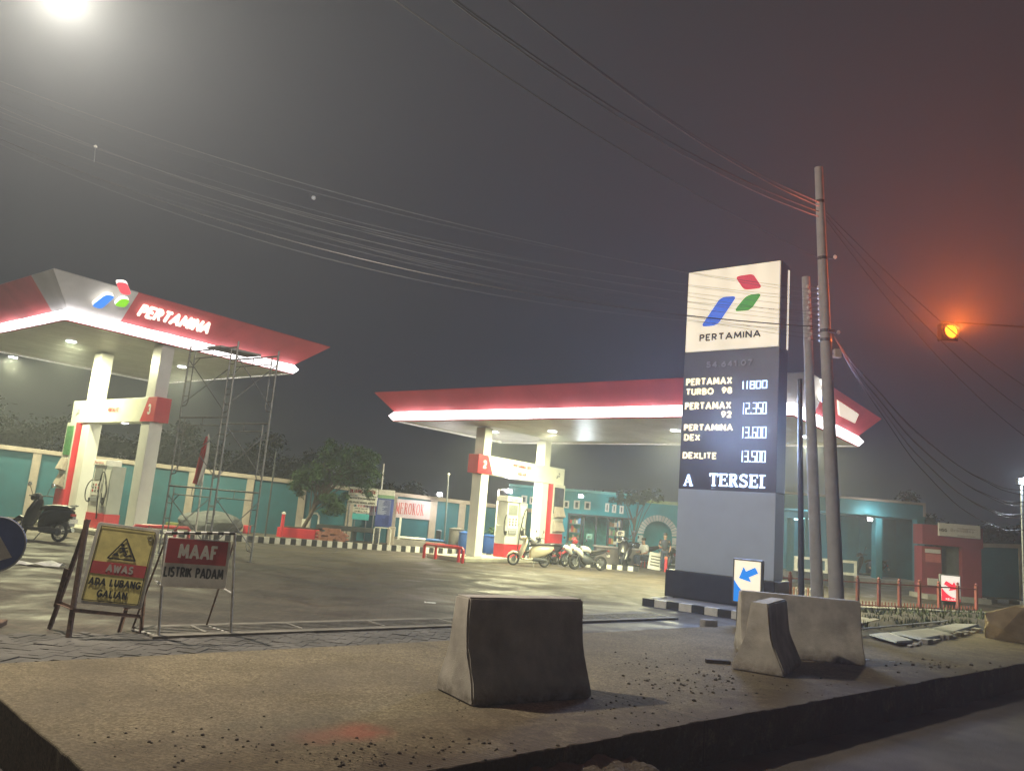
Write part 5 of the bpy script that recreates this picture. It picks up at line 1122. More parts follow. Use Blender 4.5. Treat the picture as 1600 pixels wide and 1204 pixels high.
for i in range(26):                                        # bricks round the arch and down its jambs
    if i < 18:
        a0, a1 = pi * i / 18 + .02, pi * (i + 1) / 18 - .02
        po = [(ax_ + r * cos(a), az + r * sin(a)) for r, a in ((ar_ - .02, a0), (ar_ + .26, a0), (ar_ + .26, a1), (ar_ - .02, a1))]
        plate(kp, po, .0, .05 + .008 * (i % 2), 'arch_brick', wb, kz)
    else:
        k = i - 18; sd = 1 if k % 2 else -1; zz = az - .02 - (k // 2 + 1) * .36
        plate(kp, rect(min(ax_ + sd * ar_, ax_ + sd * (ar_ + .26)), max(ax_ + sd * ar_, ax_ + sd * (ar_ + .26)), zz, zz + .33), 0, .055, 'arch_brick', wb, kz)
for (x0, x1, yt, yb) in ((814, 824, 774, 786), (827, 837, 776, 787), (880, 889.5, 782, 793), (896, 906, 782, 794.5), (912.5, 923, 783.5, 795.5), (945, 952, 786, 799), (956, 963, 788, 800.5), (967.5, 974.5, 790, 802)):
    a = kp.at(x0, yb); c = kp.at(x1, yt); t = .075
    fr = MB(); m4 = kp.mat(0, 0, 0)
    for r4 in (rect(a[0], c[0], a[1], a[1] + t), rect(a[0], c[0], c[1] - t, c[1]), rect(a[0], a[0] + t, a[1] + t, c[1] - t), rect(c[0] - t, c[0], a[1] + t, c[1] - t)): fr.prism(r4, 0, .06, m4)
    fo_ = fr.build('window', whitep, kz, world=True)
    b = MB(); b.prism(rect(a[0] + t, c[0] - t, a[1] + t, c[1] - t), .005, .02, m4); b.v = [tuple(kz.matrix_basis.inverted() @ Vector(v)) for v in b.v]; o = b.build('pane', glassd, fo_)
# shop opening: recessed lit interior, dark frames, shelves of goods
plate(kp, rect(sx0, sx1, -.02, shopz), -2.0, -1.9, 'shop_back_wall', M('pale_green_interior', (.12, .48, .46), .7, .2), kz)
plate(kp, rect(sx0 - .02, sx0 + .03, -.02, shopz), -1.95, -.28, 'shop_side_wall', tq, kz)
fd = M('dark_frame', (.03, .04, .05), .5, .2)
for px in (887.5, 911, 931, 950, 962, 971, 990): x = kp.at(px, 830)[0]; plate(kp, rect(x - .05, x + .05, -.02, shopz), -.1, .02, 'shop_mullion', fd, kz)
kr(887, 992, 805, 808, -.1, .03, 'shop_header', fd); 
kc = empty('shop_counter', (kp.at(930, 860)[0], KD - 2, 0), 0, 'long grey shop counter in front of the turquoise kiosk', 'counter')
a = Fp(930, 853, 34); b_ = Fp(998, 858, 34); MB().box(a.x, b_.x, 33.6, 34.1, 0, a.z - .0).build('front', M('grey_counter', (.22, .20, .20), .7, .2, 3), kc, world=True, bev=.02)
MB().box(a.x - .1, b_.x + .1, 33.5, 34.2, a.z, a.z + .06).build('top', M('pale_counter_top', (.45, .42, .42), .5, .1), kc, world=True, bev=.01)
random.seed(31)
gcols = [(.5, .08, .06), (.55, .5, .45), (.08, .2, .4), (.5, .38, .08), (.12, .3, .15), (.6, .6, .58), (.2, .12, .08)]
gm = [M('packet_%s' % 'abcdefg'[i], c, .5, .1) for i, c in enumerate(gcols)]
for (px0, px1, py, yy, lab) in ((889, 908, 826, 36.6, 'dark display shelf of small goods behind the shop glass'), (951, 969, 832, 36.6, 'narrow display shelf of packets beside the shop doorway')):
    a, b_ = Fp(px0, py, yy), Fp(px1, py, yy); sh = empty('display_shelf', (a.x, yy, 0), 0, lab, 'shelf'); Wd = b_.x - a.x
    for sidex in (0, Wd): MB().box(sidex - .02, sidex + .02, 0, .35, 0, 1.9).build('upright', fd, sh)
    for lv in range(4):
        MB().box(0, Wd, 0, .35, .35 + lv * .4, .38 + lv * .4).build('shelf', steel, sh)
        b = [MB() for _ in gm]; x = .03
        while x < Wd - .08:
            w = random.uniform(.05, .12); h = random.uniform(.12, .28); b[random.randrange(len(gm))].box(x, x + w, .03, .2, .381 + lv * .4, .381 + lv * .4 + h); x += w + .015
        for bb, mm in zip(b, gm):
            if bb.v: tag(bb.build('packet', mm, sh), kind='stuff')
for (px0, px1, pt, pb, yy, mt, lab) in ((891, 896, 818, 828, 36.9, whitep, 'white paper poster behind the left shop pane'), (916, 926, 834, 841, 35.5, M('pale_cyan_sheet', (.25, .5, .5)), 'pale cyan box on the shop counter'),
        (963.5, 976, 829, 836.5, 33.2, signw, 'upper white price board beside the shop doorway'), (963.5, 975, 840, 847, 33.2, signw, 'lower white price board beside the shop doorway')):
    a, b_ = Fp(px0, pb, yy), Fp(px1, pt, yy); o = empty('price_board' if yy < 34 else 'poster_board', (a.x, yy, a.z), 0, lab, 'board')
    MB().box(0, b_.x - a.x, 0, .05, 0, b_.z - a.z).build('sheet', mt, o, bev=.005)
    for k in range(4 if yy < 34 else 2): MB().box(.05, (b_.x - a.x) * random.uniform(.5, .9), -.006, 0, .05 + k * (b_.z - a.z - .08) / 4, .08 + k * (b_.z - a.z - .08) / 4).build('print_line', signk, o)
    if yy < 34.5:
        MB().box((b_.x - a.x) / 2 - .02, (b_.x - a.x) / 2 + .02, .02, .05, -a.z, 0).build('post', steel, o)
# white leaning board beside the arch
a = Fp(1023, 870, 32); o = empty('leaning_board', (a.x, 32, 0), radians(-12), 'white leaning display board with dark print in front of the arch', 'board')
MB().box(-.28, .28, -.02, .02, 0, .7, Matrix.Rotation(radians(-14), 4, 'X') @ Matrix.Rotation(radians(6), 4, 'Y') @ Matrix.Translation((0, 0, .0))).build('sheet', whitep, o, bev=.01)
for k in range(4): MB().box(-.2, .18, -.028, -.02, .15 + k * .12, .2 + k * .12, Matrix.Rotation(radians(-14), 4, 'X') @ Matrix.Rotation(radians(6), 4, 'Y')).build('print_line', signk, o)

# teal porch building behind the poles
PD = 39.0; pp = Plane((0, PD, 0), (1, 0, 0), ZV)
pb_ = empty('porch_building', (pp.at(1320, 880)[0], PD, 0), 0, 'teal flat roofed building with a lit porch behind the utility poles', 'building')
def pr(x0, x1, yt, yb, o0, o1, nm, mt, zb=None):
    xm = 1360 if x1 - x0 > 90 else (x0 + x1) / 2; a = (pp.at(x0, yb)[0], pp.at(xm, yb)[1]); c = (pp.at(x1, yt)[0], pp.at(xm, yt)[1]); return plate(pp, rect(a[0], c[0], a[1] if zb is None else zb, c[1]), o0, o1, nm, mt, pb_)
ptl = M('porch_teal', (0.03, 0.17, 0.215), .75, .12, 2, dirt=.15)
pr(1196, 1402, 787, 808, -.2, 2.6, 'parapet', ptl); pr(1196, 1402, 783.5, 786.5, -.25, 2.65, 'coping', cream); pr(1398.5, 1401.8, 787.5, 807, 2.605, 2.64, 'corner_trim', cream)
for x0, x1 in ((1204, 1211), (1226, 1232), (1330, 1340), (1391, 1401.5)): pr(x0, x1, 808.5, 900, 2.1, 2.55, 'column', ptl, zb=0)
pr(1196, 1402, 808.5, 900, -.2, -.1, 'rear_wall', ptl, zb=0)
pr(1343, 1388, 812, 900, -.09, -.05, 'doorway_panel', tqd, zb=0); pr(1240, 1325, 812, 900, -.09, -.05, 'doorway_panel', tqd, zb=0)
pr(1196, 1402, 899, 903, -.2, 3.4, 'floor_slab', isl_m, zb=0)
pr(1402.5, 1442, 800, 900, -.5, -.3, 'side_wall', tqd, zb=0)
for i, (px, py) in enumerate(((1247, 808), (1263, 807))):
    q = Fp(px, py, PD - 2.3); MB().box(q.x - .22, q.x + .22, q.y - .05, q.y + .05, q.z - .12, q.z - .06).build('tube_light', E('tube_light', (.6, 1, 1), 5), pb_, world=True)
lo = lamp_point('porch_tube', Fp(1255, 812, PD - 1.9), 70, (.6, .95, 1)); 
# white framed showcase
a, b_ = Fp(1241, 896, 31), Fp(1338, 897, 31); zt_ = Fp(1290, 874, 31).z; zb_ = Fp(1290, 893, 31).z
sc_ = empty('showcase', (a.x, 31, 0), 0, 'white framed glass showcase standing behind the utility poles', 'showcase'); L = b_.x - a.x
for (x0, x1, z0, z1) in ((0, .1, zb_, zt_), (.62, .72, zb_, zt_), (1.2, 1.3, zb_, zt_), (L - .1, L, zb_, zt_)): MB().box(x0, x1, -.05, .05, z0, z1).build('frame', whitep, sc_)
for z in (zb_, zt_): MB().box(0, L, -.055, .055, z - .05, z + .05).build('rail', whitep, sc_)
MB().box(.02, L - .02, -.01, .01, zb_ + .05, zt_ - .05).build('pane', M('blue_grey_glass', (.08, .14, .2), .15, 0), sc_); MB().box(.1, L - .1, .0, .5, 0, zb_ - .06).build('cabinet', M('dark_cabinet', (.05, .05, .06)), sc_)
# red kiosk with white fascia sign
BD = 28.5; bp_ = Plane((0, BD, 0), (1, -.03, 0), ZV)
at_ = empty('bank_kiosk', (bp_.at(1480, 900)[0], BD, 0), 0, 'small dark red cash machine kiosk with a white name sign', 'kiosk')
dr = M('dark_red_panel', (0.20, 0.028, 0.042), .5, .12, 3)
def ar(x0, x1, yt, yb, o0, o1, nm, mt, zb=None, bev=0):
    xm = (x0 + x1) / 2; a = (bp_.at(x0, yb)[0], bp_.at(xm, yb)[1]); c = (bp_.at(x1, yt)[0], bp_.at(xm, yt)[1]); return plate(bp_, rect(a[0], c[0], a[1] if zb is None else zb, c[1]), o0, o1, nm, mt, at_, bev)
ar(1440, 1534, 822, 853, -.6, .06, 'fascia_box', dr); ar(1441, 1471, 853.5, 930, -.55, 0, 'left_panel', dr, zb=.12); ar(1504, 1533, 853.5, 930, -.55, 0, 'right_panel', dr, zb=.12)
ar(1471, 1504, 853.5, 930, -.25, -.2, 'glass_door', M('kiosk_glass', (.10, .11, .11), .12, .2), zb=.12); ar(1438, 1536, 930, 936, -.8, .5, 'plinth', isl_m, zb=0)
ar(1463.5, 1528, 818.5, 839, .065, .16, 'name_sign', M('sign_dull_white', (.5, .46, .47), .5, .05), bev=.02)
ar(1445, 1469, 857.5, 863.5, .005, .03, 'small_sign', MATS['sign_dull_white']); ar(1449, 1465, 903, 914, .005, .04, 'notice', MATS['sign_dull_white']); ar(1446, 1470, 865, 878, .004, .02, 'pale_red_panel', M('pale_red_panel', (.4, .10, .10), .5))
for (t, x0, x1, yb, h) in (('HSG', 1467.5, 1479.5, 830, 5.5),):
    px_text(t, Plane(bp_.o + bp_.n * .165, bp_.a, ZV), (x0, yb), (x1, yb + .6), h, M('sign_grey_print', (.10, .08, .09)), at_, bold=.03)
px_text('BrandBuy', Plane(bp_.o + bp_.n * .165, bp_.a, ZV), (1485, 829.5), (1522, 833), 5, M('sign_faint_print', (.30, .25, .26)), at_)
for k, (y0_) in enumerate((825, 836)):
    a = bp_.at(1492, y0_); c = bp_.at(1520, y0_); plate(bp_, rect(a[0], c[0], a[1] - .015, a[1] + .015), .162, .167, 'print_line', MATS['sign_faint_print'], at_)

# ================================================================== RAILING BY THE EXIT
fa_, fb2 = P(1196, 949), P(1526, 962); rd = (fb2 - fa_).normalized(); RL_ = (fb2 - fa_).length
ra = empty('railing', fa_, math.atan2(rd.y, rd.x), 'low dark red iron railing with evenly spaced posts and upright bars', 'railing')
rm = M('dark_red_iron', (.22, .045, .04), .55, .2, 12); n = 11
for i in range(n):
    x = RL_ * i / (n - 1); MB().box(x - .035, x + .035, -.035, .035, -.1, .80).build('post', rm, ra, bev=.005); b = MB(); b.lathe([(.01, .80), (.045, .83), (.01, .88)], 8, Matrix.Translation((x, 0, 0))); b.build('finial', rm, ra)
for z, h in ((.72, .035), (.16, .03)):
    MB().box(0, RL_, -.015, .015, z - h / 2, z + h / 2).build('rail', rm, ra)
barm = MB().box(-.009, .009, -.009, .009, .0, .70).mesh('bar'); barm.materials.append(rm)
low = MB().box(-.009, .009, -.009, .009, -.02, .26).mesh('bar'); low.materials.append(rm)
nb = int(RL_ / .115)
for i in range(nb):
    o = bpy.data.objects.new('bar', low); COL.objects.link(o); o.parent = ra; o.location = (.06 + i * .115, .02, 0)
MB().box(-.2, RL_ + .1, -.18, .12, 0, .13).build('kerb', isl_m, ra, bev=.02)
# reddish lit planter wall and plants behind and below the railing
so = MB(); q = [P(1345, 1003), P(1560, 985), P(1530, 957), P(1345, 957)]
nx, ny = 60, 14; vs = []; fs = []
for j in range(ny + 1):
    for i in range(nx + 1):
        p = q[0].lerp(q[1], i / nx).lerp(q[3].lerp(q[2], i / nx), j / ny); e = sin(pi * j / ny) ** .6 * min(1, i / 3, (nx - i) / 3)
        vs.append((p.x, p.y, .052 + e * (.07 + .10 * mnoise.noise(p * 1.5) + .05 * mnoise.noise(p * 5))))
for j in range(ny):
    for i in range(nx): fs.append((j * (nx + 1) + i, j * (nx + 1) + i + 1, (j + 1) * (nx + 1) + i + 1, (j + 1) * (nx + 1) + i))
so.add(vs, fs); tag(so.build('soil_bed', M('dark_soil', (.05, .04, .032), .95, .5, 6, .8, 30), smooth=True), kind='structure')
random.seed(17); lf = MB()
for k in range(1500):
    u_, v_ = random.random(), random.random(); p = q[0].lerp(q[1], u_).lerp(q[3].lerp(q[2], u_), v_ * .8 + .15)
    if mnoise.noise(p * 1.1) < -.05: continue
    a = random.uniform(0, 6.28); h = random.uniform(.04, .16); w = random.uniform(.012, .03); s = Vector((cos(a) * w, sin(a) * w, 0)); t_ = Vector((cos(a + 1.6) * .05, sin(a + 1.6) * .05, h))
    z = Vector((0, 0, .10)); lf.add([tuple(p + z - s), tuple(p + z + s), tuple(p + z + t_)], [(0, 1, 2)])
tag(lf.build('weeds', M('weed_green', (.05, .07, .03), .8, .4, 8), fix=False), kind='stuff')

# ---- frame of sheet panels lying on the slab
la, lb = P(1352, 996, SZ), P(1532, 973, SZ); ld_ = (lb - la).normalized(); LL = (lb - la).length
lp = empty('fallen_sign_frame', la, math.atan2(ld_.y, ld_.x), 'dark sign frame with grey sheet panels lying flat on the slab', 'sign frame')
def px_local(px, py): p = P(px, py, SZ + .07) - la; c, s = ld_.x, ld_.y; return (p.x * c + p.y * s, -p.x * s + p.y * c)
pans = [[(1360, 990), (1386, 987.5), (1425, 1000), (1402, 1002)], [(1394, 987), (1449, 981), (1486, 989), (1440, 997.5)], [(1458, 980), (1492, 973.5), (1528, 975), (1491, 986)]]
sheet = M('grey_dusty_sheet', (.36, .35, .33), .5, .2, 3, dirt=.4)
for ps in pans:
    b = MB(); b.prism([px_local(*p) for p in ps], .06, .075); b.build('sheet', sheet, lp)
    qq = [px_local(*p) for p in ps]; 
    for i in range(4):
        MB().tube([(*qq[i], .05), (*qq[(i + 1) % 4], .05)], .03, 4).build('frame_bar', dsteel, lp)
e1 = px_local(1330, 988), px_local(1480, 972); MB().tube([(*e1[0], .12), (*e1[1], .1)], .018, 6).build('loose_pipe', wpipe, lp)
e1 = px_local(1420, 1004), px_local(1533, 980); random.seed(4)
cl = MB(); 
for k in range(18):
    t = k / 18; x = e1[0][0] + (e1[1][0] - e1[0][0]) * t; y = e1[0][1] + (e1[1][1] - e1[0][1]) * t
    w = random.uniform(.05, .18); cl.box(x, x + w * 1.6, y - w * .4, y + w * .4, 0, random.uniform(.03, .09), Matrix.Translation((0, 0, 0)))
tag(cl.build('concrete_scrap', M('pale_scrap', (.33, .31, .28), .9, .3, 6), lp, bev=.01), kind='stuff')

# ---- boulder / broken lump
def rock(name, c, s, seed, mt, label, cat, sub=4, amp=.22, ncut=0):
    rc = random.Random(seed); cuts = []
    for _ in range(ncut):
        n_ = Vector((rc.gauss(0, 1), rc.gauss(0, 1), rc.gauss(.1, .8))).normalized(); cuts.append((n_, rc.uniform(.62, .9)))
    bm = bmesh.new(); bmesh.ops.create_icosphere(bm, subdivisions=sub, radius=1)
    off = Vector((seed * 7.7, 1, 2))
    for v in bm.verts:
        d = v.co.normalized(); k = 1 + amp * mnoise.noise(d * 1.4 + off) * 1.6 + amp * .4 * mnoise.noise(d * 4 + off) + .03 * mnoise.noise(d * 12 + off)
        f_ = max(abs(d.x), abs(d.y), abs(d.z)); k *= .8 + .25 / f_ * .8
        v.co = Vector((d.x * s[0], d.y * s[1], d.z * s[2])) * k
        if cuts:
            for (nx_, dx_) in cuts:
                e_ = Vector((v.co.x / s[0], v.co.y / s[1], v.co.z / s[2])); o_ = e_.dot(nx_) - dx_
                if o_ > 0: e_ -= nx_ * o_; v.co = Vector((e_.x * s[0], e_.y * s[1], e_.z * s[2]))
        if v.co.z < -.45 * s[2]: v.co.z = -.45 * s[2]
    me = bpy.data.meshes.new(name); bm.to_mesh(me); bm.free(); me.materials.append(mt)
    o = bpy.data.objects.new(name, me); COL.objects.link(o); o.location = (c[0], c[1], c[2] + .43 * s[2]); tag(o, label, cat); return o
rk = P(1590, 1003, SZ); rock('boulder', (rk.x + .22, rk.y + .4, SZ), (.72, .56, .50), 3, M('tan_stone', (.36, .27, .16), .9, .25, 4, .5, 30), 'large tan boulder resting on the slab at the right edge', 'boulder', 5, .14, 16)

# ---- clods and rubble on the slab, soil heap at its near edge, timber scrap
clod_m = M('dark_clod', (.085, .066, .05), .95, .4, 20); random.seed(8); cb = MB()
def clod(p, r):
    vs = []; n = 6
    for j, (zz, rr) in enumerate(((0, 1), (.45, .9), (.8, .5))):
        for k in range(n): a = 2 * pi * k / n + j * .4; q_ = r * rr * random.uniform(.7, 1.2); vs.append((p.x + cos(a) * q_, p.y + sin(a) * q_ * .9, p.z + zz * r))
    cb.add(vs, [(j * n + k, j * n + (k + 1) % n, (j + 1) * n + (k + 1) % n, (j + 1) * n + k) for j in range(2) for k in range(n)] + [tuple(range(2 * n, 3 * n))])
for (cx, cy, rx, ry, n, r0, r1) in ((560, 1170, 330, 36, 420, .004, .017), (240, 1160, 150, 40, 70, .004, .014), (720, 1095, 60, 16, 60, .004, .014), (990, 1040, 60, 30, 70, .005, .016), (1080, 1066, 100, 28, 260, .006, .026), (1000, 1110, 160, 32, 150, .005, .018), (1250, 1075, 150, 16, 120, .005, .022), (450, 1085, 380, 40, 60, .003, .010), (1480, 1040, 110, 14, 120, .006, .035), (560, 1190, 120, 14, 80, .006, .02)):
    for _ in range(int(n * 1.3)):
        px, py = random.gauss(cx, rx * .5), random.gauss(cy, ry * .5)
        if py < 1012: continue
        p = P(px, py, SZ); dd_ = (p - na).dot(Vector((-ndir.y, ndir.x, 0)))
        if dd_ < .02: continue
        clod(p, r0 * .45 * (r1 * .95 / (r0 * .45)) ** (random.random() ** 3.2))
tag(cb.build('rubble', clod_m, fix=False), kind='stuff')
hp = MB(); vs = []; fs = []; nx, ny = 70, 22; ha = na + ndir * .35; nn = Vector((ndir.y, -ndir.x, 0))
for j in range(ny + 1):
    for i in range(nx + 1):
        p = ha - ndir * (2.6 * i / nx) + nn * (1.1 * j / ny); e = (1 - j / ny) ** 1.2 * min(1, i / 12) * min(1, (nx - i) / 8)
        vs.append((p.x, p.y, RZ - .01 + e * (.25 + .05 * mnoise.noise(p * 3)) + .05 * e ** .3 * mnoise.noise(p * 7) + .015 * mnoise.noise(p * 24)))
for j in range(ny):
    for i in range(nx): fs.append((j * (nx + 1) + i, j * (nx + 1) + i + 1, (j + 1) * (nx + 1) + i + 1, (j + 1) * (nx + 1) + i))
hp.add(vs, fs); tag(hp.build('soil_heap', M('heap_soil', (.10, .08, .06), .95, .4, 5, .9, 40), smooth=True), kind='stuff')
tb = P(1122, 1036, SZ); o = empty('timber_scrap', tb, radians(6), 'short dark timber scrap lying beside the end-on barrier', 'timber scrap')
MB().box(-.16, .15, -.03, .03, 0, .045).build('board', M('dark_timber', (.05, .035, .025), .8, .3, 20), o, bev=.006); MB().box(-.08, .18, .035, .07, 0, .03).build('board', MATS['dark_timber'], o, bev=.006)
tb = P(1107, 982); o = empty('stone_block', tb, radians(20), 'small dark stone block lying on the paving before the totem', 'stone block'); MB().box(-.14, .14, -.08, .08, 0, .16).build('stone', isl_m, o, bev=.03)
# paper litter
random.seed(12)
litt = [((62, 883), 'torn white paper strip lying on the paving beyond the yellow sign', .45), ((672, 942), 'small white scrap of paper on the open paving', .10), ((1352, 1031), 'tiny bright scrap on the slab right of the pale barrier', .05), ((1430, 971), 'white crumpled scrap near the railing foot', .10), ((1394, 1034), 'small bright scrap further right on the slab', .04), ((2, 1152), 'crumpled clear wrapper at the lower left corner', .12)]
for (px, py), lab, s in litt:
    p = P(px, py, RZ if py > 1100 else (SZ if py > 1010 else .01)); b = MB(); n = 6
    vs = [(p.x + (i / n - .5) * s * 2, p.y + (j / 3 - .5) * s * .6 + .1 * s * sin(i * 2.), p.z + .006 + abs(mnoise.noise(Vector((i * .9, j * 1.3, px)))) * s * .35) for j in range(4) for i in range(n + 1)]
    b.add(vs, [(j * (n + 1) + i, j * (n + 1) + i + 1, (j + 1) * (n + 1) + i + 1, (j + 1) * (n + 1) + i) for j in range(3) for i in range(n)])
    o = b.build('paper_scrap', whitep, None, smooth=True); o.modifiers.new('s', 'SOLIDIFY').thickness = .002; tag(o, lab, 'litter')

# ================================================================== SCAFFOLD TOWER
A_, C_ = P(248, 864), P(391, 878); ce = (A_ + C_) / 2; ha_ = (C_ - A_) / 2
def rotv(v, a): return Vector((v.x * cos(a) - v.y * sin(a), v.x * sin(a) + v.y * cos(a), 0))
cd_ = ce.normalized(); sd_ = ha_.normalized(); B_ = ce - cd_ * 1.05 + sd_ * .08; D_ = ce + cd_ * 1.05 - sd_ * .08
scf = empty('scaffold_tower', ce, 0, 'tall rusty steel scaffold tower standing before the left canopy edge', 'scaffold')
sm_ = M('scaffold_pipe', (.17, .17, .16), .55, .35, 14, metal=.4)
ht = 1.74
def T2(pts, r=.021, nm='tube'): return MB().tube(pts, r, 7).build(nm, sm_, scf, world=True, smooth=True)
for lv in range(3):
    z0, z1 = lv * ht, (lv + 1) * ht
    for (p, q_) in ((A_, B_), (D_, C_)):
        d = (q_ - p); L = d.length; d = d / L
        T2([p + ZV * z0, p + ZV * (z1 + (.08 if lv == 2 else 0))], .024, 'upright'); T2([q_ + ZV * z0, q_ + ZV * (z1 + (.08 if lv == 2 else 0))], .024, 'upright')
        T2([p + ZV * (z1 - .06), q_ + ZV * (z1 - .06)], .022, 'ledger')
        for e, s_ in ((p, 1), (q_, -1)):
            i_ = e + d * s_ * .24; T2([i_ + ZV * (z1 - .08), i_ + ZV * (z0 + .35), i_ - d * s_ * .06 + ZV * (z0 + .26), e + ZV * (z0 + .24)], .016, 'ladder_rail')
            for k in range(3): T2([e + ZV * (z0 + .5 + k * .38), i_ + ZV * (z0 + .5 + k * .38)], .012, 'rung')
        T2([p + d * .24 + ZV * (z1 - .26), q_ - d * .24 + ZV * (z1 - .26)], .014, 'ledger')
        T2([p + d * L * .5 + ZV * (z1 - .26), p + d * L * .5 + ZV * (z1 - .08)], .012, 'strut')
        T2([p + d * .24 + ZV * (z1 - .45), p + d * .5 + ZV * (z1 - .26)], .012, 'strut')
    for (p, q_) in ((A_, D_), (B_, C_)):
        T2([p + ZV * (z0 + .3), q_ + ZV * (z0 + 1.45)], .013, 'cross_brace'); T2([q_ + ZV * (z0 + .3) + Vector((.02, -.02, 0)), p + ZV * (z0 + 1.45) + Vector((.02, -.02, 0))], .013, 'cross_brace')
dkz = 3 * ht - .02
b = MB(); w_ = (B_ - A_) * .30
pt0, pt1 = A_ + (B_ - A_) * .35, D_ + (C_ - D_) * .35
b.add([tuple(p + ZV * z) for z in (dkz, dkz + .05) for p in (pt0, pt0 + w_, pt1 + w_, pt1)], [(0, 3, 2, 1), (4, 5, 6, 7), (0, 1, 5, 4), (1, 2, 6, 5), (2, 3, 7, 6), (3, 0, 4, 7)]); b.build('deck_board', M('grey_deck_sheet', (.25, .24, .22), .7, .2, 5), scf, world=True)
for p in (A_, B_, C_, D_): MB().box(-.07, .07, -.07, .07, 0, .02, Matrix.Translation(p)).build('base_plate', sm_, scf, world=True)

# ================================================================== TREES
def tree(name, base, crown, label, seed, n=3000, leaf=.11, lean=(0, 0), group=None, mt=None, dark=False, trunk_r=.09, clumps=26):
    """crown: list of (x, y, z, rx, ry, rz) ellipsoids relative to the base"""
    rnd = random.Random(seed); o = empty(name, base, 0, label, 'tree', group)
    bark = M('bark', (.10, .075, .055), .9, .35, 12, .5, 30)
    top = Vector((lean[0], lean[1], crown[0][2]))
    tb = MB(); tb.tube([(0, 0, -.1), tuple(top * .35 + Vector((.05, 0, 0))), tuple(top * .7)], [trunk_r, trunk_r * .8, trunk_r * .5], 9)
    for c in crown:
        for k in range(3):
            s = top * rnd.uniform(.3, .65); e = Vector((c[0] + rnd.uniform(-.5, .5) * c[3], c[1] + rnd.uniform(-.5, .5) * c[4], c[2] + rnd.uniform(-.1, .5) * c[5]))
            tb.tube([tuple(s), tuple(s.lerp(e, .5) + Vector((0, 0, .15))), tuple(e)], [trunk_r * .4, trunk_r * .25, .012], 6)
    tb.build('trunk', bark, o, smooth=True)
    cl = []
    for c in crown:
        for k in range(max(4, clumps // len(crown))):
            while True:
                d = Vector((rnd.uniform(-1, 1), rnd.uniform(-1, 1), rnd.uniform(-1, 1)))
                if .25 < d.length < 1: break
            cl.append((Vector((c[0] + d.x * c[3], c[1] + d.y * c[4], c[2] + d.z * c[5])), rnd.uniform(.22, .48) * min(c[3], c[5])))
    vs = []; fs = []
    for k in range(n):
        c, r = cl[rnd.randrange(len(cl))]; g = Vector((rnd.gauss(0, .5), rnd.gauss(0, .5), rnd.gauss(0, .42))) * r
        p = c + g; a = rnd.uniform(0, 2 * pi); L = leaf * rnd.uniform(.6, 1.4); dn = -rnd.uniform(.1, .9)
        ax_ = Vector((cos(a), sin(a), dn)).normalized() * L; sd = Vector((-sin(a), cos(a), rnd.uniform(-.5, .5))).normalized() * L * .22
        i = len(vs); vs += [tuple(p), tuple(p + ax_ * .5 + sd), tuple(p + ax_), tuple(p + ax_ * .5 - sd)]; fs.append((i, i + 1, i + 2, i + 3))
    me = bpy.data.meshes.new('crown'); me.from_pydata(vs, [], fs); me.materials.append(mt or M('leaf_green', (.05, .10, .032), .55, .5, 3, spec=.4))
    co = bpy.data.objects.new('crown', me); COL.objects.link(co); co.parent = o
    return o
tbp = P(463, 842, .1); tbp = Vector((tbp.x * 31.6 / tbp.y, 31.6, .1))
tree('broadleaf_tree', tbp, [(1.7, 0, 3.1, 1.0, .9, .8), (.6, .1, 2.6, .9, .8, .7), (2.3, 0, 2.6, .8, .7, .75), (1.1, 0, 3.6, .5, .5, .5), (1.35, -.1, 1.55, .55, .5, .5), (2.4, 0, 3.4, .45, .45, .4), (.0, 0, 2.2, .5, .5, .5)], 'leafy green tree leaning right from the red planter before the teal wall', 5, n=20000, leaf=.15, lean=(1.3, 0), clumps=120)
q = Fp(990, 830, 35.2); tree('broadleaf_tree', (q.x, 35.2, 0), [(0, 0, 3.0, .9, .6, .35), (-.6, 0, 2.9, .5, .5, .35), (.8, 0, 3.2, .6, .5, .3)], 'small dark tree overhanging the kiosk between windows and arch', 6, n=2600, leaf=.15, trunk_r=.06, clumps=30, mt=M('dark_leaf_green', (.025, .045, .02), .6, .5, 3))
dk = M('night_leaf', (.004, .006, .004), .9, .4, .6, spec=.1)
random.seed(44)
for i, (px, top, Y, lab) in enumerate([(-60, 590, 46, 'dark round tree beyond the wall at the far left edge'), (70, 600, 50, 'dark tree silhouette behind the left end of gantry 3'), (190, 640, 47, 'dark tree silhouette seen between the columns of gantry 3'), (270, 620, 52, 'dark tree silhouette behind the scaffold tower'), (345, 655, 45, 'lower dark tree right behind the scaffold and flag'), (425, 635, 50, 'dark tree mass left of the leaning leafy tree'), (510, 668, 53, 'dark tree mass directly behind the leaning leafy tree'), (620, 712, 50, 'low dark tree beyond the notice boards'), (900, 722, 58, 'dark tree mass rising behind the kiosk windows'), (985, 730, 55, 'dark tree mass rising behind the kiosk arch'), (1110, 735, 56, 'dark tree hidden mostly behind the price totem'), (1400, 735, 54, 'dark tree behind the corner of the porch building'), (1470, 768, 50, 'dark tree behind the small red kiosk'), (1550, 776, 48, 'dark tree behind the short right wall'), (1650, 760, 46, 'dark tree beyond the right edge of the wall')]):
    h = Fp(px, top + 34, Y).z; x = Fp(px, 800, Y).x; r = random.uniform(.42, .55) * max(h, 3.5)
    tree('background_tree', (x, Y, 0), [(0, 0, h * .62, r, r * .8, h * .34), (r * .6, 0, h * .5, r * .6, r * .6, h * .28), (-r * .6, 0, h * .48, r * .6, r * .6, h * .3)], lab, 50 + i, n=14000, leaf=.33, group='dark trees beyond the wall', mt=dk, trunk_r=.18, clumps=48)

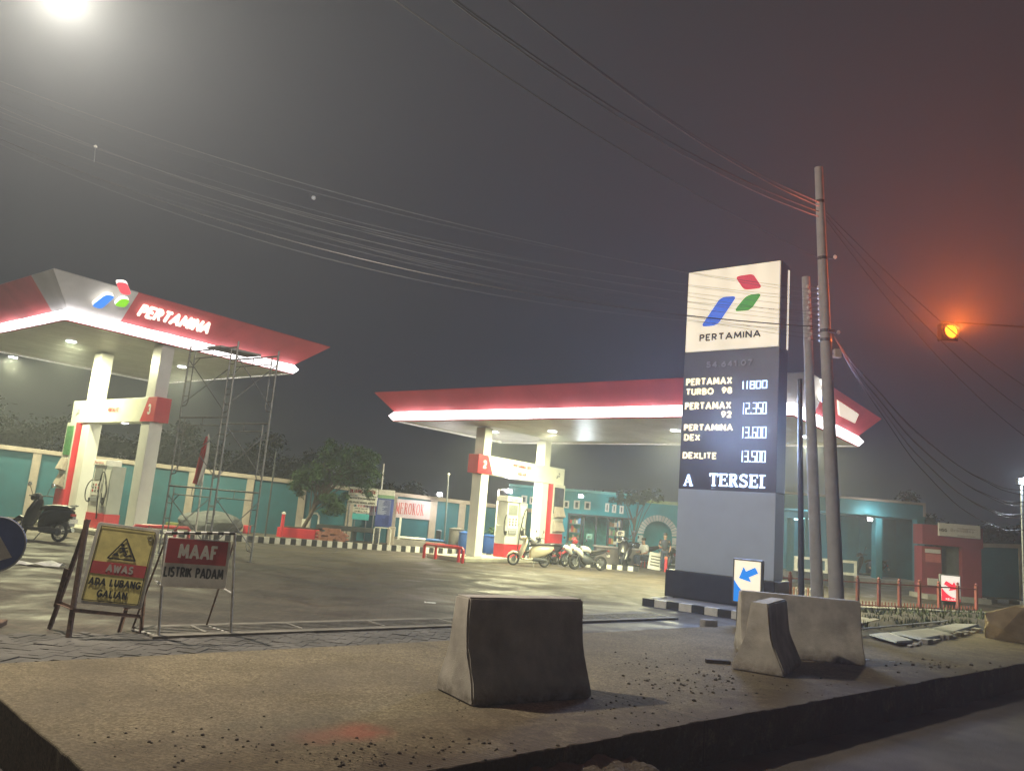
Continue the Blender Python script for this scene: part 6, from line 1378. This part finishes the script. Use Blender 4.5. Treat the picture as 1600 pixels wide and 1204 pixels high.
# ================================================================== TWO WHEELERS
def wheel(r, par, x, mt_rim, wdt=.06, name='wheel'):
    w = bpy.data.objects.new(name, None); COL.objects.link(w); w.parent = par; w.location = (x, 0, r); w.matrix_basis = Matrix.Translation((x, 0, r))
    n = 24; b = MB(); pts = [(r * .86 * cos(2 * pi * i / n), 0, r * .86 * sin(2 * pi * i / n)) for i in range(n)]; b.tube(pts, r * .15, 8, closed=True); b.build('tyre', rubber, w, smooth=True)
    b = MB(); b.tube([(r * .70 * cos(2 * pi * i / n), 0, r * .70 * sin(2 * pi * i / n)) for i in range(n)], r * .05, 6, closed=True)
    for k in range(6): a = 2 * pi * k / 6; b.tube([(0, 0, 0), (r * .7 * cos(a), 0, r * .7 * sin(a))], r * .05, 5)
    b.lathe([(r * .16, -.04), (r * .16, .04)], 12, Matrix.Rotation(pi / 2, 4, 'X')); b.build('rim', mt_rim, w, smooth=True)
    b = MB(); b.lathe([(r * .42, -.002), (r * .42, .004)], 18, Matrix.Translation((0, .05, 0)) @ Matrix.Rotation(pi / 2, 4, 'X')); b.build('brake_disc', steel, w)
    return w
def mirror_pair(r, x, z, spread=.33, up=.22, mt=chrome):
    for s in (1, -1):
        MB().tube([(x, s * .2, z), (x + .02, s * spread * .8, z + up * .7), (x, s * spread, z + up)], .008, 5).build('mirror_stem', plastic, r)
        b = MB(); b.lathe([(.01, -.012), (.05, -.01), (.058, 0), (.05, .01), (.01, .012)], 12, Matrix.Translation((x, s * spread, z + up + .03)) @ Matrix.Rotation(pi / 2, 4, 'Y')); b.build('mirror', mt, r, smooth=True)
def scooter(loc, rz, label, paint, retro=False, sc=1.0, group='parked scooters and motorcycles'):
    r = empty('scooter', loc, rz, label, 'scooter', group); r.scale = (sc,) * 3; r.matrix_basis = r.matrix_basis @ Matrix.Scale(sc, 4)
    R_ = .235; rimm = M('alloy_rim', (.45, .45, .45), .35, .1, metal=.6)
    wheel(R_, r, .62, rimm); wheel(R_, r, -.60, rimm)
    # rear body
    b = MB(); b.loft([(-.92, 0, .70, .05, .05), (-.82, 0, .66, .12, .12), (-.6, 0, .60, .17, .19), (-.35, 0, .56, .18, .24), (-.12, 0, .50, .15, .25), (-.02, 0, .42, .11, .20)], 16, 2.3); b.build('rear_body', paint, r, smooth=True)
    b = MB(); b.loft([(-.88, 0, .80, .08, .035), (-.7, 0, .82, .13, .05), (-.35, 0, .81, .15, .055), (-.05, 0, .77, .12, .05), (.03, 0, .72, .06, .03)], 14, 2.6); b.build('seat', M('seat_vinyl', (.03, .028, .027), .45, .1), r, smooth=True)
    b = MB(); b.loft([(-.1, 0, .27, .13, .05), (.12, 0, .24, .16, .03), (.36, 0, .27, .15, .04)], 12, 3); b.build('floorboard', paint if retro else plastic, r, smooth=True)
    # leg shield and front nose
    b = MB(); m = Matrix.Translation((.40, 0, .26)) @ Matrix.Rotation(radians(-18), 4, 'Y') @ Matrix.Rotation(-pi / 2, 4, 'Y')
    b.loft([(0, 0, 0, .14, .05), (.2, 0, .0, .20, .055), (.45, 0, .01, .21, .06), (.66, 0, .02, .14, .06), (.74, 0, .02, .08, .05)], 14, 2.6, m); b.build('leg_shield', paint, r, smooth=True)
    b = MB(); b.loft([(.36, 0, .33, .05, .03), (.5, 0, .46, .075, .045), (.66, 0, .49, .075, .05), (.82, 0, .40, .06, .035), (.88, 0, .30, .04, .02)], 12, 2.2); b.build('front_mudguard', paint, r, smooth=True)
    MB().tube([(.44, .055, .55), (.60, .055, .25)], .02, 6).tube([(.44, -.055, .55), (.60, -.055, .25)], .02, 6).build('fork', steel, r, smooth=True)
    b = MB(); b.loft([(.13, 0, .99, .06, .05), (.22, 0, 1.02, .11, .075), (.32, 0, 1.0, .10, .08), (.38, 0, .97, .06, .06)], 12, 2.2); b.build('handlebar_cowl', paint if retro else plastic, r, smooth=True)
    MB().tube([(.12, -.34, 1.03), (.2, -.2, 1.03), (.22, 0, 1.02), (.2, .2, 1.03), (.12, .34, 1.03)], .016, 7).build('handlebar', plastic, r, smooth=True)
    b = MB(); b.lathe([(.065, 0), (.05, .03), (.01, .04)], 14, Matrix.Translation((.375, 0, .97)) @ Matrix.Rotation(pi / 2, 4, 'Y')); b.build('headlight', chrome, r, smooth=True)
    b = MB(); b.box(-.95, -.90, -.07, .07, .62, .68); b.build('tail_light', M('tail_red', (.4, .02, .02), .3, 0), r, bev=.01)
    b = MB(); b.box(-.97, -.955, -.12, .12, .46, .56); b.build('number_plate', signw, r); MB().tube([(-.85, 0, .62), (-.96, 0, .5)], .02, 5).build('plate_arm', plastic, r)
    b = MB(); b.loft([(-.85, 0, .36, .06, .03), (-.7, 0, .50, .08, .03), (-.45, 0, .52, .08, .03)], 10); b.build('rear_mudguard', plastic, r, smooth=True)
    MB().tube([(-.2, -.12, .22), (-.5, -.15, .22), (-.82, -.16, .30)], [.025, .05, .055], 9).build('exhaust', steel, r, smooth=True)
    b = MB(); b.loft([(-.62, .10, .24, .04, .06), (-.3, .10, .26, .05, .08), (-.08, .08, .26, .04, .06)], 10); b.build('engine', dsteel, r, smooth=True)
    MB().tube([(-.15, .1, .2), (-.1, .22, 0)], .012, 5).build('side_stand', steel, r); MB().tube([(-.75, -.12, .83), (-.92, -.1, .87), (-.94, 0, .88), (-.92, .1, .87), (-.75, .12, .83)], .012, 6).build('grab_rail', steel, r)
    mirror_pair(r, .18, 1.05)
    return r
def motorbike(loc, rz, label, paint, accent, sc=1.0, lean=0.0, group='parked scooters and motorcycles'):
    r = empty('motorcycle', loc, rz, label, 'motorcycle', group); r.scale = (sc,) * 3; r.matrix_basis = r.matrix_basis @ Matrix.Scale(sc, 4)
    R_ = .30; rimm = M('dark_rim', (.08, .08, .08), .4, .1, metal=.5)
    wheel(R_, r, .66, rimm); wheel(R_, r, -.62, rimm)
    b = MB(); b.loft([(-.08, 0, .76, .09, .08), (.05, 0, .82, .15, .11), (.22, 0, .86, .17, .13), (.38, 0, .82, .13, .12), (.46, 0, .76, .07, .08)], 14, 2.3); b.build('fuel_tank', paint, r, smooth=True)
    b = MB(); b.loft([(-.82, 0, .88, .05, .04), (-.55, 0, .83, .11, .045), (-.25, 0, .77, .13, .05), (0, 0, .77, .09, .04)], 12, 2.6); b.build('seat', M('seat_vinyl', (.03, .028, .027), .45, .1), r, smooth=True)
    b = MB(); b.loft([(-.92, 0, .86, .03, .03), (-.7, 0, .77, .10, .06), (-.35, 0, .68, .12, .08), (-.1, 0, .64, .09, .08)], 12, 2.3); b.build('tail_fairing', accent, r, smooth=True)
    b = MB(); b.loft([(.32, 0, .60, .12, .14), (.5, 0, .72, .17, .17), (.66, 0, .80, .14, .13), (.76, 0, .80, .07, .07)], 12, 2.4); b.build('front_fairing', paint, r, smooth=True)
    b = MB(); b.loft([(.42, 0, .97, .09, .015), (.52, 0, .99, .11, .03), (.64, 0, .92, .09, .03)], 10); b.build('windscreen', glassd, r, smooth=True)
    b = MB(); b.loft([(-.22, 0, .36, .09, .12), (0, 0, .40, .13, .18), (.2, 0, .42, .13, .18), (.34, 0, .46, .08, .12)], 12, 3); b.build('engine', dsteel, r, smooth=True)
    MB().tube([(.42, .09, .86), (.66, .09, .30)], .025, 7).tube([(.42, -.09, .86), (.66, -.09, .30)], .025, 7).build('fork', steel, r, smooth=True)
    MB().tube([(-.62, .09, .30), (-.15, .08, .38)], .025, 6).tube([(-.62, -.09, .30), (-.15, -.08, .38)], .025, 6).build('swingarm', steel, r, smooth=True)
    MB().tube([(.4, 0, .85), (.1, .06, .62), (-.2, .08, .55), (-.6, .06, .74)], .02, 6).build('frame', dsteel, r, smooth=True)
    b = MB(); b.loft([(.42, 0, .50, .05, .02), (.56, 0, .62, .06, .025), (.72, 0, .63, .06, .025), (.88, 0, .54, .045, .02)], 10); b.build('front_mudguard', accent, r, smooth=True)
    MB().tube([(.30, -.34, .98), (.40, -.2, 1.0), (.42, 0, .98), (.40, .2, 1.0), (.30, .34, .98)], .015, 7).build('handlebar', plastic, r, smooth=True)
    b = MB(); b.lathe([(.07, 0), (.055, .03), (.01, .04)], 14, Matrix.Translation((.75, 0, .80)) @ Matrix.Rotation(pi / 2, 4, 'Y')); b.build('headlight', chrome, r, smooth=True)
    MB().tube([(.25, -.1, .3), (-.1, -.14, .22), (-.35, -.17, .28), (-.72, -.2, .46)], [.022, .025, .05, .055], 9).build('exhaust', M('bright_exhaust', (.5, .5, .47), .3, .1, metal=.7), r, smooth=True)
    b = MB(); b.box(-.98, -.94, -.08, .08, .80, .85); b.build('tail_light', M('tail_red', (.4, .02, .02), .3, 0), r, bev=.01); b = MB(); b.box(-.99, -.975, -.11, .11, .58, .68); b.build('number_plate', signw, r); MB().tube([(-.85, 0, .78), (-.98, 0, .62)], .018, 5).build('plate_arm', plastic, r)
    MB().tube([(-.05, .1, .25), (.0, .24, 0)], .012, 5).build('side_stand', steel, r); mirror_pair(r, .36, 1.0, .36, .2, plastic)
    return r
pcream = M('cream_scooter_paint', (.62, .56, .42), .3, .03); pblack = M('black_vehicle_paint', (.02, .02, .024), .22, 0.1); pwhite = M('white_vehicle_paint', (.65, .65, .62), .3, .03); pred = M('red_vehicle_paint', (.42, .03, .04), .3, .05); porange = M('orange_vehicle_paint', (.55, .25, .08), .35, .1)
s1 = P(59, 843); scooter((s1.x, s1.y, 0), radians(163), 'black scooter parked at the left beside the pump island', pblack, sc=1.05)
s2 = P(826, 884); scooter((s2.x + .0, s2.y, 0), radians(198), 'cream retro scooter parked broadside by gantry 2', pcream, True, sc=.97)
s3 = P(846, 880); scooter((s3.x, s3.y, 0), radians(205), 'dark scooter half hidden behind the cream retro scooter', pblack, sc=.95)
s4 = P(918, 890); motorbike((s4.x, s4.y, 0), radians(205), 'white and black motorcycle with pale exhaust, nearest of the pair right of gantry 2', pwhite, pblack, sc=.92)
s5 = P(897, 885); motorbike((s5.x, s5.y, 0), radians(225), 'white and red motorcycle just behind the black and white one', pwhite, pred, sc=.92)
s6 = P(975, 884); scooter((s6.x, s6.y, 0), radians(250), 'black scooter parked before the grey shop counter', pblack, sc=1.05)
s7 = P(1000, 884); motorbike((s7.x, s7.y, 0), radians(200), 'dark motorcycle parked between the counter and the arch', pblack, pblack, sc=1.0)
s8 = P(1052, 888); motorbike((s8.x, s8.y, 0), radians(230), 'dark motorcycle half hidden behind the totem at the arch', pblack, pred, sc=.95)
s9 = P(1352, 906); scooter((s9.x, s9.y, 0), radians(185), 'black scooter parked below the porch lamp', pblack, sc=1.1)
def helmet(p, label, mt, rz=0, s=.13):
    o = empty('helmet', p, rz, label, 'helmet'); b = MB(); b.lathe([(s * .7, -s * .8), (s * .95, -s * .4), (s, 0), (s * .88, s * .5), (s * .5, s * .88), (.004, s)], 18); b.build('shell', mt, o, smooth=True)
    b = MB(); b.loft([(s * .55, 0, 0, s * .75, s * .35), (s * .98, 0, -.01, s * .5, s * .28)], 12); b.build('visor', glassd, o, smooth=True); return o
hp_ = Fp(833, 842, s2.y); helmet((hp_.x, hp_.y, .87), 'silver and black helmet resting on the dark scooter seat', M('silver_paint', (.4, .4, .42), .3, .05, metal=.3), radians(200))
hp_ = Fp(898, 848, s5.y); helmet((hp_.x, hp_.y, .95), 'red helmet resting on the rear motorcycle of the pair', pred, radians(210))

# ================================================================== PEOPLE
def put_person(loc, rz, label, J, shirt, trousers, sc=1.0):
    r = empty('person', loc, rz, label, 'person'); r.matrix_basis = r.matrix_basis @ Matrix.Scale(sc, 4); r.scale = (sc,) * 3
    def grow(nm, v, e, rad, mt):
        bm = bmesh.new(); lay = bm.verts.layers.skin.verify(); bv = [bm.verts.new(p) for p in v]
        for k, (b_, rr) in enumerate(zip(bv, rad)): b_[lay].radius = rr if isinstance(rr, tuple) else (rr, rr); b_[lay].use_root = (k == 0)
        for a, c in e: bm.edges.new((bv[a], bv[c]))
        me = bpy.data.meshes.new(nm); bm.to_mesh(me); bm.free(); me.materials.append(mt); o = bpy.data.objects.new(nm, me); COL.objects.link(o); o.parent = r
        o.modifiers.new('skin', 'SKIN').use_smooth_shade = True; s_ = o.modifiers.new('sub', 'SUBSURF'); s_.levels = 1; s_.render_levels = 1; return o
    v = [J['pelvis'], J['waist'], J['chest'], J['neck'], J['head0'], J['head1']]; e = [(0, 1), (1, 2), (2, 3), (3, 4), (4, 5)]; rad = [(.12, .10), (.11, .085), (.13, .09), .05, .078, .085]
    for s in 'LR':
        i = len(v); v += [J['sh' + s], J['el' + s], J['ha' + s], J['fi' + s]]; e += [(2, i), (i, i + 1), (i + 1, i + 2), (i + 2, i + 3)]; rad += [.055, .042, .030, .024]
        i = len(v); v += [J['hip' + s], J['kn' + s], J['an' + s], J['to' + s]]; e += [(0, i), (i, i + 1), (i + 1, i + 2), (i + 2, i + 3)]; rad += [.08, .058, .040, .036]
    grow('body', v, e, rad, skin)
    v = [J['pelvis'], J['waist'], J['chest'], tuple(Vector(J['chest']).lerp(Vector(J['neck']), .8))]; e = [(0, 1), (1, 2), (2, 3)]; rad = [(.165, .14), (.155, .13), (.19, .135), .095]
    for s in 'LR':
        i = len(v); m = tuple((Vector(J['sh' + s]) + (Vector(J['el' + s]) - Vector(J['sh' + s])) * .85)); v += [J['sh' + s], m]; e += [(2, i), (i, i + 1)]; rad += [.085, .07]
    grow('shirt', v, e, rad, shirt)
    v = [J['pelvis']]; e = []; rad = [(.14, .12)]
    for s in 'LR':
        i = len(v); v += [J['hip' + s], J['kn' + s], J['an' + s]]; e += [(0, i), (i, i + 1), (i + 1, i + 2)]; rad += [.10, .078, .062]
    grow('trousers', v, e, rad, trousers)
    h1 = Vector(J['head1']); b = MB(); b.lathe([(.095, -.02), (.102, .03), (.085, .075), (.04, .10), (.003, .105)], 14, Matrix.Translation(h1 + Vector((-.015, 0, .0)))); b.build('hair', hairm, r, smooth=True)
    h0 = Vector(J['head0']); b = MB(); b.loft([(.06, 0, .04, .012, .02), (.095, 0, .025, .014, .012), (.075, 0, .055, .006, .006)], 6, mat=Matrix.Translation(h0)); b.build('nose', skin, r, smooth=True)
    for s in (1, -1): b = MB(); b.lathe([(.003, -.03), (.016, 0), (.003, .03)], 6, Matrix.Translation(h0 + Vector((0, s * .085, .03)))); b.build('ear', skin, r, smooth=True)
    for s in 'LR':
        t = Vector(J['to' + s]); a = Vector(J['an' + s]); b = MB(); b.loft([(-.06, 0, .035, .035, .035), (.06, 0, .035, .045, .035), (.18, 0, .02, .035, .02)], 10, mat=Matrix.Translation((a.x, a.y, max(0, a.z - .07)))); b.build('shoe', plastic, r, smooth=True)
    return r
def stand_pose():
    return dict(pelvis=(0, 0, .92), waist=(0, 0, 1.08), chest=(.01, 0, 1.30), neck=(.01, 0, 1.46), head0=(.03, 0, 1.55), head1=(.02, 0, 1.66), shL=(0, .19, 1.38), elL=(-.02, .27, 1.12), haL=(.12, .22, .94), fiL=(.16, .20, .88), shR=(0, -.19, 1.38), elR=(-.02, -.27, 1.12), haR=(.16, -.16, 1.08), fiR=(.2, -.12, 1.12),
                hipL=(0, .09, .88), knL=(.03, .11, .48), anL=(0, .12, .09), toL=(.12, .13, .04), hipR=(0, -.09, .88), knR=(.03, -.11, .48), anR=(-.04, -.13, .09), toR=(.08, -.15, .04))
def sit_pose():
    return dict(pelvis=(0, 0, .42), waist=(.0, 0, .58), chest=(.06, 0, .80), neck=(.10, 0, .95), head0=(.13, 0, 1.03), head1=(.13, 0, 1.14), shL=(.06, .19, .88), elL=(.12, .25, .62), haL=(.36, .18, .55), fiL=(.42, .15, .54), shR=(.06, -.19, .88), elR=(.12, -.25, .62), haR=(.36, -.14, .60), fiR=(.42, -.1, .62),
                hipL=(.04, .10, .41), knL=(.46, .13, .46), anL=(.44, .13, .09), toL=(.56, .14, .04), hipR=(.04, -.10, .41), knR=(.46, -.13, .46), anR=(.40, -.13, .09), toR=(.52, -.14, .04))
dkc = M('dark_cloth', (.03, .035, .05), .85, .15); wtc = M('white_shirt_cloth', (.6, .6, .6), .85, .1); gyc = M('grey_cloth', (.25, .24, .24), .85, .1); jn = M('navy_trouser_cloth', (.03, .04, .07), .85, .15)
def stool(p, rz, label):
    o = empty('stool', p, rz, label, 'stool'); b = MB(); b.lathe([(.17, .34), (.175, .38), (.15, .39)], 14); b.build('seat', M('red_plastic', (.4, .04, .04), .4), o, smooth=True)
    for a in range(4): c, s = cos(a * pi / 2 + .78), sin(a * pi / 2 + .78); MB().tube([(.1 * c, .1 * s, .34), (.16 * c, .16 * s, 0)], .015, 5).build('leg', MATS['red_plastic'], o)
p = P(1037, 892); put_person((p.x, p.y, 0), radians(-100), 'standing person in dark clothes before the white brick arch', stand_pose(), dkc, jn, .86)
for (px, py, rz, lab, sh, sl) in ((1007, 886, -150, 'seated person in a white shirt left of the arch', wtc, 'low red stool under the person in the white shirt'), (1368, 908, -120, 'seated person in dark clothes under the porch lamp', dkc, 'low stool under the person in dark clothes'), (1400, 909, -160, 'seated person in a grey patterned shirt at the porch corner', gyc, 'low stool under the person in the grey shirt')):
    p = P(px, py); put_person((p.x, p.y, 0), radians(rz), lab, sit_pose(), sh, jn, 1.0); stool((p.x, p.y, 0), radians(rz), sl)
# striped slim column in front of the porch (rolled banner stand)
p = P(1381, 905); o = empty('banner_stand', p, 0, 'slim patterned red banner stand on a white base by the seated people', 'banner stand')
zt_ = Fp(1381, 842, p.y).z; MB().tube([(0, 0, 0), (0, 0, zt_)], .07, 8).build('roll', M('patterned_red', (.40, .22, .22), .7, .5, 14), o); MB().box(-.35, .35, -.15, .15, 0, .06).build('base', whitep, o, bev=.01); MB().box(-.2, .2, -.03, .03, zt_ - .35, zt_).build('head', MATS['patterned_red'], o, bev=.02)

# ================================================================== THINGS ALONG THE TEAL WALL
def local_box(px0, px1, py, yt, Y, D, nm, mt, label, cat, rz=0, bev=.02, part='body'):
    a, b_ = Fp(px0, py, Y), Fp(px1, py, Y); h = Fp((px0 + px1) / 2, yt, Y).z; w = b_.x - a.x
    o = empty(nm, ((a.x + b_.x) / 2, Y, .1), rz, label, cat); MB().box(-w / 2, w / 2, 0, D, 0, max(.1, h - .1)).build(part, mt, o, bev=bev); return o, w, h
o, w, h = local_box(431, 492, 840, 825, 30.9, .9, 'planter', redp, 'bright red raised planter box at the foot of the leaning tree', 'planter'); MB().box(-w / 2 + .08, w / 2 - .08, .08, .82, h - .1, h - .06).build('soil', M('dark_soil', (.05, .04, .032)), o)
p = Fp(444, 815, 30.9); o = empty('bollard', (p.x, 30.7, 0), 0, 'small red and white bollard behind the red planter', 'bollard'); MB().tube([(0, 0, 0), (0, 0, 1.0)], .07, 10).build('post', redp, o, smooth=True); b = MB(); b.lathe([(.08, 1.0), (.08, 1.06), (.01, 1.1)], 10); b.build('cap', whitep, o)
br_ = M('red_brick', (.33, .14, .10), .85, .25, 6, .3, 40); o = empty('brick_stack', Fp(517, 838, 30.9) * Vector((1, 1, 0)).normalized().length if False else (Fp(517, 838, 30.9).x, 30.9, .12), 0, 'loose stack of red bricks right of the red planter', 'brick stack')
random.seed(23); bmsh = MB().box(-.11, .11, -.055, .055, 0, .065).mesh('brick'); bmsh.materials.append(br_)
for lv in range(7):
    for i in range(5):
        for j in range(2):
            if lv > 4 and (i < 1 or i > 3): continue
            if random.random() < .06: continue
            k = bpy.data.objects.new('brick', bmsh); COL.objects.link(k); k.parent = o; k.location = (-.48 + i * .235 + (.1 if lv % 2 else 0), j * .13, lv * .068); k.rotation_euler = (0, 0, random.gauss(0, .05))
p = Fp(489, 830, 32); o = empty('white_arch_frame', (p.x, 32, .1), 0, 'small white arched frame standing behind the red planter', 'frame')
MB().tube([(-.18, 0, 0), (-.18, 0, .85), (-.1, 0, 1.0), (.08, 0, 1.02), (.18, 0, .9), (.18, 0, 0)], .045, 8).build('hoop', whitep, o, smooth=True); MB().box(-.5, -.22, -.03, .03, 0, .75).build('slab', whitep, o, bev=.02)
p0, p1 = Fp(497, 822, 31.8), Fp(592, 829, 31.8); zt_ = Fp(545, 822, 31.8).z; o = empty('work_table', ((p0.x + p1.x) / 2, 31.8, .1), 0, 'long dark table in front of the teal wall behind the notice board', 'table'); w = p1.x - p0.x
MB().box(-w / 2, w / 2, -.35, .35, zt_ - .28, zt_ - .1).build('top', M('dark_table', (.035, .04, .04), .6, .2), o, bev=.02)
for x in (-w / 2 + .1, w * .1, w / 2 - .1): MB().box(x - .05, x + .05, -.3, .3, 0, zt_ - .28).build('leg', MATS['dark_table'], o)
p = Fp(595, 842, 30.9); o = empty('pipe_frame', (p.x, 30.9, .1), 0, 'pale bent pipe frame standing before the blue board', 'frame'); zt_ = Fp(595, 824, 30.9).z - .1
MB().tube([(-.3, 0, 0), (-.3, 0, zt_ - .05), (-.25, 0, zt_), (.3, 0, zt_), (.36, 0, zt_ - .06), (.36, 0, 0)], .022, 7).build('pipe', wpipe, o, smooth=True); MB().tube([(-.12, .3, 0), (-.12, .3, zt_ - .05), (-.1, .3, zt_)], .022, 7).build('pipe', wpipe, o, smooth=True)
p = Fp(612, 835, 31.4); o = empty('concrete_post', (p.x, 31.4, .1), 0, 'short cream post right of the blue board', 'post'); MB().box(-.12, .12, -.12, .12, 0, .75).build('shaft', cream, o, bev=.02); MB().box(.25, .33, -.04, .04, 0, 1.15).build('pale_strip', whitep, o)
o, w, h = local_box(607, 692, 850, 844, 31.3, 1.2, 'low_platform', isl_m, 'low concrete platform with sacks and sheets before the banner wall', 'platform')
for (px, wd, mt, nm, lab) in ((637, 1.1, signw, 'cement_bag', 'pale flat sheet pile on the low platform'), (640, .5, porange, 'orange_bag', 'orange bag lying on the low platform'), (655, .7, whitep, 'white_sheet', 'white sheet on the low platform'), (678, .9, M('blue_tarp', (.03, .12, .35), .6, .2), 'blue_tarpaulin', 'blue tarpaulin at the right end of the low platform')):
    p = Fp(px, 846, 31.4); q_ = empty(nm, (p.x, 31.5 - wd * .1, h + .002), 0, lab, nm.replace('_', ' ')); b = MB(); b.loft([(-wd / 2, 0, .04, .12, .03), (-wd / 4, 0, .06, .26, .06), (wd / 4, 0, .055, .25, .055), (wd / 2, 0, .03, .1, .03)], 12, 3, Matrix.Translation((0, .2, 0))); b.build('sheet', mt, q_, smooth=True)
o, w, h = local_box(680, 688, 843, 828, 32.4, .4, 'oil_drum', plastic, 'dark square drum beside the wall near the white lamp', 'drum')
# things round gantry 2: bin, blue drums, plant
for (px, py, Y, r_, hh, mt, lab, nm) in ((711, 858, 31.2, .30, .95, M('grey_bin', (.16, .15, .14), .6, .2), 'grey lidded bin left of gantry 2', 'waste_bin'), (726, 860, 30.6, .28, .85, M('blue_drum', (.03, .10, .34), .4, .1), 'blue drum left of the near column of gantry 2', 'blue_drum'), (762, 866, 31.0, .26, .8, MATS['blue_drum'], 'blue drum right of the near column of gantry 2', 'blue_drum')):
    p = Fp(px, py, Y); o = empty(nm, (p.x, Y, 0), 0, lab, 'bin' if 'bin' in nm else 'drum'); b = MB(); b.lathe([(r_ * .92, 0), (r_, .1), (r_, hh * .9), (r_ * .96, hh)], 20); b.build('body', mt, o, smooth=True); b = MB(); b.lathe([(r_ * 1.04, hh), (r_ * 1.04, hh + .04), (r_ * .3, hh + .08)], 20); b.build('lid', mt, o, smooth=True)
tree('potted_shrub', (Fp(773, 860, 31.5).x, 31.5, .1), [(0, 0, .75, .35, .3, .5)], 'small green shrub seen between the columns of gantry 2', 77, n=700, leaf=.12, trunk_r=.03, clumps=14)['category'] = 'shrub'
# bottle crate beside gantry 3
p = P(97, 830, .15); o = empty('bottle_crate', (p.x + .05, p.y - .0, .15), math.atan2(VV.y, VV.x), 'stack of grey bottle crates at the foot of gantry 3', 'crate')
for k in range(3):
    MB().box(-.2, .2, -.18, .18, k * .16, k * .16 + .13).build('crate', greyp, o, bev=.01)
    for i in range(4): b = MB(); b.lathe([(.025, 0), (.03, .02), (.012, .04)], 8, Matrix.Translation((-.14 + i * .09, .1, k * .16 + .13))); b.build('bottle_top', whitep, o)
# green bin, grey heap and brick pile behind the scaffold
o, w, h = local_box(255, 283, 838, 816, 31.0, .5, 'green_box', M('olive_green_box', (.16, .18, .04), .6, .2), 'olive green box behind the scaffold tower', 'box')
q = Fp(325, 836, 31); rock('sand_heap', (q.x, 31.2, .1), (1.25, .8, .52), 9, M('grey_sand', (.09, .095, .10), .95, .2, 4, .4, 30), 'grey sand heap behind the scaffold tower', 'heap', 3, .12)
o, w, h = local_box(378, 387, 838, 820, 31.2, .3, 'red_cabinet', redp, 'small dark red cabinet behind the right scaffold leg', 'cabinet')
# red post right of the paving
p = P(1040, 893); o = empty('bollard', (p.x, p.y, 0), 0, 'short orange red bollard left of the totem plinth', 'bollard'); MB().tube([(0, 0, 0), (0, 0, .55)], .06, 10).build('post', redp, o, smooth=True); b = MB(); b.lathe([(.07, .5), (.07, .58), (.01, .6)], 10); b.build('cap', M('orange_cap', (.6, .2, .1)), o)
# striped fence piece between the poles, orange lamplight put into its slat colour
a, b_ = P(1228, 938), P(1270, 941); o = empty('barrier_fence', a, math.atan2((b_ - a).y, (b_ - a).x), 'short orange-lit and white striped fence piece between totem and poles', 'fence')
for i in range(12): MB().box(i * .07, i * .07 + .035, -.01, .01, 0, .38).build('slat', M('orange_lit_plastic', (.6, .28, .18), .5) if i % 2 else whitep, o)
MB().box(0, .84, .012, .03, .3, .34).build('rail', whitep, o)
